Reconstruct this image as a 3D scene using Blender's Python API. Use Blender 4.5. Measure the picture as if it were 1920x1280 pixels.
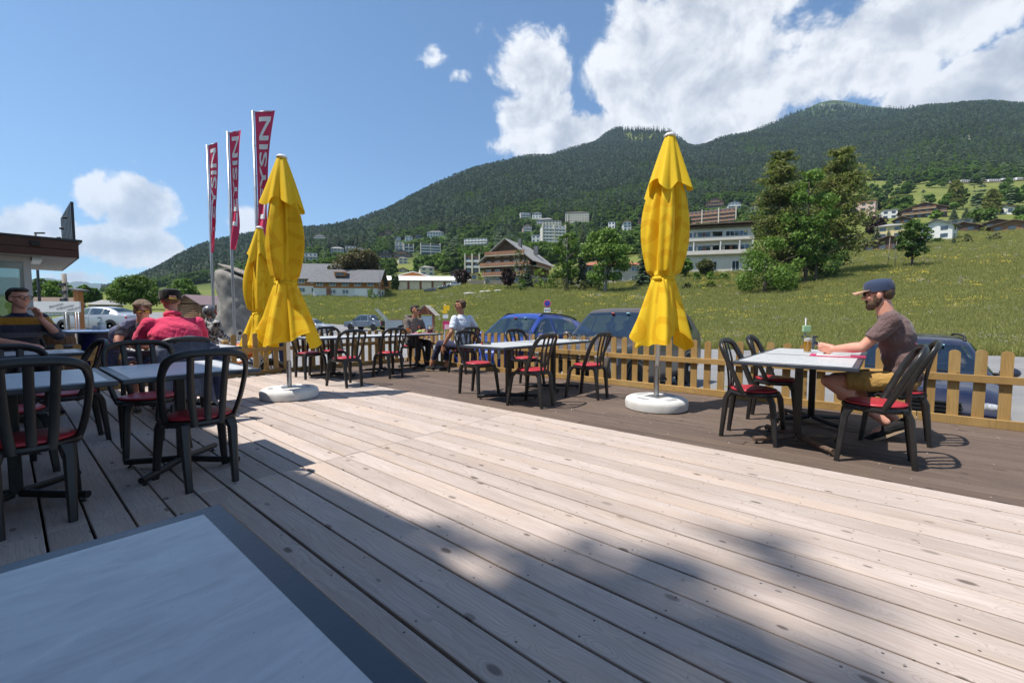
import bpy, math, random
import numpy as np
from mathutils import Vector, Matrix, Euler, noise as mnoise

for o in list(bpy.data.objects):
    bpy.data.objects.remove(o)
scene = bpy.context.scene
COL = scene.collection
R = math.radians

# ------------------------------------------------------------------ camera
H = 1.12                      # eye height above the deck boards (seated guest)
FPX = 815.0                   # focal length in pixels of a 1920 px wide frame
PITCH = math.atan(48 / 815)
cam_d = bpy.data.cameras.new('camera')
cam_d.sensor_width = 36
cam_d.lens = FPX / 1920 * 36
cam_d.clip_start = 0.05
cam_d.clip_end = 30000
cam = bpy.data.objects.new('camera', cam_d)
COL.objects.link(cam)
cam.location = (0, 0, H)
cam.rotation_euler = (R(90) - PITCH, 0, 0)
scene.camera = cam
scene.view_settings.view_transform = 'Standard'
scene.view_settings.look = 'None'
scene.view_settings.gamma = 1
scene.view_settings.use_curve_mapping = False
scene.view_settings.exposure = 0.62
scene.render.engine = 'CYCLES'
scene.cycles.max_bounces = 10; scene.cycles.diffuse_bounces = 3; scene.cycles.glossy_bounces = 3; scene.cycles.transmission_bounces = 10; scene.cycles.volume_bounces = 0
scene.cycles.caustics_reflective = False; scene.cycles.caustics_refractive = True

# ------------------------------------------------------------------ geometry of the view (used to survey positions)
_c, _s = math.cos(PITCH), math.sin(PITCH)
def ray(x, y):
    dx = (x - 960) / FPX; dy = (640 - y) / FPX
    return dx, _c + dy * _s, dy * _c - _s
def at(x, y, Y):              # survey point at forward distance Y
    r = ray(x, y); t = Y / r[1]
    return Vector((r[0] * t, Y, H + r[2] * t))
def gnd(x, y, z=0.0):         # survey point on a level plane
    r = ray(x, y); t = (z - H) / r[2]
    return Vector((r[0] * t, r[1] * t, z))
def proj(X, Y, Z):
    d = Y * _c - (Z - H) * _s; u = Y * _s + (Z - H) * _c
    return 960 + FPX * X / d, 640 - FPX * u / d
DA = R(49.4)                  # deck direction: boards run along u, across is v
SU, CU = math.sin(DA), math.cos(DA)
def D(u, v, z=0.0):
    return Vector((-SU * u + CU * v, CU * u + SU * v, z))

# ------------------------------------------------------------------ sun and sky
SUN = Vector((-0.465, -0.14, 1.0)).normalized()
sun_el = math.asin(SUN.z)
sun_az = math.atan2(SUN.x, SUN.y)
sd = bpy.data.lights.new('sun', 'SUN')
sd.energy = 4.6
sd.angle = R(0.53)
sd.color = (1.0, 0.94, 0.855)
so = bpy.data.objects.new('sun', sd); COL.objects.link(so)
so.rotation_euler = SUN.to_track_quat('Z', 'Y').to_euler()
so.location = (0, 0, 40)

world = bpy.data.worlds.new('World'); scene.world = world
world.use_nodes = True

class NT:
    """tiny helper to write node trees"""
    def __init__(s, nt):
        s.t = nt; s.n = nt.nodes; s.l = nt.links
    def new(s, typ, **kw):
        n = s.n.new(typ)
        for k, v in kw.items(): setattr(n, k, v)
        return n
    def link(s, a, b): s.l.new(a, b)
    def put(s, sock, val):
        if hasattr(val, 'is_output') or isinstance(val, bpy.types.NodeSocket): s.l.new(val, sock)
        else: sock.default_value = val
    def math(s, op, a, b=None, c=None, clamp=False):
        n = s.n.new('ShaderNodeMath'); n.operation = op; n.use_clamp = clamp
        s.put(n.inputs[0], a)
        if b is not None: s.put(n.inputs[1], b)
        if c is not None: s.put(n.inputs[2], c)
        return n.outputs[0]
    def vmath(s, op, a, b=None, scale=None):
        n = s.n.new('ShaderNodeVectorMath'); n.operation = op
        s.put(n.inputs[0], a)
        if b is not None: s.put(n.inputs[1], b)
        if scale is not None: s.put(n.inputs['Scale'], scale)
        return n.outputs['Value'] if op in ('LENGTH', 'DOT_PRODUCT', 'DISTANCE') else n.outputs[0]
    def noise(s, vec, scale, detail=4, rough=0.55, dist=0.0, lac=2.0):
        n = s.n.new('ShaderNodeTexNoise')
        if vec is not None: s.l.new(vec, n.inputs['Vector'])
        n.inputs['Scale'].default_value = scale; n.inputs['Detail'].default_value = detail
        n.inputs['Roughness'].default_value = rough; n.inputs['Distortion'].default_value = dist
        n.inputs['Lacunarity'].default_value = lac
        return n
    def mapr(s, v, a, b, c=0.0, d=1.0, smooth=False):
        n = s.n.new('ShaderNodeMapRange')
        if smooth: n.interpolation_type = 'SMOOTHSTEP'
        s.put(n.inputs[0], v)
        for i, x in zip((1, 2, 3, 4), (a, b, c, d)): s.put(n.inputs[i], x)
        return n.outputs[0]
    def mix(s, f, a, b, blend='MIX'):
        n = s.n.new('ShaderNodeMix'); n.data_type = 'RGBA'; n.blend_type = blend
        s.put(n.inputs[0], f); s.put(n.inputs[6], a); s.put(n.inputs[7], b)
        return n.outputs[2]
    def ramp(s, f, stops):
        n = s.n.new('ShaderNodeValToRGB'); e = n.color_ramp.elements
        while len(e) < len(stops): e.new(0.5)
        for i, (p, c) in enumerate(stops):
            e[i].position = p; e[i].color = c if len(c) == 4 else (*c, 1)
        s.put(n.inputs[0], f); return n.outputs[0]

def build_world():
    T = NT(world.node_tree); T.n.clear()
    out = T.new('ShaderNodeOutputWorld'); bg = T.new('ShaderNodeBackground')
    sky = T.new('ShaderNodeTexSky'); sky.sky_type = 'NISHITA'; sky.sun_disc = False
    sky.sun_elevation = sun_el; sky.sun_rotation = sun_az
    sky.altitude = 1300; sky.air_density = 1.0; sky.dust_density = 0.6; sky.ozone_density = 1.6
    tc = T.new('ShaderNodeTexCoord'); d = tc.outputs['Generated']
    sep = T.new('ShaderNodeSeparateXYZ'); T.link(d, sep.inputs[0])
    X, Y, Z = sep.outputs
    az = T.math('ARCTAN2', X, Y)
    el = T.math('ARCSINE', Z)
    comb = T.new('ShaderNodeCombineXYZ'); T.link(az, comb.inputs[0]); T.link(el, comb.inputs[1])
    # clouds are kept in azimuth / elevation; wobble the lookup a little for ragged edges
    wob = T.noise(d, 7.0, 5, 0.6)
    wv = T.vmath('SCALE', T.vmath('SUBTRACT', wob.outputs['Color'], (0.5, 0.5, 0.5)), scale=0.10)
    p = T.vmath('ADD', comb.outputs[0], wv)
    def ae(x, y):
        r = ray(x, y); return math.atan2(r[0], r[1]), math.atan2(r[2], math.hypot(r[0], r[1]))
    # cloud masses: centre px, half sizes px, strength
    masses = [(1330, 170, 210, 140, 1.0), (1330, 40, 150, 80, 1.0), (1720, 40, 300, 95, 0.9), (1000, 130, 80, 80, 0.9), (1010, 200, 70, 60, 0.9),
              (1090, 255, 150, 58, 1.0), (1200, 120, 130, 130, 0.95), (1000, 65, 105, 45, 0.5), (1830, 160, 220, 75, 1.1), (1640, 120, 160, 60, 0.85), (1480, 150, 110, 70, 0.9), (808, 108, 30, 38, 0.55), (862, 158, 34, 22, 0.45), (752, 140, 22, 18, 0.36), (765, 22, 22, 24, 0.34),
              (262, 393, 74, 62, 1.1), (250, 458, 120, 40, 1.1), (182, 368, 38, 44, 0.9), (95, 425, 50, 48, 0.85), (30, 430, 80, 50, 0.8), (330, 470, 70, 26, 0.8), (150, 520, 110, 22, 0.62), (455, 425, 50, 42, 0.6), (-150, 440, 130, 60, 0.8),
              (2200, 60, 330, 170, 0.9), (1560, -160, 420, 100, 0.8), (10, 385, 30, 16, 0.4)]
    field = None
    for (cx, cy, hx, hy, w) in masses:
        a0, e0 = ae(cx, cy); a1, _ = ae(cx + hx, cy); a2, _ = ae(cx - hx, cy); _, e1 = ae(cx, cy - hy); _, e2 = ae(cx, cy + hy)
        sx = abs(a1 - a2) / 2; sy = abs(e1 - e2) / 2
        q = T.vmath('MULTIPLY', T.vmath('SUBTRACT', p, (a0, e0, 0)), (1 / sx, 1 / sy, 0))
        g = T.mapr(T.vmath('LENGTH', q), 0.0, 1.75, w, 0.0, smooth=True)
        field = g if field is None else T.math('MAXIMUM', field, g)
    # elsewhere on the dome: the same broken fair-weather cumulus
    gen = T.noise(d, 2.2, 3, 0.5)
    away = T.mapr(T.math('ABSOLUTE', az), 0.95, 1.35, 0.0, 1.0, smooth=True)
    other = T.math('MULTIPLY', T.mapr(gen.outputs[0], 0.45, 0.72, 0.0, 0.85, smooth=True), away)
    field = T.math('MAXIMUM', field, other)
    n1 = T.noise(d, 11.0, 9, 0.62, 0.35)
    n2 = T.noise(T.vmath('ADD', d, (-0.026, -0.010, 0.040)), 11.0, 6, 0.60, 0.35)
    dens = T.math('ADD', field, T.math('MULTIPLY', T.math('SUBTRACT', n1.outputs[0], 0.5), 1.35))
    alpha = T.mapr(dens, 0.31, 0.58, 0.0, 1.0, smooth=True)
    # light and shade of the cloud: compare with the density towards the sun, and thick bases are greyer
    dens2 = T.math('ADD', field, T.math('MULTIPLY', T.math('SUBTRACT', n2.outputs[0], 0.5), 1.15))
    lit = T.mapr(T.math('SUBTRACT', dens, dens2), -0.16, 0.14, 0.0, 1.0)
    lown = T.noise(d, 3.1, 3, 0.5)
    thick = T.mapr(T.math('ADD', dens2, T.math('MULTIPLY', lown.outputs[0], 0.55)), 0.75, 1.5, 0.0, 1.0, smooth=True)
    shade = T.math('MULTIPLY', T.math('SUBTRACT', 1.0, T.math('MULTIPLY', thick, 0.66)), T.mapr(lit, 0, 1, 0.66, 1.12))
    cloud = T.mix(shade, (0.22, 0.26, 0.33, 1), (0.70, 0.705, 0.72, 1))
    cloudc = T.vmath('SCALE', cloud, scale=1.0)
    skyc = T.vmath('SCALE', T.vmath('MULTIPLY', sky.outputs[0], SKY_TINT), scale=SKY_K)
    res = T.mix(T.math('MULTIPLY', alpha, 0.96), skyc, cloudc)
    T.link(res, bg.inputs['Color']); bg.inputs['Strength'].default_value = 1.0
    # the sky strength (0.1 class) is in SKY_K so that the clouds can keep photographic values
    T.link(bg.outputs[0], out.inputs['Surface'])
SKY_K = 0.100
SKY_TINT = (0.76, 1.0, 1.12)
build_world()

# ------------------------------------------------------------------ materials
MATS = {}
def principled(name):
    m = bpy.data.materials.new(name); m.use_nodes = True
    T = NT(m.node_tree); b = T.n['Principled BSDF']
    return m, T, b
def rgba(c): return (c[0], c[1], c[2], 1.0)
def pm(name, c, c2=None, scale=6.0, rough=0.6, bump=0.0, bscale=None, metal=0.0, coat=0.0, coord='Object', stretch=(1, 1, 1), spec=0.5, trans=0.0, rvar=0.0, emit=None):
    """two-tone procedural material with noise colour, roughness break-up and optional bump"""
    if name in MATS: return MATS[name]
    m, T, b = principled(name)
    tc = T.new('ShaderNodeTexCoord'); v = tc.outputs[coord]
    mp = T.new('ShaderNodeMapping'); T.link(v, mp.inputs[0]); mp.inputs['Scale'].default_value = stretch
    n = T.noise(mp.outputs[0], scale, 5, 0.6)
    if c2 is None: c2 = tuple(min(1, x * 1.18 + 0.004) for x in c)
    f = T.mapr(n.outputs[0], 0.3, 0.7)
    col = T.mix(f, rgba(c), rgba(c2))
    if rvar:
        oi = T.new('ShaderNodeObjectInfo')
        k = T.mapr(oi.outputs['Random'], 0, 1, 1 - rvar, 1 + rvar)
        col = T.vmath('SCALE', col, scale=k)
    T.link(col, b.inputs['Base Color'])
    T.link(T.mapr(n.outputs[0], 0.2, 0.8, max(0.02, rough - 0.08), min(1, rough + 0.08)), b.inputs['Roughness'])
    b.inputs['Metallic'].default_value = metal
    b.inputs['Specular IOR Level'].default_value = spec
    if coat: b.inputs['Coat Weight'].default_value = coat; b.inputs['Coat Roughness'].default_value = 0.04
    if trans: b.inputs['Transmission Weight'].default_value = trans
    if emit: b.inputs['Emission Color'].default_value = rgba(emit); b.inputs['Emission Strength'].default_value = 1
    if bump:
        n2 = T.noise(mp.outputs[0], bscale or scale * 6, 4, 0.6)
        bp = T.new('ShaderNodeBump'); bp.inputs['Strength'].default_value = bump; bp.inputs['Distance'].default_value = 0.02
        T.link(n2.outputs[0], bp.inputs['Height']); T.link(bp.outputs[0], b.inputs['Normal'])
    MATS[name] = m
    return m

def deck_wood(name, light, dark, knot, fresh, rough=0.75):
    m, T, b = principled(name)
    tc = T.new('ShaderNodeTexCoord'); oi = T.new('ShaderNodeObjectInfo')
    rnd = oi.outputs['Random']
    off = T.new('ShaderNodeCombineXYZ')
    T.link(T.math('MULTIPLY', rnd, 37.0), off.inputs[0]); T.link(T.math('MULTIPLY', rnd, 11.3), off.inputs[1]); T.link(T.math('MULTIPLY', rnd, 5.7), off.inputs[2])
    v = T.vmath('ADD', tc.outputs['Object'], off.outputs[0])
    # knots: sparse voronoi cells, grain is pushed around them
    kv = T.vmath('MULTIPLY', v, (7.5, 3.6, 0.0))
    vo = T.new('ShaderNodeTexVoronoi'); vo.voronoi_dimensions = '2D'; T.link(kv, vo.inputs['Vector']); vo.inputs['Scale'].default_value = 1.0
    sepc = T.new('ShaderNodeSeparateColor'); T.link(vo.outputs['Color'], sepc.inputs[0])
    kr = T.mapr(sepc.outputs[0], 0.62, 1.0, 0.0, 0.15)
    kd = T.math('DIVIDE', vo.outputs['Distance'], T.math('ADD', kr, 0.0001))
    kmask = T.mapr(kd, 0.55, 1.15, 1.0, 0.0, smooth=True)
    khalo = T.mapr(vo.outputs['Distance'], 0.05, 0.36, 1.0, 0.0, smooth=True)
    # grain lines along y with cathedral figure
    warp = T.noise(T.vmath('MULTIPLY', v, (5.0, 0.9, 1.0)), 1.0, 3, 0.55)
    sx = T.new('ShaderNodeSeparateXYZ'); T.link(v, sx.inputs[0])
    ph = T.math('ADD', T.math('MULTIPLY', sx.outputs[0], 34.0), T.math('ADD', T.math('MULTIPLY', warp.outputs[0], 12.0), T.math('MULTIPLY', khalo, 3.2)))
    ring = T.math('FRACT', ph)
    line = T.math('MULTIPLY', T.mapr(ring, 0.55, 0.92, 0.0, 1.0, smooth=True), T.mapr(ring, 0.92, 1.0, 1.0, 0.0))
    fine = T.noise(T.vmath('MULTIPLY', v, (150.0, 4.0, 1.0)), 1.0, 4, 0.65)
    big = T.noise(T.vmath('MULTIPLY', v, (9.0, 1.4, 1.0)), 1.0, 5, 0.65)
    tone = T.math('ADD', T.math('MULTIPLY', fine.outputs[0], 0.45), T.math('MULTIPLY', big.outputs[0], 0.6))
    col = T.mix(T.mapr(tone, 0.36, 0.68), rgba(dark), rgba(light))
    spot = T.noise(T.vmath('MULTIPLY', v, (6.0, 0.8, 1.0)), 1.0, 2, 0.5)
    col = T.mix(T.mapr(spot.outputs[0], 0.50, 0.75, 0.0, 0.6), col, rgba(fresh))
    lm = T.math('MULTIPLY', line, T.mapr(big.outputs[0], 0.38, 0.68, 0.02, 0.40))
    col = T.mix(lm, col, rgba(tuple(0.55 * a for a in dark)))
    kdot = T.math('MULTIPLY', kmask, T.mapr(sepc.outputs[1], 0, 1, 0.35, 0.85))
    col = T.mix(kdot, col, rgba(knot))
    # screws: a pair every half metre
    yy = T.math('ABSOLUTE', T.math('SUBTRACT', T.math('FRACT', T.math('MULTIPLY', T.math('ADD', sx.outputs[1], 0.0), 1.9)), 0.5))
    so_ = T.new('ShaderNodeSeparateXYZ'); T.link(tc.outputs['Object'], so_.inputs[0])
    xx = T.math('ABSOLUTE', T.math('SUBTRACT', T.math('ABSOLUTE', so_.outputs[0]), 0.052))
    sc = T.new('ShaderNodeCombineXYZ'); T.link(T.math('DIVIDE', yy, 1.9), sc.inputs[0]); T.link(xx, sc.inputs[1])
    smask = T.mapr(T.vmath('LENGTH', sc.outputs[0]), 0.0035, 0.006, 0.85, 0.0)
    col = T.mix(smask, col, rgba((0.03, 0.028, 0.026)))
    k = T.mapr(rnd, 0, 1, 0.86, 1.10)
    col = T.vmath('SCALE', col, scale=k)
    T.link(col, b.inputs['Base Color'])
    b.inputs['Roughness'].default_value = rough
    b.inputs['Specular IOR Level'].default_value = 0.3
    hgt = T.math('ADD', T.math('MULTIPLY', fine.outputs[0], 0.5), T.math('ADD', T.math('MULTIPLY', line, -0.5), T.math('MULTIPLY', kmask, -0.6)))
    bp = T.new('ShaderNodeBump'); bp.inputs['Strength'].default_value = 0.35; bp.inputs['Distance'].default_value = 0.004
    T.link(hgt, bp.inputs['Height']); T.link(bp.outputs[0], b.inputs['Normal'])
    MATS[name] = m
    return m
deck_wood('deck_larch', (0.515, 0.445, 0.405), (0.36, 0.29, 0.25), (0.085, 0.062, 0.05), (0.50, 0.385, 0.30))
deck_wood('deck_stained', (0.165, 0.122, 0.098), (0.092, 0.066, 0.053), (0.03, 0.022, 0.018), (0.17, 0.12, 0.085), 0.68)
deck_wood('fence_pine', (0.43, 0.275, 0.100), (0.29, 0.172, 0.060), (0.15, 0.075, 0.03), (0.42, 0.31, 0.14), 0.65)

def leaf_mat(name, c, c2, trans=0.25, scale=0.5, var=0.2):
    m, T, b = principled(name)
    geo = T.new('ShaderNodeNewGeometry'); oi = T.new('ShaderNodeObjectInfo')
    tc = T.new('ShaderNodeTexCoord')
    n = T.noise(tc.outputs['Object'], scale, 3, 0.6)
    f = T.math('ADD', T.math('MULTIPLY', geo.outputs['Random Per Island'], 0.6), T.math('MULTIPLY', n.outputs[0], 0.5))
    col = T.mix(T.mapr(f, 0.2, 0.85), rgba(c), rgba(c2))
    k = T.mapr(oi.outputs['Random'], 0, 1, 1 - var, 1 + var)
    col = T.vmath('SCALE', col, scale=k)
    T.link(col, b.inputs['Base Color']); b.inputs['Roughness'].default_value = 0.55
    b.inputs['Specular IOR Level'].default_value = 0.25
    tr = T.new('ShaderNodeBsdfTranslucent'); T.link(T.mix(0.6, col, (0.16, 0.26, 0.03, 1)), tr.inputs[0])
    mx = T.new('ShaderNodeMixShader'); mx.inputs[0].default_value = trans
    T.link(b.outputs[0], mx.inputs[1]); T.link(tr.outputs[0], mx.inputs[2])
    T.link(mx.outputs[0], T.n['Material Output'].inputs['Surface'])
    MATS[name] = m; return m
def glass_mat(name, tint=(1, 1, 1), rough=0.02, dark=None):
    m, T, b = principled(name)
    if dark:
        tc = T.new('ShaderNodeTexCoord'); n = T.noise(tc.outputs['Object'], 3.0, 2)
        T.link(T.mix(n.outputs[0], rgba(dark), rgba(tuple(x * 1.4 for x in dark))), b.inputs['Base Color'])
        b.inputs['Roughness'].default_value = 0.03; b.inputs['Specular IOR Level'].default_value = 0.8
        b.inputs['Coat Weight'].default_value = 0.5; b.inputs['Coat Roughness'].default_value = 0.02
    else:
        b.inputs['Base Color'].default_value = rgba(tint); b.inputs['Transmission Weight'].default_value = 1
        b.inputs['Roughness'].default_value = rough; b.inputs['IOR'].default_value = 1.45
    MATS[name] = m; return m

# ------------------------------------------------------------------ mesh builder
class MB:
    def __init__(s): s.v = []; s.f = []; s.uv = None
    def add(s, vs, fs):
        o = len(s.v); s.v.extend([tuple(x) for x in vs]); s.f.extend([tuple(i + o for i in f) for f in fs]); return s
    def box(s, c, d, rot=None):
        hx, hy, hz = d[0] / 2, d[1] / 2, d[2] / 2
        vs = [Vector((x, y, z)) for x in (-hx, hx) for y in (-hy, hy) for z in (-hz, hz)]
        if rot is not None:
            M = rot if isinstance(rot, Matrix) else Euler(rot).to_matrix()
            vs = [M @ p for p in vs]
        vs = [p + Vector(c) for p in vs]
        return s.add(vs, [(0, 1, 3, 2), (4, 6, 7, 5), (0, 4, 5, 1), (2, 3, 7, 6), (0, 2, 6, 4), (1, 5, 7, 3)])
    def bar(s, a, b, w, h, up=(0, 0, 1)):
        a = Vector(a); b = Vector(b); d = (b - a); L = d.length; d.normalize()
        up = Vector(up); side = d.cross(up)
        if side.length < 1e-4: side = d.cross(Vector((0, 1, 0)))
        side.normalize(); u2 = side.cross(d)
        M = Matrix((side, d, u2)).transposed()
        return s.box((a + b) / 2, (w, L, h), M)
    def tube(s, pts, r, n=8, cap=True, flat=None, up=None):
        """sweep; r scalar or list; flat=(a,b) elliptical half axes with the a axis along 'up' reference"""
        pts = [Vector(p) for p in pts]; N = len(pts)
        rs = r if isinstance(r, (list, tuple)) else [r] * N
        vs = []; prev = None
        for i, p in enumerate(pts):
            t = (pts[min(i + 1, N - 1)] - pts[max(i - 1, 0)]).normalized()
            if up is not None: ref = Vector(up(i) if callable(up) else up)
            elif prev is not None: ref = prev
            else: ref = Vector((0, 0, 1)) if abs(t.z) < 0.9 else Vector((1, 0, 0))
            a = ref - t * ref.dot(t)
            if a.length < 1e-5: a = Vector((1, 0, 0)) - t * t.x
            a.normalize(); b = t.cross(a); prev = a
            for k in range(n):
                th = 2 * math.pi * k / n
                if flat: ca, sa = flat[0] * math.cos(th), flat[1] * math.sin(th); q = rs[i] if isinstance(r, (list, tuple)) else 1.0
                else: ca, sa = math.cos(th), math.sin(th); q = rs[i]
                vs.append(p + (a * ca + b * sa) * q)
        fs = [(i * n + k, i * n + (k + 1) % n, (i + 1) * n + (k + 1) % n, (i + 1) * n + k) for i in range(N - 1) for k in range(n)]
        if cap: fs += [tuple(range(n - 1, -1, -1)), tuple((N - 1) * n + k for k in range(n))]
        return s.add(vs, fs)
    def lathe(s, prof, n=24, c=(0, 0, 0), sx=1, sy=1):
        vs = []; fs = []; N = len(prof)
        for (r, z) in prof:
            for k in range(n):
                th = 2 * math.pi * k / n
                vs.append((c[0] + r * sx * math.cos(th), c[1] + r * sy * math.sin(th), c[2] + z))
        for i in range(N - 1):
            for k in range(n):
                fs.append((i * n + k, i * n + (k + 1) % n, (i + 1) * n + (k + 1) % n, (i + 1) * n + k))
        if prof[0][0] > 1e-6: fs.append(tuple(range(n - 1, -1, -1)))
        if prof[-1][0] > 1e-6: fs.append(tuple((N - 1) * n + k for k in range(n)))
        return s.add(vs, fs)
    def prism(s, poly, y0, y1):
        """poly in (x,z), extruded along y"""
        n = len(poly)
        vs = [(x, y0, z) for x, z in poly] + [(x, y1, z) for x, z in poly]
        fs = [tuple(range(n)), tuple(range(2 * n - 1, n - 1, -1))] + [(i, i + n, (i + 1) % n + n, (i + 1) % n) for i in range(n)]
        return s.add(vs, fs)
    def grid(s, rows, close=False):
        """rows: list of equal-length point lists"""
        m = len(rows[0]); vs = [p for r in rows for p in r]; fs = []
        for i in range(len(rows) - 1):
            for k in range(m if close else m - 1):
                fs.append((i * m + k, i * m + (k + 1) % m, (i + 1) * m + (k + 1) % m, (i + 1) * m + k))
        return s.add(vs, fs)
    def ell(s, c, r, n=14, m=9, rot=None):
        prof = []
        M = rot if isinstance(rot, Matrix) else (Euler(rot).to_matrix() if rot else Matrix.Identity(3))
        vs = []; fs = []
        for i in range(m + 1):
            ph = math.pi * i / m
            for k in range(n):
                th = 2 * math.pi * k / n
                vs.append(M @ Vector((r[0] * math.sin(ph) * math.cos(th), r[1] * math.sin(ph) * math.sin(th), -r[2] * math.cos(ph))) + Vector(c))
        for i in range(m):
            for k in range(n):
                fs.append((i * n + k, i * n + (k + 1) % n, (i + 1) * n + (k + 1) % n, (i + 1) * n + k))
        return s.add(vs, fs)
    def mesh(s, name):
        me = bpy.data.meshes.new(name); me.from_pydata(s.v, [], s.f); me.validate(); me.update(); return me
    def build(s, name, mat, parent=None, smooth=False, bevel=0.0, loc=None, rot=None, seg=1):
        o = mesh_obj(name, s.mesh(name), mat, parent, smooth)
        if bevel:
            b = o.modifiers.new('bevel', 'BEVEL'); b.width = bevel; b.segments = seg; b.limit_method = 'ANGLE'; b.angle_limit = R(40)
        if loc is not None: o.location = loc
        if rot is not None: o.rotation_euler = rot
        return o
def mesh_obj(name, me, mat, parent=None, smooth=False):
    o = bpy.data.objects.new(name, me); COL.objects.link(o)
    if mat is not None and not me.materials: me.materials.append(MATS[mat] if isinstance(mat, str) else mat)
    if smooth: set_smooth(me, smooth)
    if parent is not None: o.parent = parent
    return o
def set_smooth(me, ang=True):
    me.polygons.foreach_set('use_smooth', [True] * len(me.polygons))
    if ang is not True:
        me.set_sharp_from_angle(angle=R(ang))
def tag(o, label=None, cat=None, group=None, kind=None):
    if label: o['label'] = label
    if cat: o['category'] = cat
    if group: o['group'] = group
    if kind: o['kind'] = kind
    return o
def thing(name, label, cat, loc=(0, 0, 0), rz=0.0, group=None, kind=None):
    o = bpy.data.objects.new(name, None); COL.objects.link(o); o.empty_display_size = 0.1
    o.location = loc; o.rotation_euler = (0, 0, rz)
    return tag(o, label, cat, group, kind)
CH = {}
def kids(o): return [c for c in bpy.data.objects if c.parent == o]
def copy_tree(src, loc, rz, label=None, group=None):
    def cp(o, par):
        c = o.copy(); COL.objects.link(c); c.parent = par
        for ch in o.children: cp(ch, c)
        return c
    r = cp(src, None); r.location = loc; r.rotation_euler = (0, 0, rz)
    if label: r['label'] = label
    if group: r['group'] = group
    return r
def text_mesh(body, size, align='CENTER', extrude=0.0, shear=0.0, bold=0.0):
    cu = bpy.data.curves.new('lettering', 'FONT'); cu.body = body; cu.size = size; cu.align_x = align; cu.align_y = 'CENTER'
    cu.extrude = extrude; cu.shear = shear; cu.offset = bold; cu.resolution_u = 3
    o = bpy.data.objects.new('lettering', cu); COL.objects.link(o)
    dg = bpy.context.evaluated_depsgraph_get(); me = bpy.data.meshes.new_from_object(o.evaluated_get(dg))
    bpy.data.objects.remove(o); bpy.data.curves.remove(cu)
    return me
def lerp(a, b, t): return a + (b - a) * t
def crom(P, t):
    """Catmull-Rom through a list of tuples, t in 0..len-1"""
    n = len(P); i = min(int(t), n - 2); f = t - i
    p0, p1, p2, p3 = P[max(i - 1, 0)], P[i], P[i + 1], P[min(i + 2, n - 1)]
    return [0.5 * (2 * b + (c - a) * f + (2 * a - 5 * b + 4 * c - d) * f * f + (3 * b - a - 3 * c + d) * f ** 3) for a, b, c, d in zip(p0, p1, p2, p3)]
def smooth_path(P, n):
    return [Vector(crom(P, (len(P) - 1) * k / (n - 1))) for k in range(n)]
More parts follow.
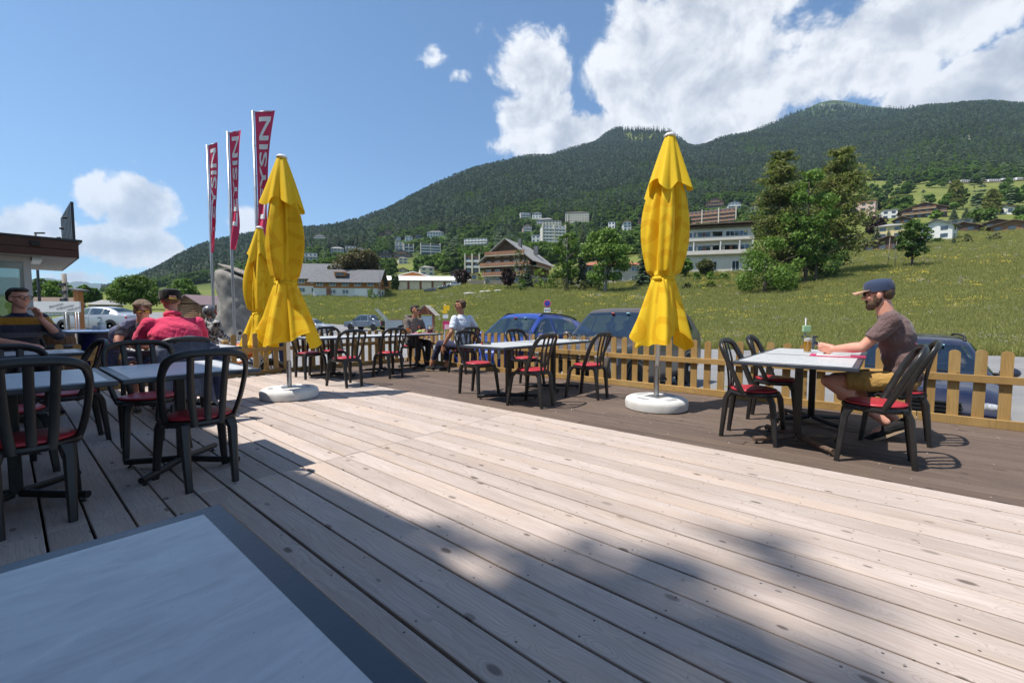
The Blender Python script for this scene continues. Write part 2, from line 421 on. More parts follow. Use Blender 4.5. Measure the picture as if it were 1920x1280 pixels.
# ================================================================== terrain
COLS = {
 -600: [(8, 731), (26, 618), (60, 592), (150, 572), (400, 560), (1000, 556), (3500, 556)],
 0: [(8, 731), (26, 617), (60, 594), (100, 578), (150, 562), (400, 556), (1000, 552), (3500, 556)],
 110: [(8, 733), (26, 618), (60, 592), (100, 576), (160, 556), (400, 552), (1000, 552), (3500, 560)],
 185: [(8, 735), (26, 619), (60, 587), (100, 572), (160, 549), (400, 548), (900, 543), (1300, 560), (3500, 560)],
 230: [(8, 736), (26, 620), (60, 585), (100, 570), (160, 548), (400, 546), (850, 530), (1200, 560), (3500, 560)],
 300: [(8, 738), (26, 622), (60, 580), (110, 567), (200, 558), (400, 542), (880, 508), (1300, 545), (3500, 560)],
 400: [(8, 742), (30, 632), (60, 600), (120, 572), (250, 558), (450, 528), (900, 464), (1400, 520), (3500, 560)],
 500: [(8, 744), (30, 634), (50, 618), (120, 562), (250, 546), (450, 505), (950, 447), (1500, 500), (3500, 560)],
 620: [(9, 735), (25, 644), (50, 619), (90, 580), (122, 556), (160, 545), (260, 520), (450, 480), (950, 435), (1500, 480), (3500, 540)],
 720: [(9, 737), (25, 644), (50, 619), (100, 575), (155, 545), (260, 516), (450, 480), (1000, 402), (1600, 450), (3500, 540)],
 800: [(9, 737), (25, 644), (44, 624), (100, 567), (155, 545), (260, 512), (450, 474), (1050, 361), (1700, 420), (3500, 540)],
 900: [(9, 737), (20, 658), (35, 632), (70, 585), (120, 534), (155, 526), (260, 505), (450, 460), (1100, 317), (1700, 400), (3500, 540)],
 1000: [(9, 737), (20, 658), (30, 638), (60, 590), (92, 548), (120, 531), (200, 510), (450, 450), (1150, 299), (1700, 330), (3500, 540)],
 1100: [(9, 737), (20, 658), (27, 642), (60, 582), (92, 546), (120, 530), (250, 490), (450, 435), (900, 345), (1500, 274), (2000, 300), (3500, 540)],
 1165: [(9, 737), (20, 658), (25, 646), (60, 578), (92, 546), (115, 529), (250, 480), (500, 415), (1000, 320), (1800, 238), (2400, 300), (3500, 500)],
 1250: [(9, 737), (20, 658), (23, 650), (50, 590), (75, 555), (105, 513), (250, 470), (500, 405), (1000, 310), (1800, 240), (2400, 330), (3500, 500)],
 1300: [(9, 737), (20, 658), (22, 654), (48, 592), (72, 555), (105, 511), (250, 460), (500, 395), (950, 316), (1500, 281), (2400, 330), (3500, 500)],
 1350: [(9, 737), (20, 657), (45, 592), (72, 551), (105, 510), (250, 452), (500, 385), (900, 325), (1350, 268), (2000, 295), (3500, 480)],
 1440: [(9, 750), (20, 657), (45, 588), (72, 546), (105, 505), (250, 445), (450, 390), (800, 325), (1350, 252), (2000, 236), (2700, 320), (3500, 480)],
 1500: [(9, 750), (19, 660), (42, 589), (72, 535), (100, 503), (200, 450), (400, 385), (850, 310), (1400, 240), (2100, 201), (2700, 290), (3500, 480)],
 1560: [(9, 750), (19, 660), (40, 590), (72, 522), (100, 500), (180, 455), (300, 402), (500, 362), (900, 300), (1400, 235), (2200, 180), (2800, 280), (3500, 480)],
 1650: [(9, 750), (18, 663), (40, 585), (80, 503), (120, 472), (200, 427), (300, 397), (450, 362), (800, 310), (1300, 232), (2100, 192), (2700, 290), (3500, 480)],
 1750: [(9, 750), (17.5, 665), (40, 576), (80, 493), (120, 464), (200, 417), (300, 386), (420, 349), (700, 290), (1100, 215), (1900, 207), (2500, 290), (3500, 480)],
 1850: [(9, 750), (17, 667), (40, 570), (80, 482), (120, 456), (200, 413), (300, 381), (420, 346), (700, 285), (1100, 199), (1600, 240), (3500, 460)],
 1920: [(9, 750), (17, 668), (40, 565), (80, 475), (130, 439), (200, 409), (300, 376), (420, 342), (700, 280), (1100, 203), (1600, 240), (3500, 460)],
 2400: [(9, 750), (14, 686), (40, 560), (80, 470), (130, 432), (300, 362), (700, 272), (1100, 200), (1600, 250), (3500, 460)],
}
_xs = sorted(COLS); _LY = np.linspace(math.log(8), math.log(3500), 260)
_tab = []
for x in _xs:
    L = COLS[x]
    t = np.interp(_LY, [math.log(a) for a, b in L], [b for a, b in L])
    k = np.ones(9) / 9; tp = np.pad(t, 4, mode='edge'); t2 = np.convolve(tp, k, 'valid'); t2[:12] = t[:12]
    _tab.append(t2)
_tab = np.array(_tab)
PX = np.arange(-600, 2401, 10.0)
_D = np.empty((len(PX), len(_LY)))
def _cat(xs, T, xq):
    out = np.empty((len(xq), T.shape[1])); xs = np.array(xs, float)
    m = np.zeros_like(T)
    d = np.diff(T, axis=0) / np.diff(xs)[:, None]
    m[1:-1] = np.where(d[1:] * d[:-1] > 0, 2 * d[1:] * d[:-1] / (d[1:] + d[:-1] + 1e-12), 0.0)  # monotone
    for j, x in enumerate(xq):
        i = min(max(int(np.searchsorted(xs, x, 'right')) - 1, 0), len(xs) - 2)
        h = xs[i + 1] - xs[i]; t = (x - xs[i]) / h
        out[j] = (2*t**3-3*t**2+1)*T[i] + (t**3-2*t**2+t)*h*m[i] + (-2*t**3+3*t**2)*T[i+1] + (t**3-t**2)*h*m[i+1]
    return out
_D = _cat(_xs, _tab, PX)
_RUN = np.minimum.accumulate(_D, axis=1)           # running sky line, tells what the slope hides
_rng = np.random.RandomState(7)
_LAT = _rng.rand(256, 256)
def vnoise(x, y):
    xi = np.floor(x).astype(int); yi = np.floor(y).astype(int); fx = x - xi; fy = y - yi
    fx = fx * fx * (3 - 2 * fx); fy = fy * fy * (3 - 2 * fy)
    a = _LAT[xi % 256, yi % 256]; b = _LAT[(xi + 1) % 256, yi % 256]; c = _LAT[xi % 256, (yi + 1) % 256]; d = _LAT[(xi + 1) % 256, (yi + 1) % 256]
    return (a * (1 - fx) + b * fx) * (1 - fy) + (c * (1 - fx) + d * fx) * fy
def fbm(x, y, o=4):
    s = 0; a = 0.5
    for i in range(o): s = s + a * vnoise(x + 17 * i, y + 9 * i); x = x * 2.03; y = y * 2.03; a *= 0.5
    return s
def _look(px, ly, tab):
    fx = np.clip((px - PX[0]) / 10.0, 0, len(PX) - 1.001); fy = np.clip((ly - _LY[0]) / (_LY[1] - _LY[0]), 0, len(_LY) - 1.001)
    i = fx.astype(int); j = fy.astype(int); u = fx - i; w = fy - j
    return (tab[i, j] * (1 - u) + tab[i + 1, j] * u) * (1 - w) + (tab[i, j + 1] * (1 - u) + tab[i + 1, j + 1] * u) * w
def ground(X, Y):
    """terrain height (vectorised); also returns surveyed frame position"""
    X = np.asarray(X, float); Y0 = np.asarray(Y, float); Y = np.maximum(Y0, 8.0)
    ta = X / Y; ly = np.log(Y); py = np.full_like(Y, 560.0)
    for _ in range(3):
        dy = (640 - py) / FPX; px = 960 + FPX * ta * (_c + dy * _s)
        py = _look(px, ly, _D)
    dy = (640 - py) / FPX
    z = H + (dy * _c - _s) / (_c + dy * _s) * Y
    phi = np.abs(np.arctan2(X, np.maximum(Y0, 1e-3)))
    phi = np.where(Y0 < 0.01, 1.6, phi)
    far = np.clip((np.hypot(X, Y0) - 12) / 40, 0, 1)
    w = np.clip((phi - R(58)) / R(18), 0, 1); w = w * w * (3 - 2 * w)
    z = z * (1 - w) + (-0.5) * w
    rel = (fbm(X / 160.0 + 40, Y / 160.0 + 40) - 0.5) * np.clip((Y - 650) / 500, 0, 1) * 26 * (1 - w)
    rel = rel + (fbm(X / 9.0 + 11, Y / 9.0 + 5, 3) - 0.45) * np.clip((Y - 24) / 40, 0, 1) * 0.55
    return z + rel, px, py
def gz(X, Y):
    return float(ground(np.array([X]), np.array([Y]))[0][0])

def build_terrain():
    fr = np.radians(np.arange(-66, 66.01, 0.4)); bk = np.radians(np.arange(70, 291, 6))
    ang = np.concatenate([fr, bk]); rad = np.concatenate([[0.0], np.exp(np.linspace(math.log(3), math.log(3600), 150))])
    A, Rr = np.meshgrid(ang, rad[1:], indexing='ij')
    X = Rr * np.sin(A); Y = Rr * np.cos(A)
    Z, px, py = ground(X, Y)
    na, nr = A.shape
    V = np.stack([X, Y, Z], -1).reshape(-1, 3)
    # under the deck the ground drops a little so that no blade or hump touches the boards
    idx = np.arange(na * nr).reshape(na, nr)
    a0 = idx; a1 = np.roll(idx, -1, axis=0)
    F = np.stack([a0[:, :-1], a0[:, 1:], a1[:, 1:], a1[:, :-1]], -1).reshape(-1, 4)
    c = len(V); V = np.vstack([V, [0, 0, -0.5]])
    F = [tuple(f) for f in F.tolist()] + [(c, idx[i, 0], idx[(i + 1) % na, 0]) for i in range(na)]
    me = bpy.data.meshes.new('terrain'); me.from_pydata(V.tolist(), [], F); me.update()
    col = me.color_attributes.new('cover', 'FLOAT_COLOR', 'POINT')
    pxf = px.reshape(-1); pyf = py.reshape(-1); Yf = Y.reshape(-1); Xf = X.reshape(-1)
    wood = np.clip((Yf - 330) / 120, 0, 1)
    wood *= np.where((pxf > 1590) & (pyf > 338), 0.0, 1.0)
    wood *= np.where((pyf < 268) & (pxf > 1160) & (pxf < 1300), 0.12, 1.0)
    wood *= np.where((pyf < 232) & (pxf > 1470) & (pxf < 1745), 1.0, 1.0)  # right summit keeps full dark wood tone, partly standing in for cloud shadow
    rock = np.zeros_like(wood)
    rock += np.exp(-(((pxf - 1812) / 42) ** 2 + ((pyf - 262) / 24) ** 2)) * 0.95
    rock += np.exp(-(((pxf - 1370) / 60) ** 2 + ((pyf - 326) / 12) ** 2)) * 0.8
    rock += np.exp(-(((pxf - 1580) / 90) ** 2 + ((pyf - 200) / 15) ** 2)) * 0.55
    rock += np.exp(-(((pxf - 880) / 16) ** 2 + ((pyf - 412) / 9) ** 2)) * 0.9
    path = np.exp(-(((pyf - (497 - (pxf - 1600) * 0.02)) / 5) ** 2)) * np.where((pxf > 1590) & (Yf < 130), 1.0, 0.0) * 0.75
    C = np.stack([wood, np.clip(rock, 0, 1), path, np.ones_like(wood)], -1)
    C = np.vstack([C, [0, 0, 0, 1]])
    col.data.foreach_set('color', C.reshape(-1))
    m, T, b = principled('terrain_cover')
    at_ = T.new('ShaderNodeVertexColor'); at_.layer_name = 'cover'
    sp = T.new('ShaderNodeSeparateColor'); T.link(at_.outputs[0], sp.inputs[0])
    tc = T.new('ShaderNodeTexCoord'); P = tc.outputs['Object']
    n1 = T.noise(P, 0.12, 5, 0.6); n2 = T.noise(P, 1.4, 5, 0.7); n3 = T.noise(P, 0.03, 4, 0.6)
    g = T.mix(T.mapr(n2.outputs[0], 0.3, 0.7), (0.105, 0.130, 0.026, 1), (0.195, 0.215, 0.060, 1))
    g = T.mix(T.mapr(n1.outputs[0], 0.42, 0.68, 0, 0.55), g, (0.21, 0.20, 0.075, 1))
    g = T.mix(T.mapr(n3.outputs[0], 0.4, 0.65, 0, 0.5), g, (0.055, 0.095, 0.018, 1))
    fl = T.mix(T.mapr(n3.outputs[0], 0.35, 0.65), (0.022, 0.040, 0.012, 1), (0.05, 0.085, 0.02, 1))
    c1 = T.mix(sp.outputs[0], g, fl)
    vr = T.noise(P, 0.05, 8, 0.75, 1.0)
    rk = T.mix(T.mapr(vr.outputs[0], 0.35, 0.65), (0.17, 0.18, 0.15, 1), (0.42, 0.41, 0.38, 1))
    rm = T.mapr(T.math('ADD', sp.outputs[1], T.math('MULTIPLY', T.math('SUBTRACT', vr.outputs[0], 0.5), 1.6)), 0.45, 0.75)
    c1 = T.mix(T.math('MULTIPLY', rm, T.mapr(sp.outputs[1], 0.05, 0.3)), c1, rk)
    c1 = T.mix(T.math('MULTIPLY', sp.outputs[2], T.mapr(n2.outputs[0], 0.35, 0.6)), c1, (0.20, 0.15, 0.085, 1))
    T.link(c1, b.inputs['Base Color']); b.inputs['Roughness'].default_value = 0.95; b.inputs['Specular IOR Level'].default_value = 0.1
    bp = T.new('ShaderNodeBump'); bp.inputs['Strength'].default_value = 0.6; bp.inputs['Distance'].default_value = 0.25
    T.link(n2.outputs[0], bp.inputs['Height']); T.link(bp.outputs[0], b.inputs['Normal'])
    MATS['terrain_cover'] = m
    o = mesh_obj('terrain', me, 'terrain_cover', None, True)
    tag(o, kind='structure')
build_terrain()

# far blue range beyond the valley
def far_range():
    m = MB(); pts = [(-900, 530), (-500, 515), (-260, 528), (-60, 512), (20, 520), (60, 524), (100, 522), (128, 530), (150, 526), (172, 532), (205, 534), (260, 545), (420, 552)]
    rows = [[], [], []]
    for i, (x, y) in enumerate(pts):
        for s in range(6):
            if i == len(pts) - 1 and s: break
            x2, y2 = pts[min(i + 1, len(pts) - 1)]; f = s / 6
            xx = lerp(x, x2, f); yy = lerp(y, y2, f) + 3 * (mnoise.noise(Vector((xx * 0.06, 1.7, 0))) + 0.5 * mnoise.noise(Vector((xx * 0.17, 5.7, 0))))
            p = at(xx, yy, 4900); q = at(xx, 600, 4000); r = at(xx, 600, 5800)
            rows[0].append(q); rows[1].append(p); rows[2].append(r)
    m.grid(rows)
    pm('far_forest', (0.03, 0.05, 0.03), (0.06, 0.085, 0.05), scale=0.002, rough=0.95)
    tag(m.build('hills', 'far_forest', None, True), kind='structure')
far_range()

# ------------------------------------------------------------------ car park and road
pm('asphalt', (0.17, 0.17, 0.172), (0.235, 0.232, 0.23), scale=1.2, rough=0.9, bump=0.4, bscale=90)
def asphalt():
    poly = [(40, 2), (60, 4), (60, 7.5), (33, 12.8), (20.4, 16.6), (16, 18.2), (9.8, 20.6), (4, 27), (-3, 36), (-12, 48), (-21, 57), (-30, 62), (-46, 52), (-40, 36), (-32, 22), (-20, 8), (-12, 2), (0, -3), (20, -3)]
    def inside(x, y):
        c = False; j = len(poly) - 1
        for i in range(len(poly)):
            xi, yi = poly[i]; xj, yj = poly[j]
            if (yi > y) != (yj > y) and x < (xj - xi) * (y - yi) / (yj - yi) + xi: c = not c
            j = i
        return c
    st = 0.75; xs = np.arange(-47, 61, st); ys = np.arange(-4, 63, st)
    XX, YY = np.meshgrid(xs, ys, indexing='ij'); ZZ = ground(XX, YY)[0] + 0.02
    m = MB(); vid = {}
    def vi(i, j):
        if (i, j) not in vid: vid[(i, j)] = len(m.v); m.v.append((xs[i], ys[j], ZZ[i, j]))
        return vid[(i, j)]
    for i in range(len(xs) - 1):
        for j in range(len(ys) - 1):
            if inside(xs[i] + st / 2, ys[j] + st / 2): m.f.append((vi(i, j), vi(i + 1, j), vi(i + 1, j + 1), vi(i, j + 1)))
    tag(m.build('car_park', 'asphalt', None, True), kind='structure')
    return inside
on_asphalt = asphalt()

# ================================================================== vegetation prototypes
leaf_mat('spruce_needles', (0.030, 0.052, 0.032), (0.086, 0.120, 0.058), 0.08, var=0.45)
leaf_mat('broad_leaf', (0.075, 0.140, 0.022), (0.165, 0.265, 0.045), 0.30)
leaf_mat('broad_leaf_dark', (0.038, 0.080, 0.017), (0.090, 0.160, 0.034), 0.28)
leaf_mat('broad_leaf_mid', (0.065, 0.128, 0.022), (0.150, 0.250, 0.046), 0.38)
leaf_mat('larch_needles', (0.135, 0.150, 0.042), (0.270, 0.265, 0.090), 0.45)
leaf_mat('copper_leaf', (0.055, 0.042, 0.018), (0.110, 0.078, 0.028), 0.2)
leaf_mat('purple_leaf', (0.022, 0.008, 0.012), (0.055, 0.020, 0.026), 0.12)
leaf_mat('olive_leaf', (0.055, 0.065, 0.022), (0.115, 0.120, 0.045), 0.2)
leaf_mat('lime_leaf', (0.10, 0.16, 0.02), (0.20, 0.27, 0.04), 0.3)
pm('bark', (0.06, 0.045, 0.033), (0.13, 0.10, 0.075), scale=3, rough=0.95, bump=0.6, stretch=(1, 1, 0.3))
pm('pale_bark', (0.17, 0.15, 0.13), (0.30, 0.28, 0.25), scale=3, rough=0.9, bump=0.5)

def quad(V, F, p, n, up, w, h):
    s = n.cross(up)
    if s.length < 1e-4: s = Vector((1, 0, 0))
    s.normalize(); u = s.cross(n).normalized()
    o = len(V)
    V += [p - s * w - u * h, p + s * w - u * h * 0.6, p + s * w * 0.5 + u * h, p - s * w * 0.7 + u * h * 0.7]
    F.append((o, o + 1, o + 2, o + 3))
def rvec(r): 
    while True:
        v = Vector((r.uniform(-1, 1), r.uniform(-1, 1), r.uniform(-1, 1)))
        if 0.05 < v.length < 1: return v.normalized()
def _unit(rg, n):
    v = rg.normal(size=(n, 3)); return v / np.linalg.norm(v, axis=1, keepdims=True)
def leaf_quads(rg, P, N, w, h):
    U = _unit(rg, len(P)); S = np.cross(N, U); S /= np.linalg.norm(S, axis=1, keepdims=True) + 1e-9; T = np.cross(S, N)
    w = w[:, None]; h = h[:, None]
    V = np.stack([P - S * w - T * h, P + S * w - T * h * 0.6, P + S * w * 0.5 + T * h, P - S * w * 0.7 + T * h * 0.7], 1).reshape(-1, 3)
    return V, np.arange(len(V)).reshape(-1, 4)
def leaf_cloud(r, clumps, per, size, outward=0.5):
    """clumps: list of (centre, radii). leaves sit near each clump's shell"""
    rg = np.random.RandomState(r.randint(0, 2 ** 31 - 1))
    cnt = np.array([max(3, int(per * max(0.3, rad.x * rad.z))) for c, rad in clumps]) if per < 1400 else np.array([int(per * 0.3)] * len(clumps))
    C = np.repeat(np.array([tuple(c) for c, _ in clumps]), cnt, 0); Q = np.repeat(np.array([tuple(q) for _, q in clumps]), cnt, 0)
    D_ = _unit(rg, len(C)); P = C + D_ * Q * rg.uniform(0.55, 1.08, (len(C), 1)); N = D_ * outward + _unit(rg, len(C)) * 0.8 + np.array([0, 0, 0.35]); N /= np.linalg.norm(N, axis=1, keepdims=True)
    sz = size * rg.uniform(0.6, 1.3, len(C)); return leaf_quads(rg, P, N, sz * 0.6, sz)
def crown_clumps(r, h0, h1, w, n, shape='round', csize=0.3):
    out = []
    for i in range(n):
        t = r.random(); z = lerp(h0, h1, t)
        if shape == 'round': prof = math.sin(math.pi * min(0.97, max(0.06, t * 0.86 + 0.1))) ** 0.6
        elif shape == 'cone': prof = (1 - t) ** 0.75 * 0.95 + 0.08
        elif shape == 'tall': prof = (math.sin(math.pi * (0.12 + 0.84 * t)) ** 0.5)
        elif shape == 'bush': prof = math.cos(t * 1.35) ** 0.7
        else: prof = 1
        a = r.uniform(0, 2 * math.pi); rr = w * prof * math.sqrt(r.uniform(0.15, 1)) * r.uniform(0.82, 1.08)
        cs = w * csize * r.uniform(0.6, 1.3) * (0.55 + 0.45 * prof)
        out.append((Vector((rr * math.cos(a), rr * math.sin(a), z)), Vector((cs, cs, cs * r.uniform(0.6, 0.85)))))
    return out
def spruce_geo(r, h, w, tiers=26, per=11, fine=1):
    """drooping fronds in whorls"""
    V = []; F = []
    for i in range(tiers):
        t = (i + r.uniform(0, 0.7)) / tiers; z = h * (0.05 + 0.95 * t)
        L = w * (1 - t) ** 0.85 * r.uniform(0.75, 1.12) + 0.06 * w
        n = max(4, int(per * (0.45 + 0.55 * (1 - t))))
        for k in range(n):
            a = 2 * math.pi * (k + r.random() * 0.8) / n; Lk = L * r.uniform(0.7, 1.1)
            d = Vector((math.cos(a), math.sin(a), 0)); sd = Vector((-d.y, d.x, 0))
            for q in range(fine):
                f0 = q / fine; f1 = (q + 1) / fine
                dr0 = -0.30 * f0 - 0.12 * f0 * f0; dr1 = -0.30 * f1 - 0.12 * f1 * f1
                b = Vector((0, 0, z)) + d * Lk * f0 + Vector((0, 0, dr0 * Lk)); e = Vector((0, 0, z)) + d * Lk * f1 * 1.02 + Vector((0, 0, dr1 * Lk))
                wd = Lk * 0.30 * (1.25 - 0.9 * f0) * r.uniform(0.8, 1.2) + 0.04
                o = len(V); tl = r.uniform(-0.25, 0.25) * wd
                V += [b - sd * wd * 0.75 + Vector((0, 0, -tl - wd * 0.3)), b + sd * wd * 0.75 + Vector((0, 0, tl - wd * 0.3)), e + sd * wd * 0.3, e - sd * wd * 0.3, (b + e) / 2 + Vector((0, 0, wd * 0.22))]
                F += [(o, o + 4, o + 3), (o + 4, o + 1, o + 2), (o + 3, o + 4, o + 2), (o, o + 1, o + 4)]
    o = len(V); V += [Vector((-0.1, 0, h * 0.9)), Vector((0.1, 0, h * 0.9)), Vector((0, 0, h * 1.04))]; F.append((o, o + 1, o + 2))
    return V, F
def geo_mesh(name, VF):
    me = bpy.data.meshes.new(name)
    if isinstance(VF[0], np.ndarray):
        V, F = VF; me.vertices.add(len(V)); me.vertices.foreach_set('co', V.astype(np.float32).reshape(-1)); me.loops.add(F.size); me.loops.foreach_set('vertex_index', F.astype(np.int32).reshape(-1))
        me.polygons.add(len(F)); me.polygons.foreach_set('loop_start', np.arange(0, F.size, 4, dtype=np.int32)); me.update(calc_edges=True)
    else: me.from_pydata([tuple(v) for v in VF[0]], [], VF[1]); me.update()
    return me

PROTO = bpy.data.collections.new('prototypes')
def proto_coll(name, meshes):
    c = bpy.data.collections.new(name)
    for i, (me, mat) in enumerate(meshes):
        o = bpy.data.objects.new(name + '_%02d' % i, me); me.materials.append(MATS[mat]); c.objects.link(o)
    return c
def scatter(name, coll, pts, scl, idx, label, cat, kind='stuff', tilt=0.05, seed=1):
    me = bpy.data.meshes.new(name); me.vertices.add(len(pts)); me.vertices.foreach_set('co', np.asarray(pts, np.float32).reshape(-1))
    a = me.attributes.new('sc', 'FLOAT', 'POINT'); a.data.foreach_set('value', np.asarray(scl, np.float32))
    b = me.attributes.new('pick', 'INT', 'POINT'); b.data.foreach_set('value', np.asarray(idx, np.int32))
    rr = np.random.RandomState(seed); rot = np.stack([rr.uniform(-tilt, tilt, len(pts)), rr.uniform(-tilt, tilt, len(pts)), rr.uniform(0, 6.283, len(pts))], -1)
    c = me.attributes.new('rot', 'FLOAT_VECTOR', 'POINT'); c.data.foreach_set('vector', rot.astype(np.float32).reshape(-1))
    me.update()
    o = bpy.data.objects.new(name, me); COL.objects.link(o)
    g = bpy.data.node_groups.new(name, 'GeometryNodeTree')
    g.interface.new_socket('Geometry', in_out='INPUT', socket_type='NodeSocketGeometry'); g.interface.new_socket('Geometry', in_out='OUTPUT', socket_type='NodeSocketGeometry')
    N = g.nodes; L = g.links
    gi = N.new('NodeGroupInput'); go = N.new('NodeGroupOutput')
    ci = N.new('GeometryNodeCollectionInfo'); ci.inputs['Collection'].default_value = coll; ci.inputs['Separate Children'].default_value = True; ci.inputs['Reset Children'].default_value = True
    ip = N.new('GeometryNodeInstanceOnPoints'); ip.inputs['Pick Instance'].default_value = True
    def na(nm, ty):
        n = N.new('GeometryNodeInputNamedAttribute'); n.data_type = ty; n.inputs[0].default_value = nm; return n.outputs[0]
    L.new(gi.outputs[0], ip.inputs['Points']); L.new(ci.outputs[0], ip.inputs['Instance'])
    L.new(na('pick', 'INT'), ip.inputs['Instance Index']); L.new(na('sc', 'FLOAT'), ip.inputs['Scale'])
    e2r = N.new('FunctionNodeEulerToRotation'); L.new(na('rot', 'FLOAT_VECTOR'), e2r.inputs[0]); L.new(e2r.outputs[0], ip.inputs['Rotation'])
    L.new(ip.outputs[0], go.inputs[0])
    md = o.modifiers.new('scatter', 'NODES'); md.node_group = g
    return tag(o, label, cat, None, kind)

# town buildings: x0, x1, ytop, ybase, distance, style  (filled in here, built later; the wood keeps clear of them)
TOWN = [
 (588, 611, 438, 450, 800, 'gable', 'red', 'cream'), (571, 595, 474, 489, 450, 'flat', 'grey', 'white'), (620, 645, 462, 476, 520, 'hip', 'grey', 'beige'),
 (648, 668, 461, 471, 520, 'flat', 'grey', 'white'), (669, 682, 463, 472, 510, 'gable', 'red', 'cream'), (710, 737, 471, 485, 420, 'gable', 'slate', 'brown'),
 (738, 771, 469, 484, 400, 'gable', 'slate', 'wood'), (747, 765, 481, 495, 380, 'hip', 'grey', 'cream'), (741, 756, 455, 472, 520, 'tower', 'grey', 'white'),
 (757, 776, 459, 477, 500, 'tower', 'grey', 'dark'), (788, 827, 458, 478, 500, 'tower', 'grey', 'dark'), (742, 752, 443, 453, 620, 'gable', 'slate', 'white'),
 (759, 774, 441, 453, 620, 'hip', 'slate', 'white'), (778, 791, 440, 450, 630, 'flat', 'grey', 'dark'), (800, 833, 431, 446, 650, 'hip', 'slate', 'white'),
 (712, 720, 436, 444, 650, 'gable', 'slate', 'wood'), (722, 735, 431, 442, 650, 'gable', 'slate', 'wood'), (867, 916, 447, 462, 480, 'flat', 'grey', 'white'),
 (787, 816, 497, 517, 300, 'hip', 'grey', 'cream'), (747, 765, 502, 511, 300, 'gable', 'brown', 'cream'), (871, 900, 481, 513, 260, 'tower', 'brown', 'wood'),
 (844, 868, 506, 520, 240, 'gable', 'slate', 'brown'), (881, 897, 511, 527, 190, 'hip', 'brown', 'yellow'), (975, 996, 398, 412, 650, 'flat', 'slate', 'white'),
 (997, 1016, 397, 414, 640, 'hip', 'slate', 'white'), (1005, 1038, 407, 422, 620, 'hip', 'grey', 'grey'), (1016, 1054, 413, 427, 600, 'flat', 'brown', 'cream'),
 (1058, 1106, 394, 420, 600, 'hotel', 'brown', 'cream'), (1015, 1062, 424, 460, 500, 'tower', 'grey', 'white'), (980, 998, 420, 438, 560, 'gable', 'brown', 'rose'),
 (996, 1013, 440, 455, 500, 'flat', 'grey', 'white'), (1140, 1153, 415, 429, 560, 'flat', 'slate', 'white'), (1168, 1184, 413, 433, 540, 'gable', 'red', 'white'),
 (1197, 1213, 408, 421, 560, 'flat', 'slate', 'brown'), (1285, 1378, 395, 424, 520, 'long', 'grey', 'rust'), (1323, 1357, 371, 391, 600, 'gable', 'brown', 'rust'),
 (1365, 1389, 376, 392, 580, 'gable', 'slate', 'white'), (1407, 1423, 386, 396, 560, 'gable', 'grey', 'white'), (1600, 1637, 378, 406, 330, 'flat', 'red', 'rose'),
 (1655, 1680, 393, 411, 300, 'flat', 'grey', 'white'), (1696, 1766, 380, 409, 290, 'gable', 'brown', 'brown'), (1678, 1704, 406, 420, 250, 'gable', 'brown', 'brown'),
 (1645, 1691, 417, 447, 220, 'hip', 'grey', 'yellow'), (1730, 1778, 412, 450, 210, 'gable', 'slate', 'white'), (1624, 1710, 443, 472, 160, 'gable', 'brown', 'brown'),
 (1784, 1827, 417, 435, 200, 'gable', 'brown', 'brown'), (1860, 1895, 383, 404, 280, 'gable', 'brown', 'white'), (1850, 1888, 411, 426, 210, 'gable', 'brown', 'brown'),
 (1868, 1926, 413, 433, 190, 'gable', 'brown', 'wood'), (1762, 1817, 410, 420, 260, 'hip', 'grey', 'grey'), (1590, 1611, 440, 454, 210, 'flat', 'grey', 'white'),
]
def solveY(x, y, lo=14.0):
    col = _look(np.full(len(_LY), float(x)), _LY, _D); k = np.where((col <= y) & (_LY > math.log(lo)))[0]
    return float(math.exp(_LY[k[0]])) if len(k) else 400.0
TOWN = [(a, b, c, d, solveY((a + b) / 2, d), f, g, h) for (a, b, c, d, e, f, g, h) in TOWN]
SKYL = np.array([(-600, 535), (150, 535), (185, 530), (230, 515), (300, 495), (390, 465), (470, 448), (600, 436), (700, 408), (800, 360), (900, 315), (1000, 297), (1080, 280), (1165, 236), (1240, 240), (1290, 270), (1430, 240), (1560, 180), (1740, 206), (1830, 197), (2400, 197)], float)
BASEL = np.array([(-600, 555), (250, 555), (400, 560), (560, 555), (700, 520), (900, 520), (1100, 500), (1300, 470), (1580, 400), (1650, 345), (2400, 340)], float)
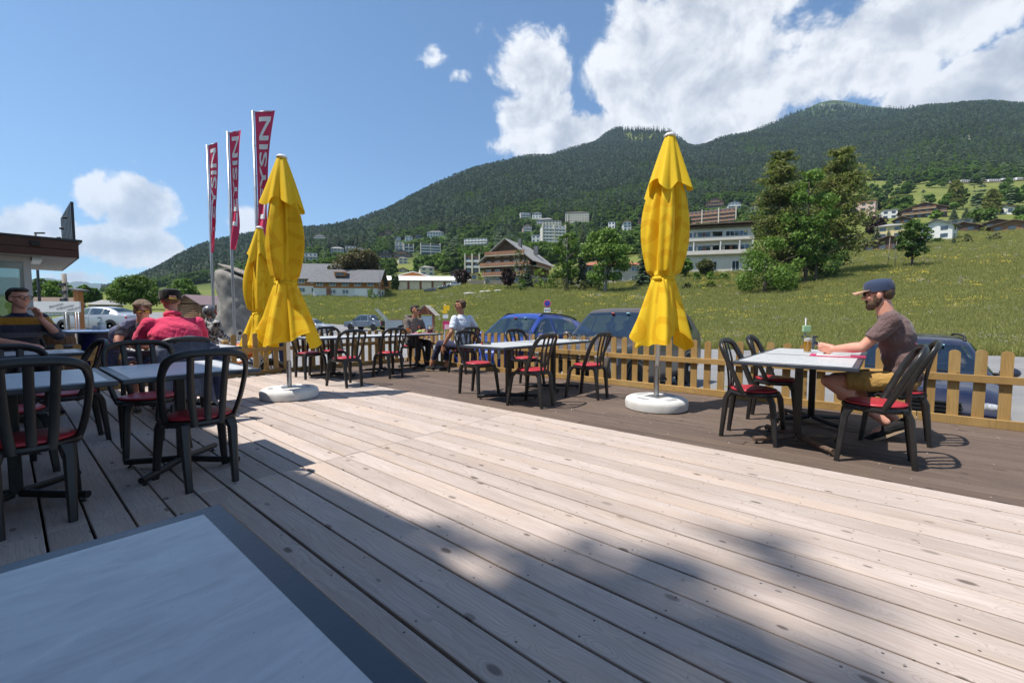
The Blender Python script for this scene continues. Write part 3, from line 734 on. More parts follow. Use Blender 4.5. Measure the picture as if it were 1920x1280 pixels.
def forest():
    rr = np.random.RandomState(3); N = 230000
    phi = rr.uniform(-R(52), R(52), N); rad = np.sqrt(rr.uniform(240 ** 2, 1750 ** 2, N))
    X = rad * np.sin(phi); Y = rad * np.cos(phi)
    k = Y > 235; X = X[k]; Y = Y[k]
    # a few on the two far summits
    M = 9000; phi = rr.uniform(R(8), R(46), M); rad = rr.uniform(1700, 2350, M)
    X = np.concatenate([X, rad * np.sin(phi)]); Y = np.concatenate([Y, rad * np.cos(phi)])
    Z, px, py = ground(X, Y)
    run = _look(px, np.log(Y), _RUN)
    u = rr.rand(len(X)); u2 = rr.rand(len(X))
    sky = np.interp(px, SKYL[:, 0], SKYL[:, 1]); bas = np.interp(px, BASEL[:, 0], BASEL[:, 1])
    t = (py - sky) / np.maximum(20, bas - sky)
    patch = fbm(X / 70.0, Y / 70.0, 3)
    dens = np.ones(len(X)) * 0.8
    dens = np.where(Y < 420, 0.62, dens)
    dens *= np.where((t > 0.62) & (px > 540) & (px < 1620), np.clip((patch - 0.28) * 4.0, 0.12, 0.9), 1)
    dens = np.where((px > 1575) & (py > 339), 0.05 * (patch > 0.45), dens)
    dens = np.where((px > 1575) & (py > 400), 0.10, dens)
    dens = np.where((py < 270) & (px > 1168) & (px < 1295) & (Y > 1350), 0.07, dens)
    dens = np.where((Y > 1700), 0.30, dens)
    dens = np.where((py < 228) & (px > 1490) & (px < 1745) & (Y > 1500), 0.4, dens)
    for (cx, cy, hx, hy, q) in ((1812, 262, 42, 24, 0.93), (1370, 326, 55, 12, 0.9), (880, 412, 14, 8, 0.8), (700, 428, 22, 8, 0.97), (770, 497, 45, 8, 0.97), (705, 458, 14, 6, 0.8)):
        dens *= 1 - q * np.exp(-(((px - cx) / hx) ** 2 + ((py - cy) / hy) ** 2))
    pc = np.clip(1.06 - t * 1.25 + (patch - 0.45) * 3.2, 0.10, 0.97)
    pc = np.where(Y < 420, 0.25, pc)
    dens = np.where((px < 190) | ((px < 545) & (Y < 430)), 0.0, dens)
    con = u2 < pc
    keep = (py <= run + 14) & (u < dens)
    hgt = np.where(con, rr.uniform(13, 25, len(X)), rr.uniform(7, 13, len(X)))
    hgt = np.where(Y > 1700, hgt * 0.8, hgt)
    hgt = hgt * np.clip((px - 170) / 170, 0.35, 1.0)
    topy = py - hgt * FPX / Y; hw = hgt * np.where(con, 0.18, 0.42) * FPX / Y
    for (x0, x1, y0, y1, yd, *_r) in TOWN:
        hit = (px + hw > x0) & (px - hw < x1) & (topy < y1 - (y1 - y0) * 0.22) & (py > y0) & (Y < yd + 9)
        keep &= ~hit
    P = np.stack([X, Y, Z - 0.3], -1)
    r = random.Random(5); pro = []
    for i in range(5):
        VF = spruce_geo(r, 1.0, r.uniform(0.15, 0.20), tiers=12, per=7); pro.append((geo_mesh('spruce', VF), 'spruce_needles'))
    cA = proto_coll('spruces', pro)
    pro = []
    for i in range(6):
        cl = crown_clumps(r, 0.28, 0.92, 0.33, 15, 'round', 0.40)
        V, F = leaf_cloud(r, cl, 1500, 0.075, 0.9); 
        pro.append((geo_mesh('broadleaf', (V, F)), ['broad_leaf', 'broad_leaf_mid', 'broad_leaf_mid', 'broad_leaf_dark', 'broad_leaf', 'broad_leaf_mid'][i]))
    cB = proto_coll('broadleaves', pro)
    a = keep & con; b = keep & ~con
    scatter('conifer_forest', cA, P[a], hgt[a], rr.randint(0, 5, a.sum()), 'dark spruce forest covering the upper mountain slopes', 'forest', seed=2)
    scatter('broadleaf_wood', cB, P[b], hgt[b], rr.randint(0, 6, b.sum()), 'light green broadleaf wood on the lower slopes around the town', 'wood', seed=4)
    print('forest', a.sum(), b.sum())
    return cA, cB
SPRUCES, BROADS = forest()

# ------------------------------------------------------------------ meadow grass and flowers
leaf_mat('grass_blade', (0.185, 0.205, 0.045), (0.385, 0.355, 0.130), 0.42, 0.2)
pm('flower_yellow', (0.75, 0.55, 0.02), (0.85, 0.65, 0.05), rough=0.7)
pm('flower_lilac', (0.34, 0.28, 0.36), (0.45, 0.40, 0.48), rough=0.7)
def meadow():
    r = random.Random(9); rr = np.random.RandomState(12); pro = []
    for i in range(5):
        V = []; F = []
        for k in range(22):
            a = r.uniform(0, 6.283); d = r.uniform(0, 0.30); b = Vector((d * math.cos(a), d * math.sin(a), -0.03))
            hgt = r.uniform(0.16, 0.46); ln = Vector((r.uniform(-0.16, 0.18), r.uniform(-0.16, 0.16), 0)); w = r.uniform(0.006, 0.012)
            s = rvec(r); s.z = 0; s.normalize(); o = len(V)
            V += [b - s * w, b + s * w, b + ln * 0.4 + Vector((0, 0, hgt * 0.6)) + s * w, b + ln * 0.4 + Vector((0, 0, hgt * 0.6)) - s * w, b + ln + Vector((0, 0, hgt))]
            F += [(o, o + 1, o + 2, o + 3), (o + 3, o + 2, o + 4)]
        pro.append((geo_mesh('grass_tuft', (V, F)), 'grass_blade'))
    cG = proto_coll('grass_tufts', pro)
    N = 240000
    px = rr.uniform(560, 1990, N); Y = np.exp(rr.uniform(math.log(16.5), math.log(190), N)); X = (px - 960) / FPX * Y * 1.0
    Z, pxx, pyy = ground(X, Y)
    run = _look(pxx, np.log(Y), _RUN)
    keep = (pyy <= run + 3)
    keep &= np.array([not on_asphalt(a, b) for a, b in zip(X, Y)])
    for (u0, u1, v0, v1) in ((-3, 9.3, -4, 6.7),):
        pass
    dens = np.clip(0.28 + 0.0 * Y, 0, 1); keep &= rr.rand(N) < 0.62
    P = np.stack([X, Y, Z], -1)[keep]; sc = (0.62 + np.clip(P[:, 1] / 75, 0, 1.2)) * rr.uniform(0.7, 1.2, len(P))
    scatter('meadow_grass', cG, P, sc, rr.randint(0, 5, len(P)), 'long uncut meadow grass on the slope above the car park', 'grass', tilt=0.25, seed=6)
    for nm, mt, n, lab, cat, rad in (('yellow_meadow_flowers', 'flower_yellow', 1000, 'yellow wild flowers sprinkled through the meadow', 'flowers', 0.035), ('lilac_meadow_flowers', 'flower_lilac', 600, 'pale lilac flowering grasses in the meadow', 'flowers', 0.04)):
        V = []; F = []
        for k in range(7):
            c = Vector((r.uniform(-0.35, 0.35), r.uniform(-0.35, 0.35), r.uniform(0.28, 0.5))); o = len(V); q = rad * r.uniform(0.7, 1.3)
            for m in range(6): V.append(c + Vector((q * math.cos(m * 1.047), q * math.sin(m * 1.047), -0.4 * q)))
            V.append(c + Vector((0, 0, 0.4 * q))); F += [(o + m, o + (m + 1) % 6, o + 6) for m in range(6)]
        cF = proto_coll(nm, [(geo_mesh('flower', (V, F)), mt)])
        idx = rr.choice(len(P), 60000 if len(P) > 60000 else len(P), False); Q = P[idx]
        f = fbm(Q[:, 0] / 7.0 + (3 if rad < 0.04 else 50), Q[:, 1] / 7.0, 3); Q = Q[f + rr.normal(0, 0.04, len(Q)) > (0.53 if rad < 0.04 else 0.56)][:n]
        scatter(nm, cF, Q, np.clip(Q[:, 1] / 45, 0.7, 1.6), np.zeros(len(Q), int), lab, cat, seed=8)
    print('grass', len(P))
meadow()
# ================================================================== deck
PITCHV = 0.1636
pm('under_deck', (0.010, 0.009, 0.008), (0.02, 0.017, 0.014), rough=0.95)
def plank_mesh(w, L, t=0.03, c=0.003):
    """plank along y, top at z=0, small chamfer"""
    m = MB(); h = w / 2; l = L / 2
    top = [(-h + c, -l + c, 0), (h - c, -l + c, 0), (h - c, l - c, 0), (-h + c, l - c, 0)]
    mid = [(-h, -l, -c), (h, -l, -c), (h, l, -c), (-h, l, -c)]
    bot = [(-h, -l, -t), (h, -l, -t), (h, l, -t), (-h, l, -t)]
    m.add(top + mid + bot, [(0, 1, 2, 3), (11, 10, 9, 8)] + [(i + 4, (i + 1) % 4 + 4, (i + 1) % 4, i) for i in range(4)] + [(i + 8, (i + 1) % 4 + 8, (i + 1) % 4 + 4, i + 4) for i in range(4)])
    return m.mesh('plank')
deck = thing('deck', None, None, (0, 0, 0), DA, kind='structure'); del_keys = None
side_deck = thing('side_deck', None, None, (0, 0, 0), DA, kind='structure')
rd = random.Random(21)
def lay(parent, mat, v0, n, pitch, gap, runs):
    cache = {}
    for i in range(n):
        for (u0, u1) in (runs(i) if callable(runs) else runs):
            key = round(u1 - u0, 3)
            if key not in cache:
                cache[key] = plank_mesh(pitch - gap, u1 - u0 - 0.004); cache[key].materials.append(MATS[mat])
            o = bpy.data.objects.new('plank', cache[key]); COL.objects.link(o); o.parent = parent
            o.location = (v0 + pitch * (i + 0.5) + rd.uniform(-0.0012, 0.0012), (u0 + u1) / 2, rd.uniform(-0.0015, 0.0015))
            o.rotation_euler = (0, rd.uniform(-0.003, 0.003), math.pi if rd.random() < 0.5 else 0)
lay(deck, 'deck_larch', 3.85 - PITCHV * 38, 38, PITCHV, 0.0115, [(3.25, 8.9), (-2.4, 3.25)])
def dark_runs(i):
    k = [2.4, 4.6, 0.9, 3.6][i % 4]
    return [(-3.2, k), (k, min(k + 4.2, 9.0)), (min(k + 4.2, 9.0) - 0.0, 9.0)] if k + 4.2 < 8.6 else [(-3.2, k), (k, 9.0)]
lay(side_deck, 'deck_stained', 3.852, 18, 0.1445, 0.0075, dark_runs)
m = MB()
for u in np.arange(-2.2, 9.1, 0.62): m.box((2.1, float(u), -0.075), (8.9, 0.05, 0.085))
m.box((2.1, 3.25, -0.27), (8.8, 11.9, 0.22)); m.build('deck_frame', 'under_deck', deck)

# ------------------------------------------------------------------ picket fence
def picket_mesh(h, w, t):
    n = 7; pts = [(-w / 2, 0), (w / 2, 0)] + [(w / 2 * math.cos(math.pi * k / n), h - w * 0.42 + w * 0.42 * math.sin(math.pi * k / n)) for k in range(n + 1)]
    m = MB(); m.prism(pts, -t / 2, t / 2); return m.mesh('picket')
PK = {}
def fence(label, a, b, h, seedv, first=0.09, rail_side=-1, posts=(), skip=()):
    a = Vector(a); b = Vector(b); d = b - a; L = d.length; ang = math.atan2(d.y, d.x)
    f = thing('picket_fence', label, 'fence', a, ang, None)
    r = random.Random(seedv); ys = 0.02 * rail_side
    # panels of about 1.85 m: rails are separate lengths
    x = 0.0
    while x < L - 0.05:
        x2 = min(L, x + 1.86)
        for z, hh in ((0.045, 0.09), (0.485, 0.075)):
            mm = MB(); mm.box((0, 0, 0), (0.045 if False else (x2 - x - 0.006), 0.036, hh))
            # grain runs along local y in the wood material: build the rail along y and turn it
            mm = MB(); mm.box((0, 0, 0), (0.036, x2 - x - 0.006, hh))
            o = mm.build('rail', 'fence_pine', f, bevel=0.003); o.location = ((x + x2) / 2, ys + 0.0 * r.random(), z + r.uniform(-0.004, 0.004)); o.rotation_euler = (0, 0, -math.pi / 2)
        px_ = x + first
        while px_ < x2 - 0.05:
            if h not in PK:
                me0 = picket_mesh(h, 0.088, 0.02)
                # same trick: the grain axis is y, so swap y and z
                for vv in me0.vertices: vv.co = (vv.co.x, vv.co.z, -vv.co.y)
                me0.materials.append(MATS['fence_pine']); PK[h] = me0
            o = bpy.data.objects.new('picket', PK[h]); COL.objects.link(o); o.parent = f
            o.location = (px_, ys + 0.031 * -rail_side * 1.0, 0.012 + r.uniform(-0.008, 0.008)); o.rotation_euler = (math.pi / 2, r.uniform(-0.008, 0.008), 0)
            px_ += 0.181
        x = x2
    for q in posts:
        mm = MB(); w = 0.045; mm.add([(-w, 0, -w), (w, 0, -w), (w, 0, w), (-w, 0, w), (-w, 0.66, -w), (w, 0.66, -w), (w, 0.66, w), (-w, 0.66, w), (-w * .5, 0.69, -w * .5), (w * .5, 0.69, -w * .5), (w * .5, 0.69, w * .5), (-w * .5, 0.69, w * .5)],
                            [(3, 2, 1, 0), (0, 1, 5, 4), (1, 2, 6, 5), (2, 3, 7, 6), (3, 0, 4, 7), (4, 5, 9, 8), (5, 6, 10, 9), (6, 7, 11, 10), (7, 4, 8, 11), (8, 9, 10, 11)])
        o = mm.build('post', 'fence_pine', f); o.location = (q, ys, 0.0); o.rotation_euler = (math.pi / 2, 0, 0)
    return f
fence('golden pine picket fence along the dark deck edge in front of the parked cars', D(9.0, 6.46), D(-3.0, 6.40), 0.765, 3, rail_side=-1)
fence('pine picket fence across the far end of the deck right of the corner post', D(9.02, 2.62), D(9.02, 6.40), 0.775, 4, rail_side=-1, posts=(-0.05,))
fence('pine picket fence behind the couple and the striped sweater man', D(9.02, -2.0), D(9.02, 2.5), 0.70, 5, rail_side=-1)

# ================================================================== tables
def marble():
    m, T, b = principled('marble_laminate')
    tc = T.new('ShaderNodeTexCoord')
    v = T.vmath('MULTIPLY', tc.outputs['Object'], (1.0, 3.2, 1.0))
    n = T.noise(v, 2.6, 8, 0.66, 1.2); n2 = T.noise(v, 9.0, 6, 0.6, 0.8)
    vein = T.mapr(T.math('ABSOLUTE', T.math('SUBTRACT', n.outputs[0], 0.5)), 0.0, 0.14, 1.0, 0.0, smooth=True)
    spk = T.noise(tc.outputs['Object'], 190, 1, 0.5)
    col = T.mix(T.math('MULTIPLY', vein, T.mapr(n2.outputs[0], 0.35, 0.7, 0.0, 0.75)), (0.56, 0.57, 0.58, 1), (0.38, 0.405, 0.43, 1))
    col = T.mix(T.mapr(spk.outputs[0], 0.785, 0.80, 0, 0.8), col, (0.05, 0.045, 0.04, 1))
    T.link(col, b.inputs['Base Color']); T.link(T.mapr(n2.outputs[0], 0.3, 0.7, 0.24, 0.46), b.inputs['Roughness'])
    MATS['marble_laminate'] = m
marble()
pm('table_edge', (0.030, 0.038, 0.055), (0.045, 0.055, 0.075), scale=14, rough=0.36, bump=0.05, spec=0.6)
pm('table_iron', (0.014, 0.014, 0.015), (0.030, 0.028, 0.027), scale=20, rough=0.42, bump=0.15, metal=0.2)
pm('rusty_iron', (0.05, 0.045, 0.042), (0.24, 0.14, 0.085), scale=9, rough=0.75, bump=0.5)
TB = {}
def table(label, u0, u1, v0, v1, group=None, h=0.74, foot='table_iron', turn=0.0, rzx=0.0):
    cx, cy = (v0 + v1) / 2, (u0 + u1) / 2; W, L = v1 - v0, u1 - u0
    t = thing('bistro_table', label, 'table', D(cy, cx), DA + rzx, group)
    m = MB(); m.box((0, 0, h - 0.0175), (W, L, 0.031)); m.build('tabletop', 'table_edge', t, 30, bevel=0.007, seg=3)
    e = 0.042; m = MB(); m.box((0, 0, h - 0.003), (W - 2 * e, L - 2 * e, 0.0075)); m.build('laminate_panel', 'marble_laminate', t, bevel=0.0015)
    m = MB(); m.box((0, 0, h - 0.042), (min(W, L) * 0.5, 0.05, 0.018)); m.box((0, 0, h - 0.0425), (0.05, min(W, L) * 0.5, 0.017)); m.build('bracket', 'table_iron', t)
    m = MB(); m.box((0, 0, (h - 0.05) / 2 + 0.03), (0.058, 0.058, h - 0.11)); m.build('column', 'table_iron', t, bevel=0.006, seg=2)
    q = 0.40
    for k in range(4):
        a = turn + math.pi / 4 + k * math.pi / 2
        d = Vector((math.cos(a), math.sin(a), 0))
        mm = MB(); mm.tube([d * 0.03 + Vector((0, 0, 0.062)), d * 0.2 + Vector((0, 0, 0.050)), d * q + Vector((0, 0, 0.042))], [0.024, 0.023, 0.022], 10)
        ft = mm.build('foot', foot, t, 40)
        mm = MB(); mm.lathe([(0.013, 0.0), (0.016, 0.006), (0.012, 0.012), (0.005, 0.013), (0.005, 0.03)], 10, c=tuple(d * (q - 0.03)))
        mm.build('glide', 'table_iron', ft)
    return t
table('nearest table, its white marbled top filling the lower left corner', 0.16, 1.02, -0.58, 0.275)
table('table with patchy rust on its feet beside the bearded man', 0.13, 0.98, 4.04, 5.02, foot='rusty_iron')
table('table under the beer glass, joined behind the rusty footed one', 0.13, 0.98, 5.03, 5.98)
table('table with the black ashtray beside the yellow parasol on the dark boards', 3.44, 4.22, 3.86, 4.92)
table('table with the tall water glass by the fence, joined to the ashtray one', 3.45, 4.23, 4.93, 5.98)
table('empty white table just right of the left parasol at the far fence', 7.22, 8.0, 3.35, 4.36)
table('middle table of the far row, between the empty one and the diners', 7.24, 8.02, 4.37, 5.36)
table('far table laid with salad plate, bread basket and jug', 7.26, 8.04, 5.37, 6.16)
table('blue edged table behind the leftmost near chair, partly cut by the frame', 3.42, 4.40, -0.42, 0.425)
table('blue edged table behind the two slatted chairs on the left, lit at its right end', 3.44, 4.44, 0.44, 1.20)
table('small table with the green sunglasses between the woman and the red shirted man', 6.08, 6.78, 0.86, 1.92)
table('table under the striped sweater man\'s hand at the left edge', 6.35, 7.12, -0.62, 0.55)

# ================================================================== plastic bistro chair
pm('chair_plastic', (0.013, 0.013, 0.014), (0.022, 0.021, 0.021), scale=18, rough=0.40, bump=0.04, bscale=220, spec=0.5)
pm('red_vinyl', (0.36, 0.022, 0.035), (0.43, 0.032, 0.045), scale=8, rough=0.38, bump=0.05, bscale=160)
def make_chair():
    t = thing('bistro_chair', 'x', 'chair')
    m = MB(); m.lathe([(0.02, 0.395), (0.17, 0.395), (0.208, 0.402), (0.218, 0.42), (0.214, 0.437), (0.19, 0.44), (0.02, 0.44)], 28, sx=1.0, sy=0.97); m.build('seat', 'chair_plastic', t, 40)
    m = MB(); m.lathe([(0.0, 0.443), (0.14, 0.443), (0.186, 0.443), (0.193, 0.450), (0.187, 0.459), (0.16, 0.466), (0.10, 0.4685), (0.0, 0.469)], 30); m.build('cushion', 'red_vinyl', t, True)
    arch = [(-0.178, -0.035, 0.400), (-0.203, -0.055, 0.455), (-0.222, -0.10, 0.56), (-0.232, -0.15, 0.68), (-0.231, -0.195, 0.775), (-0.206, -0.232, 0.846), (-0.14, -0.254, 0.878), (-0.07, -0.262, 0.886), (0, -0.264, 0.888)]
    arch += [(-x, y, z) for (x, y, z) in arch[-2::-1]]
    P = smooth_path(arch, 40)
    m = MB(); m.tube(P, [1.0] * 40, 10, flat=(0.0165, 0.0265), up=lambda i: (P[i].x * 1.2, -0.18 - 0.35 * (1 if P[i].z > .8 else 0) , 0.25 if P[i].z > 0.8 else 0.0)); m.build('back_frame', 'chair_plastic', t, 50)
    for x in (-0.098, 0.0, 0.098):
        sl = smooth_path([(x * 0.72, -0.196, 0.405), (x * 0.85, -0.190, 0.52), (x * 0.95, -0.208, 0.68), (x, -0.246, 0.83), (x, -0.258, 0.868)], 12)
        m = MB(); m.tube(sl, [1.0] * 12, 8, flat=(0.008, 0.021), up=(0, -1, 0.15)); m.build('slat', 'chair_plastic', t, 50)
    for sx in (-1, 1):
        for (a, k) in ((((0.158, 0.150, 0.425), (0.182, 0.185, 0.36), (0.208, 0.225, 0.0)), 'f'), (((0.125, -0.165, 0.425), (0.135, -0.195, 0.37), (0.130, -0.232, 0.0)), 'r')):
            pts = [Vector((p[0] * sx, p[1], p[2])) for p in a]
            m = MB(); rows = []
            for p, (w, d) in zip(pts, ((0.036, 0.030), (0.027, 0.024), (0.019, 0.017))):
                rows.append([p + Vector((x * w, y * d, 0)) for (x, y) in ((-1, -.6), (-.6, -1), (.6, -1), (1, -.6), (1, .6), (.6, 1), (-.6, 1), (-1, .6))])
            m.grid(rows, True); m.f.append(tuple(range(len(m.v) - 8, len(m.v)))); m.f.append(tuple(range(7, -1, -1)))
            m.build('leg', 'chair_plastic', t, 35)
    return t
CHAIR = make_chair(); _first = [True]
def chair(label, ur, v, face, group=None, dz=0.0, rz=0.0, along='u'):
    """ur: rear foot line; face +1 looks along +u, -1 along -u"""
    if along == 'u':
        if face > 0: loc = D(ur + 0.232, v); ang = DA
        else: loc = D(ur - 0.232, v); ang = DA + math.pi
    else:                       # faces along -v
        loc = D(ur, v - 0.232); ang = DA + math.pi / 2
    ang += rz
    if _first[0]:
        _first[0] = False; CHAIR.location = loc; CHAIR.rotation_euler = (0, 0, ang); CHAIR['label'] = label; return CHAIR
    return copy_tree(CHAIR, loc, ang, label)
chair('leftmost near chair, only partly inside the left edge of the picture', 3.32, 0.055, 1, rz=0.05)
chair('near chair pushed to the lit blue edged table, its slats against the white top', 3.31, 0.84, 1, rz=0.02)
chair('chair facing us behind the lit blue edged table on the left', 4.90, 0.76, -1, rz=0.06)
chair('chair facing us behind the blue edged table at the left edge', 4.95, -0.02, -1, rz=0.05)
chair('chair turned sideways near the left edge, its back in profile', 5.42, 0.56, -1, along='v', rz=0.1)
chair('chair the red shirted man sits on, dark jacket over its back', 5.42, 1.22, 1, rz=-0.05)
chair('chair under the woman in the blue scarf', 7.45, 1.10, -1)
chair('chair under the man in the striped sweater', 7.90, 0.12, -1, rz=0.25)
chair('dark chair back cut by the left edge beside the potted plant', 7.3, -0.42, -1, rz=-0.4)
chair('chair right behind the left parasol, at the empty far table', 8.16, 3.58, -1, rz=0.1)
chair('slatted chair seen from behind at the empty far table', 6.30, 3.53, 1, rz=0.04)
chair('chair beyond the empty far table, only its arch showing above the top', 8.28, 4.1, -1)
chair('slatted chair seen from behind at the middle table of the far row', 6.64, 4.56, 1, rz=-0.05)
chair('chair under the man in the grey hooded top', 8.34, 5.97, -1)
chair('chair under the man in the white shirt', 6.06, 5.88, 1, rz=-0.1)
chair('chair left of the ashtray table, nearest to the light boards', 4.64, 4.38, -1, rz=0.02)
chair('chair left of the water glass table, close to the fence', 4.58, 5.40, -1, rz=-0.06)
chair('chair right of the ashtray table, seen in profile', 3.11, 4.28, 1, rz=0.08)
chair('chair standing alone between the middle tables and the right parasol', 2.86, 5.22, 1, rz=0.02)
chair('chair left of the rusty footed table, half of its red seat in shadow', 1.125, 4.45, -1, rz=0.0)
chair('chair left of the beer glass table, behind the one with shaded seat', 1.10, 5.36, -1, rz=0.03)
chair('chair right of the rusty footed table, nearest to the right edge', -0.20, 4.37, 1, rz=0.05)
chair('chair the bearded man in the cap sits on', -0.33, 5.22, 1, rz=0.0)

# ================================================================== closed parasols
def fabric():
    m, T, b = principled('yellow_canvas')
    uv = T.new('ShaderNodeUVMap'); uv.uv_map = 'UVMap'
    P = uv.outputs[0]
    c = T.vmath('MULTIPLY', P, (2.6, 2.6, 0)); fr = T.vmath('SUBTRACT', T.vmath('FRACTION', c), (0.5, 0.5, 0))
    fl = T.vmath('FLOOR', c)
    wn = T.new('ShaderNodeTexWhiteNoise'); T.link(fl, wn.inputs['Vector'])
    # printed shapes: rings and bars, tone on tone
    d = T.vmath('LENGTH', fr); ring = T.math('MULTIPLY', T.math('GREATER_THAN', d, 0.22), T.math('LESS_THAN', d, 0.40))
    rot = T.new('ShaderNodeVectorRotate'); rot.rotation_type = 'Z_AXIS'; T.link(fr, rot.inputs[0]); T.link(T.math('MULTIPLY', wn.outputs[0], 6.28), rot.inputs['Angle'])
    sx = T.new('ShaderNodeSeparateXYZ'); T.link(rot.outputs[0], sx.inputs[0])
    barA = T.math('MULTIPLY', T.math('LESS_THAN', T.math('ABSOLUTE', T.math('ADD', sx.outputs[0], 0.18)), 0.08), T.math('LESS_THAN', T.math('ABSOLUTE', sx.outputs[1]), 0.40))
    barB = T.math('MULTIPLY', T.math('LESS_THAN', T.math('ABSOLUTE', T.math('SUBTRACT', T.math('ABSOLUTE', T.math('ADD', sx.outputs[1], 0.0)), 0.3)), 0.08), T.math('LESS_THAN', T.math('ABSOLUTE', sx.outputs[0]), 0.26))
    bars = T.math('MAXIMUM', barA, barB)
    pick = T.math('GREATER_THAN', wn.outputs[0], 0.55)
    pat = T.math('ADD', T.math('MULTIPLY', ring, pick), T.math('MULTIPLY', bars, T.math('SUBTRACT', 1.0, pick)))
    sy = T.new('ShaderNodeSeparateXYZ'); T.link(P, sy.inputs[0])
    pat = T.math('MULTIPLY', pat, T.math('LESS_THAN', sy.outputs[1], 2.55))
    tc = T.new('ShaderNodeTexCoord'); n = T.noise(tc.outputs['Object'], 5, 4, 0.6)
    base = T.mix(n.outputs[0], (0.84, 0.56, 0.014, 1), (0.88, 0.63, 0.035, 1))
    col = T.mix(T.math('MULTIPLY', pat, 0.48), base, (0.70, 0.355, 0.004, 1))
    T.link(col, b.inputs['Base Color']); b.inputs['Roughness'].default_value = 0.7; b.inputs['Specular IOR Level'].default_value = 0.25
    wv = T.noise(tc.outputs['Object'], 420, 1, 0.5); w2 = T.noise(T.vmath('MULTIPLY', tc.outputs['Object'], (1, 1, 0.35)), 12, 3, 0.5, 0.5)
    bp = T.new('ShaderNodeBump'); bp.inputs['Strength'].default_value = 0.16; bp.inputs['Distance'].default_value = 0.02
    T.link(T.math('ADD', T.math('MULTIPLY', wv.outputs[0], 0.03), w2.outputs[0]), bp.inputs['Height']); T.link(bp.outputs[0], b.inputs['Normal'])
    tr = T.new('ShaderNodeBsdfTranslucent'); T.link(T.mix(0.5, col, (0.9, 0.45, 0.0, 1)), tr.inputs[0])
    mx = T.new('ShaderNodeMixShader'); mx.inputs[0].default_value = 0.24
    T.link(b.outputs[0], mx.inputs[1]); T.link(tr.outputs[0], mx.inputs[2]); T.link(mx.outputs[0], T.n['Material Output'].inputs['Surface'])
    MATS['yellow_canvas'] = m
fabric()
pm('white_enamel', (0.72, 0.72, 0.72), (0.80, 0.80, 0.79), rough=0.35)
pm('galvanised', (0.36, 0.37, 0.38), (0.52, 0.53, 0.54), scale=25, rough=0.35, metal=0.9)
pm('concrete_pale', (0.52, 0.52, 0.50), (0.66, 0.66, 0.64), scale=9, rough=0.85, bump=0.25, bscale=120)
pm('concrete_shade', (0.30, 0.31, 0.32), (0.40, 0.41, 0.41), rough=0.8)
pm('black_knob', (0.012, 0.012, 0.012), rough=0.4)
def tri(x): return 0.6366 * math.asin(0.97 * math.sin(x))
def canopy_mesh(name, rows, n, rfun, z0, z1, cfun, v_of=lambda z: z):
    vs = []; uvs = []
    for i in range(rows):
        t = i / (rows - 1); z = lerp(z0, z1, t)
        for k in range(n):
            th = 2 * math.pi * k / n; r, dz = rfun(th, t, z); c = cfun(z)
            vs.append((c[0] + r * math.cos(th), c[1] + r * math.sin(th), z + dz)); uvs.append((th / 6.283 * 1.9, v_of(z)))
    fs = [(i * n + k, i * n + (k + 1) % n, (i + 1) * n + (k + 1) % n, (i + 1) * n + k) for i in range(rows - 1) for k in range(n)]
    me = bpy.data.meshes.new(name); me.from_pydata(vs, [], fs)
    ul = me.uv_layers.new(name='UVMap')
    for p in me.polygons:
        ks = [me.loops[i].vertex_index for i in p.loop_indices]; wrap = max(v % n for v in ks) == n - 1 and min(v % n for v in ks) == 0
        for li, vi in zip(p.loop_indices, ks):
            u = uvs[vi][0] + (1.9 if wrap and vi % n == 0 else 0); ul.data[li].uv = (u, uvs[vi][1])
    me.update(); return me
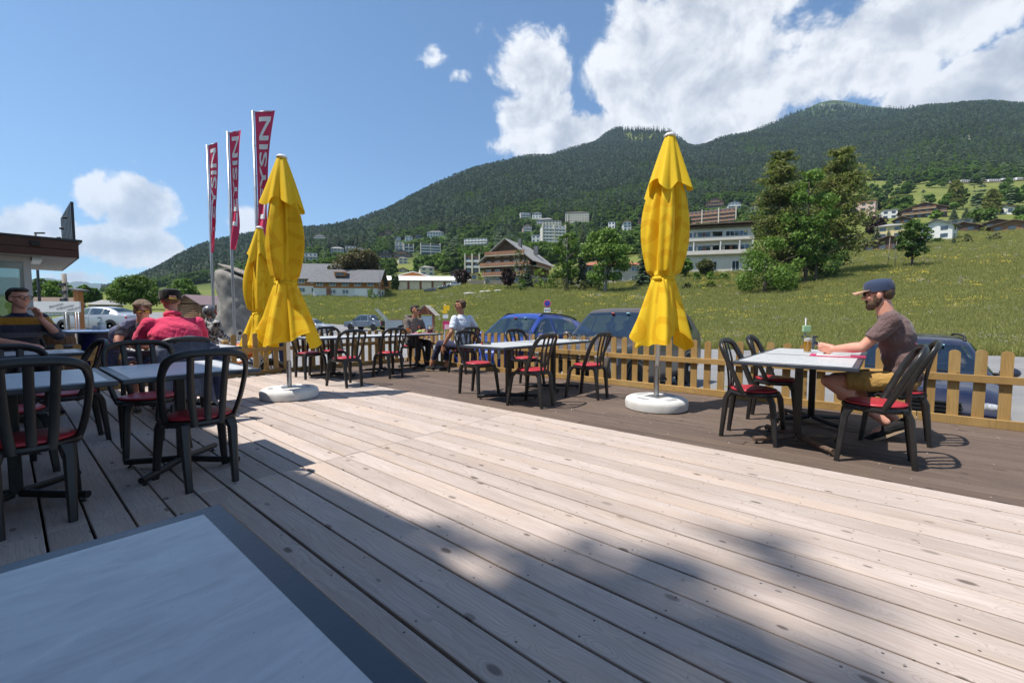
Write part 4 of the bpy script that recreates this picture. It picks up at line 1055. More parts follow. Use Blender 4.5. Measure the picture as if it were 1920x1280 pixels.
def parasol(label, X, Y, zb, lean, seed, htop=3.24, bottom=0.88, flare=0.36, spin=0.0):
    t = thing('closed_parasol', label, 'parasol', (X, Y, zb)); r = random.Random(seed)
    m = MB(); m.lathe([(0.0, 0.0), (0.34, 0.0), (0.362, 0.012), (0.368, 0.085), (0.355, 0.118), (0.325, 0.135), (0.12, 0.142), (0.0, 0.142)], 48); m.build('concrete_base', 'concrete_pale', t, 50)
    for k in range(4):
        a = k * math.pi / 2 + 0.5; mm = MB(); mm.box((0.23 * math.cos(a), 0.23 * math.sin(a), 0.1415), (0.16, 0.055, 0.004), (0, 0, a + math.pi / 2)); mm.build('grip_slot', 'concrete_shade', t)
    m = MB(); m.box((0, 0, 0.146), (0.2, 0.2, 0.006), (0, 0, 0.6)); m.tube([(0, 0, 0.146), (0, 0, 0.50)], 0.031, 18); m.build('sleeve', 'galvanised', t, 40)
    kd = Vector((1, -0.35, 0)).normalized() * (1 if seed % 2 else -1)
    m = MB(); m.tube([kd * 0.03 + Vector((0, 0, 0.36)), kd * 0.075 + Vector((0, 0, 0.36))], 0.007, 8); m.ell(tuple(kd * 0.095 + Vector((0, 0, 0.36))), (0.024, 0.024, 0.026), 10, 6); m.build('clamp_knob', 'black_knob', t, True)
    cf = lambda z: (lean[0] * (z / 3.2), lean[1] * (z / 3.2))
    m = MB(); m.tube([(0, 0, 0.49), (cf(1.6)[0], cf(1.6)[1], 1.6), (cf(3.2)[0], cf(3.2)[1], htop - 0.02)], 0.0245, 16); m.build('pole', 'white_enamel', t, True)
    ph = [r.uniform(0, 6.28) for _ in range(12)]
    tie = 1.56
    def low(th, tt, z):
        # tt 0 = hem, 1 = top of the gathered skirt
        th = th + spin
        if z < tie:
            q = max(0.0, (tie - z) / (tie - bottom)); rad = 0.125 + (flare - 0.125) * q ** 0.85; A = 0.22 + 0.50 * q; tw = 0.5 * q
            fold = tri(5 * th + 0.4 * q + ph[0]) * 0.72 + 0.24 * tri(11 * th + ph[1] + 0.3 * q) + 0.06 * math.sin(17 * th + ph[2])
            rr = rad * (1 + A * fold * 0.72); dz = (0.09 * math.sin(3 * th + ph[3]) + 0.05 * math.sin(5 * th + ph[4])) * max(0, (q - 0.6) / 0.4)
        else:
            q = (z - tie) / (2.95 - tie); base = 0.135 + 0.075 * abs(math.sin(math.pi * min(1, q * 1.12 + 0.02))) ** 0.8 - 0.03 * q
            tw = 0.9 * q; A = 0.26 + 0.40 * abs(math.sin(math.pi * q)) ** 0.7
            fold = tri(4 * th + ph[5] + 1.1 * q) * 0.72 + 0.26 * tri(9 * th + ph[7] - 0.7 * q) + 0.07 * math.sin(15 * th + ph[8])
            rr = base * (1 + A * fold); dz = 0
            if z - tie < 0.07: rr = 0.128 + (z - tie) * 0.2 + 0.008 * math.sin(11 * th)
        return rr, dz
    me = canopy_mesh('canopy', 92, 132, low, bottom, 2.98, cf); o = mesh_obj('canopy', me, 'yellow_canvas', t, True)
    top = htop - 0.015
    def cap(th, tt, z):
        q = max(0.0, (top - z) / (top - 2.62)); rad = 0.052 + 0.165 * q ** 0.9
        fold = math.cos(4 * th + ph[9]) * 0.45 + 0.50 * tri(8 * th + ph[10]) + 0.12 * math.sin(3 * th + ph[11])
        rr = rad * (1 + (0.10 + 0.42 * q) * fold * 0.75); dz = 0.10 * q ** 3 * (-math.cos(4 * th + ph[9]) * 0.8 - 0.3 * math.cos(3 * th + ph[3]))
        return rr, dz
    me = canopy_mesh('top_valance', 26, 112, cap, 2.62, top, cf, lambda z: 5.0 + z); mesh_obj('top_valance', me, 'yellow_canvas', t, True)
    m = MB(); c = cf(top); m.lathe([(0.054, -0.012), (0.068, -0.008), (0.070, 0.006), (0.05, 0.028), (0.022, 0.038), (0.0, 0.04)], 24, c=(c[0], c[1], top)); m.build('cap', 'white_enamel', t, True)
    m = MB(); c = cf(tie); m.lathe([(0.139, -0.022), (0.143, 0.0), (0.140, 0.022)], 40, c=(c[0], c[1], tie)); m.build('tie_strap', 'yellow_canvas', t, True)
    m = MB(); a0 = -1.9
    P = [(c[0] + 0.145 * math.cos(a0), c[1] + 0.145 * math.sin(a0), tie), (c[0] + 0.17 * math.cos(a0 + .1), c[1] + 0.19 * math.sin(a0 + .1), tie - 0.1), (c[0] + 0.2 * math.cos(a0 + .25), c[1] + 0.22 * math.sin(a0 + .25), tie - 0.26), (c[0] + 0.23 * math.cos(a0 + .3), c[1] + 0.25 * math.sin(a0 + .3), tie - 0.42)]
    m.tube(smooth_path(P, 10), [1] * 10, 6, flat=(0.003, 0.014)); m.build('strap_end', 'yellow_canvas', t, True)
    return t
parasol('closed yellow parasol on white concrete base on the dark boards, right of centre', 1.755, 5.24, 0.0, (0.10, 0.0), 3, flare=0.285, spin=0.4, bottom=0.83)
parasol('closed yellow parasol on concrete base on the light boards, left of centre', -3.06, 5.93, 0.0, (-0.01, 0.0), 8, flare=0.325, spin=1.7, bottom=0.80)
q = at(484, 640, 8.6)
parasol('closed yellow parasol standing outside the fence, partly hidden by the left one', q.x, 8.6, -0.40, (0.10, 0.0), 13, flare=0.30, spin=2.6)
# ================================================================== people
def skin_mat(name, c):
    m, T, b = principled(name)
    tc = T.new('ShaderNodeTexCoord'); n = T.noise(tc.outputs['Object'], 14, 5, 0.6); n2 = T.noise(tc.outputs['Object'], 160, 3, 0.6)
    col = T.mix(T.mapr(n.outputs[0], 0.3, 0.7), rgba(c), rgba((c[0] * 1.08, c[1] * 0.86, c[2] * 0.80)))
    T.link(col, b.inputs['Base Color']); b.inputs['Roughness'].default_value = 0.5
    b.inputs['Subsurface Weight'].default_value = 0.12; b.inputs['Subsurface Radius'].default_value = (0.012, 0.005, 0.003)
    bp = T.new('ShaderNodeBump'); bp.inputs['Strength'].default_value = 0.12; bp.inputs['Distance'].default_value = 0.003
    T.link(n2.outputs[0], bp.inputs['Height']); T.link(bp.outputs[0], b.inputs['Normal']); MATS[name] = m
skin_mat('skin_light', (0.60, 0.33, 0.245)); skin_mat('skin_tan', (0.36, 0.19, 0.12)); skin_mat('skin_pink', (0.52, 0.27, 0.20))
def cloth(name, c, c2=None, scale=10, bump=0.5, stripes=None, rough=0.85):
    m, T, b = principled(name)
    tc = T.new('ShaderNodeTexCoord'); P = tc.outputs['Object']
    n = T.noise(P, scale, 4, 0.6, 0.6); wv = T.noise(P, 380, 2, 0.5)
    col = T.mix(T.mapr(n.outputs[0], 0.3, 0.7), rgba(c), rgba(c2 or tuple(x * 1.2 for x in c)))
    if stripes:
        sz = T.new('ShaderNodeSeparateXYZ'); T.link(P, sz.inputs[0])
        for (z0, z1, cc) in stripes:
            k = T.math('MULTIPLY', T.math('GREATER_THAN', sz.outputs[2], z0), T.math('LESS_THAN', sz.outputs[2], z1)); col = T.mix(k, col, rgba(cc))
    T.link(col, b.inputs['Base Color']); b.inputs['Roughness'].default_value = rough; b.inputs['Specular IOR Level'].default_value = 0.2
    b.inputs['Sheen Weight'].default_value = 0.15
    # creases
    cr = T.noise(T.vmath('MULTIPLY', P, (1, 1, 0.6)), 7, 3, 0.5, 1.6)
    crease = T.math('ABSOLUTE', T.math('SUBTRACT', cr.outputs[0], 0.5))
    bp = T.new('ShaderNodeBump'); bp.inputs['Strength'].default_value = bump; bp.inputs['Distance'].default_value = 0.03
    T.link(T.math('ADD', T.math('POWER', crease, 0.6), T.math('MULTIPLY', wv.outputs[0], 0.02)), bp.inputs['Height']); T.link(bp.outputs[0], b.inputs['Normal'])
    MATS[name] = m
cloth('tee_mauve', (0.135, 0.088, 0.086), (0.165, 0.108, 0.104)); cloth('shorts_mustard', (0.33, 0.195, 0.055), (0.39, 0.24, 0.075))
cloth('polo_red', (0.64, 0.040, 0.115), (0.72, 0.055, 0.14)); cloth('denim', (0.07, 0.08, 0.115), (0.115, 0.13, 0.175)); cloth('navy_cloth', (0.018, 0.022, 0.055), (0.030, 0.036, 0.08))
cloth('hoodie_grey', (0.13, 0.105, 0.095), (0.17, 0.14, 0.125)); cloth('jeans_charcoal', (0.028, 0.028, 0.032)); cloth('shirt_white', (0.50, 0.56, 0.68), (0.60, 0.65, 0.75))
cloth('scarf_blue', (0.075, 0.085, 0.17), (0.19, 0.20, 0.30), 30); cloth('blouse_dark', (0.018, 0.018, 0.032), (0.12, 0.12, 0.15), 60)
cloth('sweater_striped', (0.030, 0.032, 0.048), (0.045, 0.046, 0.06), stripes=[(1.02, 1.105, (0.34, 0.16, 0.018)), (0.87, 0.93, (0.10, 0.10, 0.115)), (0.70, 0.78, (0.10, 0.10, 0.115)), (1.105, 1.3, (0.022, 0.028, 0.06))])
cloth('black_cloth', (0.012, 0.012, 0.013), (0.02, 0.02, 0.021)); cloth('cap_navy', (0.030, 0.046, 0.095), (0.042, 0.06, 0.115), bump=0.15); cloth('brim_tan', (0.40, 0.25, 0.16), (0.46, 0.29, 0.19), bump=0.1)
def camo():
    m, T, b = principled('camo_jacket'); tc = T.new('ShaderNodeTexCoord'); n = T.noise(tc.outputs['Object'], 16, 2, 0.5, 1.2)
    T.link(T.ramp(n.outputs[0], [(0.0, (0.02, 0.02, 0.022)), (0.42, (0.02, 0.02, 0.022)), (0.44, (0.16, 0.16, 0.165)), (0.52, (0.20, 0.20, 0.20)), (0.54, (0.50, 0.50, 0.50)), (1.0, (0.58, 0.58, 0.58))]), b.inputs['Base Color']); b.inputs['Roughness'].default_value = 0.8; MATS['camo_jacket'] = m
camo()
pm('hair_dark', (0.018, 0.012, 0.008), (0.045, 0.030, 0.020), scale=40, rough=0.6, bump=0.8, bscale=160, stretch=(1, 1, 0.3)); pm('hair_brown', (0.055, 0.028, 0.014), (0.12, 0.065, 0.032), scale=40, rough=0.6, bump=0.8, bscale=160, stretch=(1, 1, 0.3))
pm('hair_auburn', (0.11, 0.06, 0.03), (0.26, 0.17, 0.10), scale=40, rough=0.5, bump=0.8, bscale=160, stretch=(1, 1, 0.3))
pm('black_gloss', (0.008, 0.008, 0.009), rough=0.12, spec=0.7); pm('sole_tan', (0.36, 0.27, 0.17), (0.44, 0.34, 0.23), rough=0.8); pm('gold_mirror', (0.55, 0.36, 0.08), (0.30, 0.18, 0.05), rough=0.1, metal=0.7)
pm('lips', (0.42, 0.17, 0.14), rough=0.45); pm('white_plain', (0.74, 0.74, 0.73), (0.80, 0.80, 0.79), rough=0.5); pm('lime_plastic', (0.42, 0.60, 0.05), rough=0.35); pm('red_paint', (0.50, 0.02, 0.02), (0.56, 0.03, 0.03), rough=0.3, coat=0.4)

def cap(m, a, ra, b, rb, n=12, fa=True, fb=True):
    a = Vector(a); b = Vector(b); m.tube([a, (a + b) / 2, b], [ra, (ra + rb) / 2, rb], n)
    if fa: m.ell(a, (ra, ra, ra), n, 8)
    if fb: m.ell(b, (rb, rb, rb), n, 8)
REM = []
def fused(m, name, mat, parent, voxel=0.012, smooth=5):
    """fuse overlapping volumes into one continuous skin"""
    o = m.build(name, mat, parent, True)
    md = o.modifiers.new('r', 'REMESH'); md.mode = 'VOXEL'; md.voxel_size = voxel; md.use_smooth_shade = True
    s = o.modifiers.new('s', 'SMOOTH'); s.factor = 0.5; s.iterations = smooth
    REM.append(o); return o
def fuse_all():
    dg = bpy.context.evaluated_depsgraph_get(); dg.update()
    for o in REM:
        me = bpy.data.meshes.new_from_object(o.evaluated_get(dg)); old = o.data
        if o.name.split('.')[0] in ('t_shirt', 'shorts', 'shirt', 'sweater', 'hooded_top', 'polo_shirt', 'blouse', 'trousers', 'jacket', 'scarf'):
            nv = len(me.vertices); co = np.empty(nv * 3, np.float32); me.vertices.foreach_get('co', co); nr = np.empty(nv * 3, np.float32); me.vertex_normals.foreach_get('vector', nr); co = co.reshape(-1, 3); nr = nr.reshape(-1, 3); am = np.empty(nv)
            for i_ in range(nv):         # pressed-in creases and soft rolls of the cloth
                x, y, z = co[i_]; q = Vector((x * 5.5 + 3 * z, y * 5.5, z * 10 + 2 * x)); n = mnoise.noise(q) + 0.5 * mnoise.noise(q * 2.1); am[i_] = 0.010 * n - 0.016 * max(0, 0.22 - abs(n))
            co = co + nr * am[:, None].astype(np.float32); me.vertices.foreach_set('co', co.reshape(-1)); me.update()
        o.modifiers.clear(); o.data = me; bpy.data.meshes.remove(old); set_smooth(me, True)
    REM.clear()
def hand(m, w, dirv, palm, curl=0.6, side=1, s=1.0):
    """palm box-ish plus five separate fingers. w wrist, dirv towards the knuckles, palm = palm normal"""
    w = Vector(w); d = Vector(dirv).normalized(); pn = Vector(palm); pn = (pn - d * pn.dot(d)).normalized(); x = d.cross(pn) * side
    k = w + d * 0.085 * s
    for q in (-0.028, -0.009, 0.009, 0.028): cap(m, w + x * q * 0.7 * s + d * 0.01, 0.017 * s, k + x * q * s, 0.0145 * s, 10)
    for q, L in ((-0.030, 0.060), (-0.010, 0.074), (0.010, 0.080), (0.030, 0.070)):
        b = k + x * q * s; a1 = curl; p1 = b + (d * math.cos(a1 * 0.6) + pn * math.sin(a1 * 0.6)) * L * 0.5 * s; p2 = p1 + (d * math.cos(a1 * 1.7) + pn * math.sin(a1 * 1.7)) * L * 0.32 * s; p3 = p2 + (d * math.cos(a1 * 2.5) + pn * math.sin(a1 * 2.5)) * L * 0.25 * s
        cap(m, b, 0.0105 * s, p1, 0.0095 * s, 8); cap(m, p1, 0.0095 * s, p2, 0.0088 * s, 8); cap(m, p2, 0.0088 * s, p3, 0.0075 * s, 8)
    t0 = w + x * 0.025 * s + d * 0.02; t1 = t0 + (x * 0.75 + d * 0.65 + pn * 0.25).normalized() * 0.042 * s; t2 = t1 + (x * 0.15 + d * 0.8 + pn * 0.6).normalized() * 0.036 * s
    cap(m, t0, 0.017 * s, t1, 0.0125 * s, 8); cap(m, t1, 0.012 * s, t2, 0.0095 * s, 8)
def headm(c, rz=0.0, rx=0.0):
    M = Euler((rx, 0, rz), 'XYZ').to_matrix(); return lambda x, y, z: M @ Vector((x, y, z)) + Vector(c), M
def head(m, c, rz=0, rx=0, s=1.0):
    f, M = headm(c, rz, rx)
    E = lambda x, y, z, r, n=16: m.ell(f(x * s, y * s, z * s), tuple(q * s for q in r), n, 11, M)
    E(0, -0.010, 0.030, (0.077, 0.096, 0.088)); E(0, 0.022, -0.02, (0.066, 0.068, 0.088)); E(0, 0.035, -0.068, (0.048, 0.050, 0.042)); E(0, 0.062, -0.092, (0.024, 0.020, 0.020))
    E(0, 0.082, 0.026, (0.052, 0.016, 0.015)); m.tube([f(0, 0.088 * s, 0.018 * s), f(0, 0.108 * s, -0.018 * s), f(0, 0.106 * s, -0.026 * s)], [0.009 * s, 0.0135 * s, 0.013 * s], 10); E(0.012, 0.094, -0.024, (0.009, 0.010, 0.008), 8); E(-0.012, 0.094, -0.024, (0.009, 0.010, 0.008), 8)
    E(0, 0.083, -0.054, (0.024, 0.010, 0.006), 10); E(0, 0.082, -0.064, (0.021, 0.010, 0.007), 10); E(0.045, 0.058, -0.018, (0.022, 0.022, 0.020), 10); E(-0.045, 0.058, -0.018, (0.022, 0.022, 0.020), 10)
    for k in (-1, 1): E(0.078 * k, -0.006, -0.008, (0.012, 0.020, 0.032), 10)
    return f, M
def shades(parent, f, M, s=1.0, lens='black_gloss', frame='black_gloss'):
    m = MB()
    for k in (-1, 1): m.ell(f(0.034 * s * k, 0.094 * s, 0.012 * s), (0.029 * s, 0.012 * s, 0.019 * s), 14, 8, M)
    g = m.build('sunglasses', lens, parent, True)
    m = MB(); m.tube([f(-0.06 * s, 0.098 * s, 0.026 * s), f(0, 0.109 * s, 0.024 * s), f(0.06 * s, 0.098 * s, 0.026 * s)], 0.0035 * s, 6)
    for k in (-1, 1): m.tube([f(0.06 * s * k, 0.095 * s, 0.022 * s), f(0.078 * s * k, 0.04 * s, 0.018 * s), f(0.08 * s * k, -0.01 * s, 0.010 * s)], 0.0035 * s, 6)
    m.build('temple', frame, g)
    return g
def shoe(parent, ankle, toe_dir, mat='black_cloth', sole='sole_tan', pitch=0.0, s=1.0):
    d = Vector(toe_dir).normalized(); up = Vector((0, 0, 1)); side = d.cross(up).normalized(); up = side.cross(d)
    a = Vector(ankle); m = MB(); M = Matrix((side, d, up)).transposed()
    for t, w, hh, z in ((-0.05, 0.040, 0.045, -0.045), (0.03, 0.042, 0.048, -0.048), (0.10, 0.046, 0.036, -0.058), (0.165, 0.042, 0.028, -0.066)): m.ell(a + d * t * s + up * z * s, (w * s, 0.06 * s, hh * s), 12, 8, M)
    o = fused(m, 'shoe', mat, parent, 0.010, 3)
    m = MB(); pts = []
    for k in range(20):
        th = 2 * math.pi * k / 20; pts.append((0.046 * math.cos(th) * (1.05 if math.sin(th) > 0 else 0.85), 0.055 + 0.145 * math.sin(th)))
    lo = [a + side * x * s + d * y * s + up * -0.098 * s for x, y in pts]; hi = [a + side * x * s + d * y * s + up * -0.080 * s for x, y in pts]
    n = 20; m.add(lo + hi, [tuple(range(n - 1, -1, -1)), tuple(range(n, 2 * n))] + [(i, (i + 1) % n, (i + 1) % n + n, i + n) for i in range(n)]); m.build('sole', sole, o)
    return o
def torso(m, hip, chest, neck, k=1.0, w=1.0, rot=0.0):
    hip = Vector(hip); chest = Vector(chest); neck = Vector(neck)
    ax = (neck - hip).normalized(); sd = Vector((math.cos(rot), math.sin(rot), 0)); fw = ax.cross(sd) * -1; M = Matrix((sd, -fw if False else fw, ax)).transposed()
    m.ell(hip + Vector((0, 0, 0.02)), (0.165 * k * w, 0.125 * k, 0.13 * k), 16, 10, M); m.ell(lerp(hip, chest, 0.5), (0.150 * k * w, 0.112 * k, 0.17 * k), 16, 10, M)
    m.ell(chest, (0.172 * k * w, 0.118 * k, 0.17 * k), 16, 10, M); m.ell(lerp(chest, neck, 0.55), (0.150 * k * w, 0.092 * k, 0.09 * k), 16, 10, M)
def sidev(rot): return Vector((math.cos(rot), math.sin(rot), 0))

def bearded_man():
    t = thing('person', 'bearded man in blue flat brimmed cap, mauve t-shirt and mustard shorts seated at right', 'person', D(-0.10, 5.22), DA)
    sh = 0.19; hip = (0, -0.03, 0.55); chest = (0, 0.035, 0.92); neck = (0, 0.085, 1.135); hd = (0.0, 0.155, 1.31)
    m = MB(); f, M = head(m, hd, 0.0, -0.12, 1.04)
    cap(m, (0, 0.085, 1.10), 0.066, (0, 0.125, 1.25), 0.060)
    torso(m, hip, chest, neck, 0.94)
    SL = Vector((-sh, 0.055, 1.075)); SR = Vector((sh, 0.055, 1.075))
    EL = Vector((-0.215, 0.245, 0.835)); ER = Vector((0.215, 0.255, 0.825)); WL = Vector((-0.075, 0.47, 0.800)); WR = Vector((0.055, 0.475, 0.800))
    for S_, E_, W_ in ((SL, EL, WL), (SR, ER, WR)):
        cap(m, S_, 0.058, lerp(S_, E_, 0.45), 0.051); cap(m, lerp(S_, E_, 0.45), 0.051, E_, 0.043); cap(m, E_, 0.043, lerp(E_, W_, 0.3), 0.044); cap(m, lerp(E_, W_, 0.3), 0.044, W_, 0.027)
    hand(m, WL, (0.35, 0.85, 0.10), (0.85, -0.35, 0.1), 0.75, 1, 1.05); hand(m, WR, (-0.35, 0.85, 0.16), (-0.85, -0.35, 0.1), 0.75, -1, 1.05)
    for s in (-1, 1):
        K = Vector((0.12 * s, 0.47 - 0.02 * s, 0.50)); A = Vector((0.115 * s, 0.03 - 0.03 * s, 0.17)); hj = Vector((0.09 * s, 0.0, 0.54))
        cap(m, hj, 0.088, K, 0.060); cap(m, K, 0.060, lerp(K, A, 0.35), 0.057); cap(m, lerp(K, A, 0.35), 0.057, A, 0.036)
        m.ell(lerp(K, A, 0.3) + Vector((0, -0.012, -0.01)), (0.052, 0.056, 0.085), 12, 8, (0.9, 0, 0))
        m.ell(A + Vector((0, 0.05, -0.09)), (0.036, 0.075, 0.03), 10, 6, (-0.8, 0, 0))
    fused(m, 'body', 'skin_light', t, 0.0062, 3)
    # t-shirt
    m = MB(); torso(m, (0, -0.035, 0.60), chest, neck, 1.06, 1.03); m.ell((0, 0.005, 0.95), (0.188, 0.122, 0.20), 16, 10, (-0.2, 0, 0)); m.ell((0, 0.05, 1.085), (0.150, 0.078, 0.06), 14, 8); m.ell((0, -0.035, 0.72), (0.172, 0.135, 0.16), 16, 10); m.ell((0, -0.05, 0.585), (0.178, 0.138, 0.10), 16, 10)
    for S_, E_ in ((SL, EL), (SR, ER)):
        cap(m, S_ + Vector((0, 0, 0.008)), 0.076, lerp(S_, E_, 0.66), 0.068, 14, True, False)
    cap(m, (0, 0.075, 1.09), 0.085, (0, 0.095, 1.148), 0.072, 14, True, False)
    fused(m, 't_shirt', 'tee_mauve', t, 0.0085, 4)
    m = MB(); m.ell((0, -0.03, 0.545), (0.182, 0.145, 0.10), 16, 10)
    for s in (-1, 1):
        K = Vector((0.12 * s, 0.47 - 0.02 * s, 0.50)); hj = Vector((0.092 * s, 0.0, 0.54)); cap(m, hj, 0.103, lerp(hj, K, 0.72), 0.090, 16, True, False)
    fused(m, 'shorts', 'shorts_mustard', t, 0.0085, 3)
    # beard, hair, cap
    m = MB(); E = lambda x, y, z, r: m.ell(f(x * 1.04, y * 1.04, z * 1.04), r, 12, 8, M)
    E(0, 0.060, -0.098, (0.040, 0.040, 0.034)); E(0.040, 0.035, -0.072, (0.034, 0.050, 0.040)); E(-0.040, 0.035, -0.072, (0.034, 0.050, 0.040)); E(0.060, 0.008, -0.040, (0.022, 0.034, 0.044)); E(-0.060, 0.008, -0.040, (0.022, 0.034, 0.044)); E(0, 0.090, -0.043, (0.026, 0.010, 0.007)); E(0.026, 0.080, -0.060, (0.012, 0.016, 0.024)); E(-0.026, 0.080, -0.060, (0.012, 0.016, 0.024))
    fused(m, 'beard', 'hair_brown', t, 0.006, 2)
    m = MB(); E(0, -0.055, 0.012, (0.080, 0.062, 0.075)); E(0, -0.035, 0.035, (0.083, 0.085, 0.055)); fused(m, 'hair', 'hair_brown', t, 0.007, 2)
    m = MB(); rows = []
    for i, (rr, z) in enumerate(((0.098, 0.030), (0.100, 0.050), (0.099, 0.085), (0.094, 0.112), (0.078, 0.132), (0.045, 0.144), (0.004, 0.147))):
        rows.append([f(rr * 0.93 * math.cos(th), -0.008 + rr * 1.12 * math.sin(th), z) for th in [2 * math.pi * k / 28 for k in range(28)]])
    m.grid(rows, True); cp = m.build('cap', 'cap_navy', t, True)
    m = MB(); top = []; bot = []
    for k in range(13):
        a = lerp(-1.15, 1.15, k / 12); x0 = 0.088 * math.sin(a); y0 = 0.088 * math.cos(a) + 0.008; x1 = 0.098 * math.sin(a * 0.95); y1 = 0.115 + 0.078 * math.cos(a * 0.8)
        top.append((f(x0, y0, 0.046), f((x0 + x1) / 2, (y0 + y1) / 2, 0.046 - 0.010 * abs(a)), f(x1, max(y0, y1), 0.040 - 0.016 * a * a))); 
    up = M @ Vector((0, 0, 0.006)); rows = [[p for p in r] for r in top]; m.grid(rows); m.grid([[p + up for p in r][::-1] for r in top]); m.build('brim', 'brim_tan', cp, True)
    m = MB(); m.tube([f(-0.05, -0.105, 0.04), f(0, -0.118, 0.05), f(0.05, -0.105, 0.04)], 0.006, 6); m.build('cap_strap', 'black_cloth', cp)
    shades(t, f, M, 1.04)
    for s in (-1, 1): shoe(t, (0.115 * s, 0.02 - 0.03 * s, 0.16), (0.02 * s, 0.80, -0.50), s=1.06)
    # the dark little gadget he turns in his hands
    g = thing('gadget', 'small black and white gadget held in the bearded man\'s hands', 'gadget', t.matrix_world @ Vector((0, 0, 0)), 0)
    p = D(-0.10 + 0.585, 5.215, 0.838); g.location = p
    m = MB(); m.tube([(-0.045, 0, 0.018), (0.045, 0.0, -0.018)], 0.018, 14); m.build('barrel', 'black_gloss', g, 40)
    for q in (-0.02, 0.03):
        m = MB(); m.tube([(q, 0, -q * 0.4), (q + 0.008, 0, -(q + 0.008) * 0.4)], 0.0188, 14); m.build('white_band', 'white_plain', g, 40)
    return t
bearded_man()

def sitter(label, loc, rz, chest, neck, hd, hrz, hrx, arms, top, legs, hair, skin='skin_light', w=1.0, k=1.0, sleeve=1.0, hands=None, rot=0.0, pants=0.8, shoes='black_cloth', voxel=0.012, topname='sweater', hipz=0.53, hs=1.0):
    """arms: list of (shoulder, elbow, wrist); legs: list of (knee, ankle)"""
    t = thing('person', label, 'person', loc, rz)
    m = MB(); f, M = head(m, hd, hrz, hrx, hs); hdv = Vector(hd); cap(m, neck, 0.060 * k, lerp(Vector(neck), hdv, 0.6), 0.056)
    hip = (0, 0, hipz); torso(m, hip, chest, neck, 0.94 * k, w, rot)
    for i, (S_, E_, W_) in enumerate(arms):
        S_, E_, W_ = Vector(S_), Vector(E_), Vector(W_)
        cap(m, S_, 0.058 * k, E_, 0.043 * k); cap(m, E_, 0.043 * k, lerp(E_, W_, 0.3), 0.043 * k); cap(m, lerp(E_, W_, 0.3), 0.043 * k, W_, 0.028 * k)
        hd_, pn, cu = hands[i] if hands else ((W_ - E_), (0, 0, -1), 0.6)
        hand(m, W_, hd_, pn, cu, 1 if i == 0 else -1, 1.08)
    for i, (K, A) in enumerate(legs):
        s = -1 if i == 0 else 1; hj = Vector((0.09 * s * math.cos(rot), 0.09 * s * math.sin(rot), hipz)); K = Vector(K); A = Vector(A)
        cap(m, hj, 0.085 * k, K, 0.058 * k); cap(m, K, 0.058 * k, A, 0.036 * k)
    fused(m, 'body', skin, t, voxel * 0.8, 3)
    m = MB(); torso(m, (0, 0, hipz + 0.05), chest, neck, 1.06 * k, w * 1.02, rot)
    m.ell(lerp(Vector(hip), Vector(chest), 0.42), (0.165 * k * w, 0.13 * k, 0.2 * k), 14, 9)
    for (S_, E_, W_) in arms:
        S_, E_, W_ = Vector(S_), Vector(E_), Vector(W_)
        if sleeve > 1: cap(m, S_, 0.073 * k, E_, 0.058 * k, 14); cap(m, E_, 0.058 * k, lerp(E_, W_, sleeve - 1), 0.043 * k, 14, True, False)
        else: cap(m, S_, 0.074 * k, lerp(S_, E_, sleeve), 0.064 * k, 14, True, False)
    n = Vector(neck); cap(m, n - Vector((0, 0, 0.05)), 0.08 * k, n + (hdv - n).normalized() * 0.02, 0.068 * k, 14, True, False)
    fused(m, topname, top, t, voxel, 4)
    if pants:
        m = MB(); m.ell(hip, (0.18 * k * w, 0.145 * k, 0.11 * k), 16, 10)
        for i, (K, A) in enumerate(legs):
            s = -1 if i == 0 else 1; hj = Vector((0.09 * s * math.cos(rot), 0.09 * s * math.sin(rot), hipz)); K = Vector(K); A = Vector(A)
            if pants > 1: cap(m, hj, 0.10 * k, K, 0.075 * k, 14); cap(m, K, 0.075 * k, lerp(K, A, pants - 1), 0.060 * k, 14, True, False)
            else: cap(m, hj, 0.10 * k, lerp(hj, K, pants), 0.085 * k, 14, True, False)
        fused(m, 'trousers', legs_mat[0], t, voxel, 3)
    for i, (K, A) in enumerate(legs):
        A = Vector(A); K = Vector(K); shoe(t, A + Vector((0, 0, 0.0)), (A.x - K.x + 0.001, abs(A.y - K.y) * 0 + 1.0, 0) if rot == 0 else (-math.sin(rot), math.cos(rot), 0), shoes, 'sole_tan')
    if hair:
        mat_, ells = hair; m = MB()
        for (x, y, z, r) in ells: m.ell(f(x, y, z), r, 14, 9, M)
        o = fused(m, 'hair', mat_, t, 0.009, 2)
    return t, f, M
SHORT = [(0, -0.04, 0.055, (0.084, 0.085, 0.075)), (0, -0.06, 0.015, (0.080, 0.060, 0.070)), (0, 0.03, 0.095, (0.070, 0.060, 0.030))]
legs_mat = ['jeans_charcoal']
# man in grey hoodie, facing us
t, f, M = sitter('dark haired man in grey hooded top and sunglasses facing the camera at far table', D(8.08, 5.97), DA + math.pi, (0, 0.05, 0.88), (0, 0.09, 1.06), (0, 0.13, 1.235), 0.25, 0.0,
    [((-0.19, 0.05, 1.0), (-0.26, 0.12, 0.76), (-0.10, 0.30, 0.80)), ((0.19, 0.05, 1.0), (0.25, 0.16, 0.72), (0.12, 0.30, 0.56))], 'hoodie_grey', [((-0.12, 0.42, 0.52), (-0.11, 0.40, 0.10)), ((0.14, 0.42, 0.52), (0.16, 0.38, 0.10))], ('hair_dark', SHORT), 'skin_tan', sleeve=1.9, pants=1.9, topname='hooded_top')
shades(t, f, M, 1.0, 'black_gloss', 'gold_mirror')
m = MB(); m.tube(smooth_path([(-0.10, 0.0, 1.06), (-0.11, -0.08, 1.10), (0, -0.13, 1.11), (0.11, -0.08, 1.10), (0.10, 0.0, 1.06), (0.05, 0.13, 1.03)], 16), 0.035, 8); m.build('hood', 'hoodie_grey', t, True)
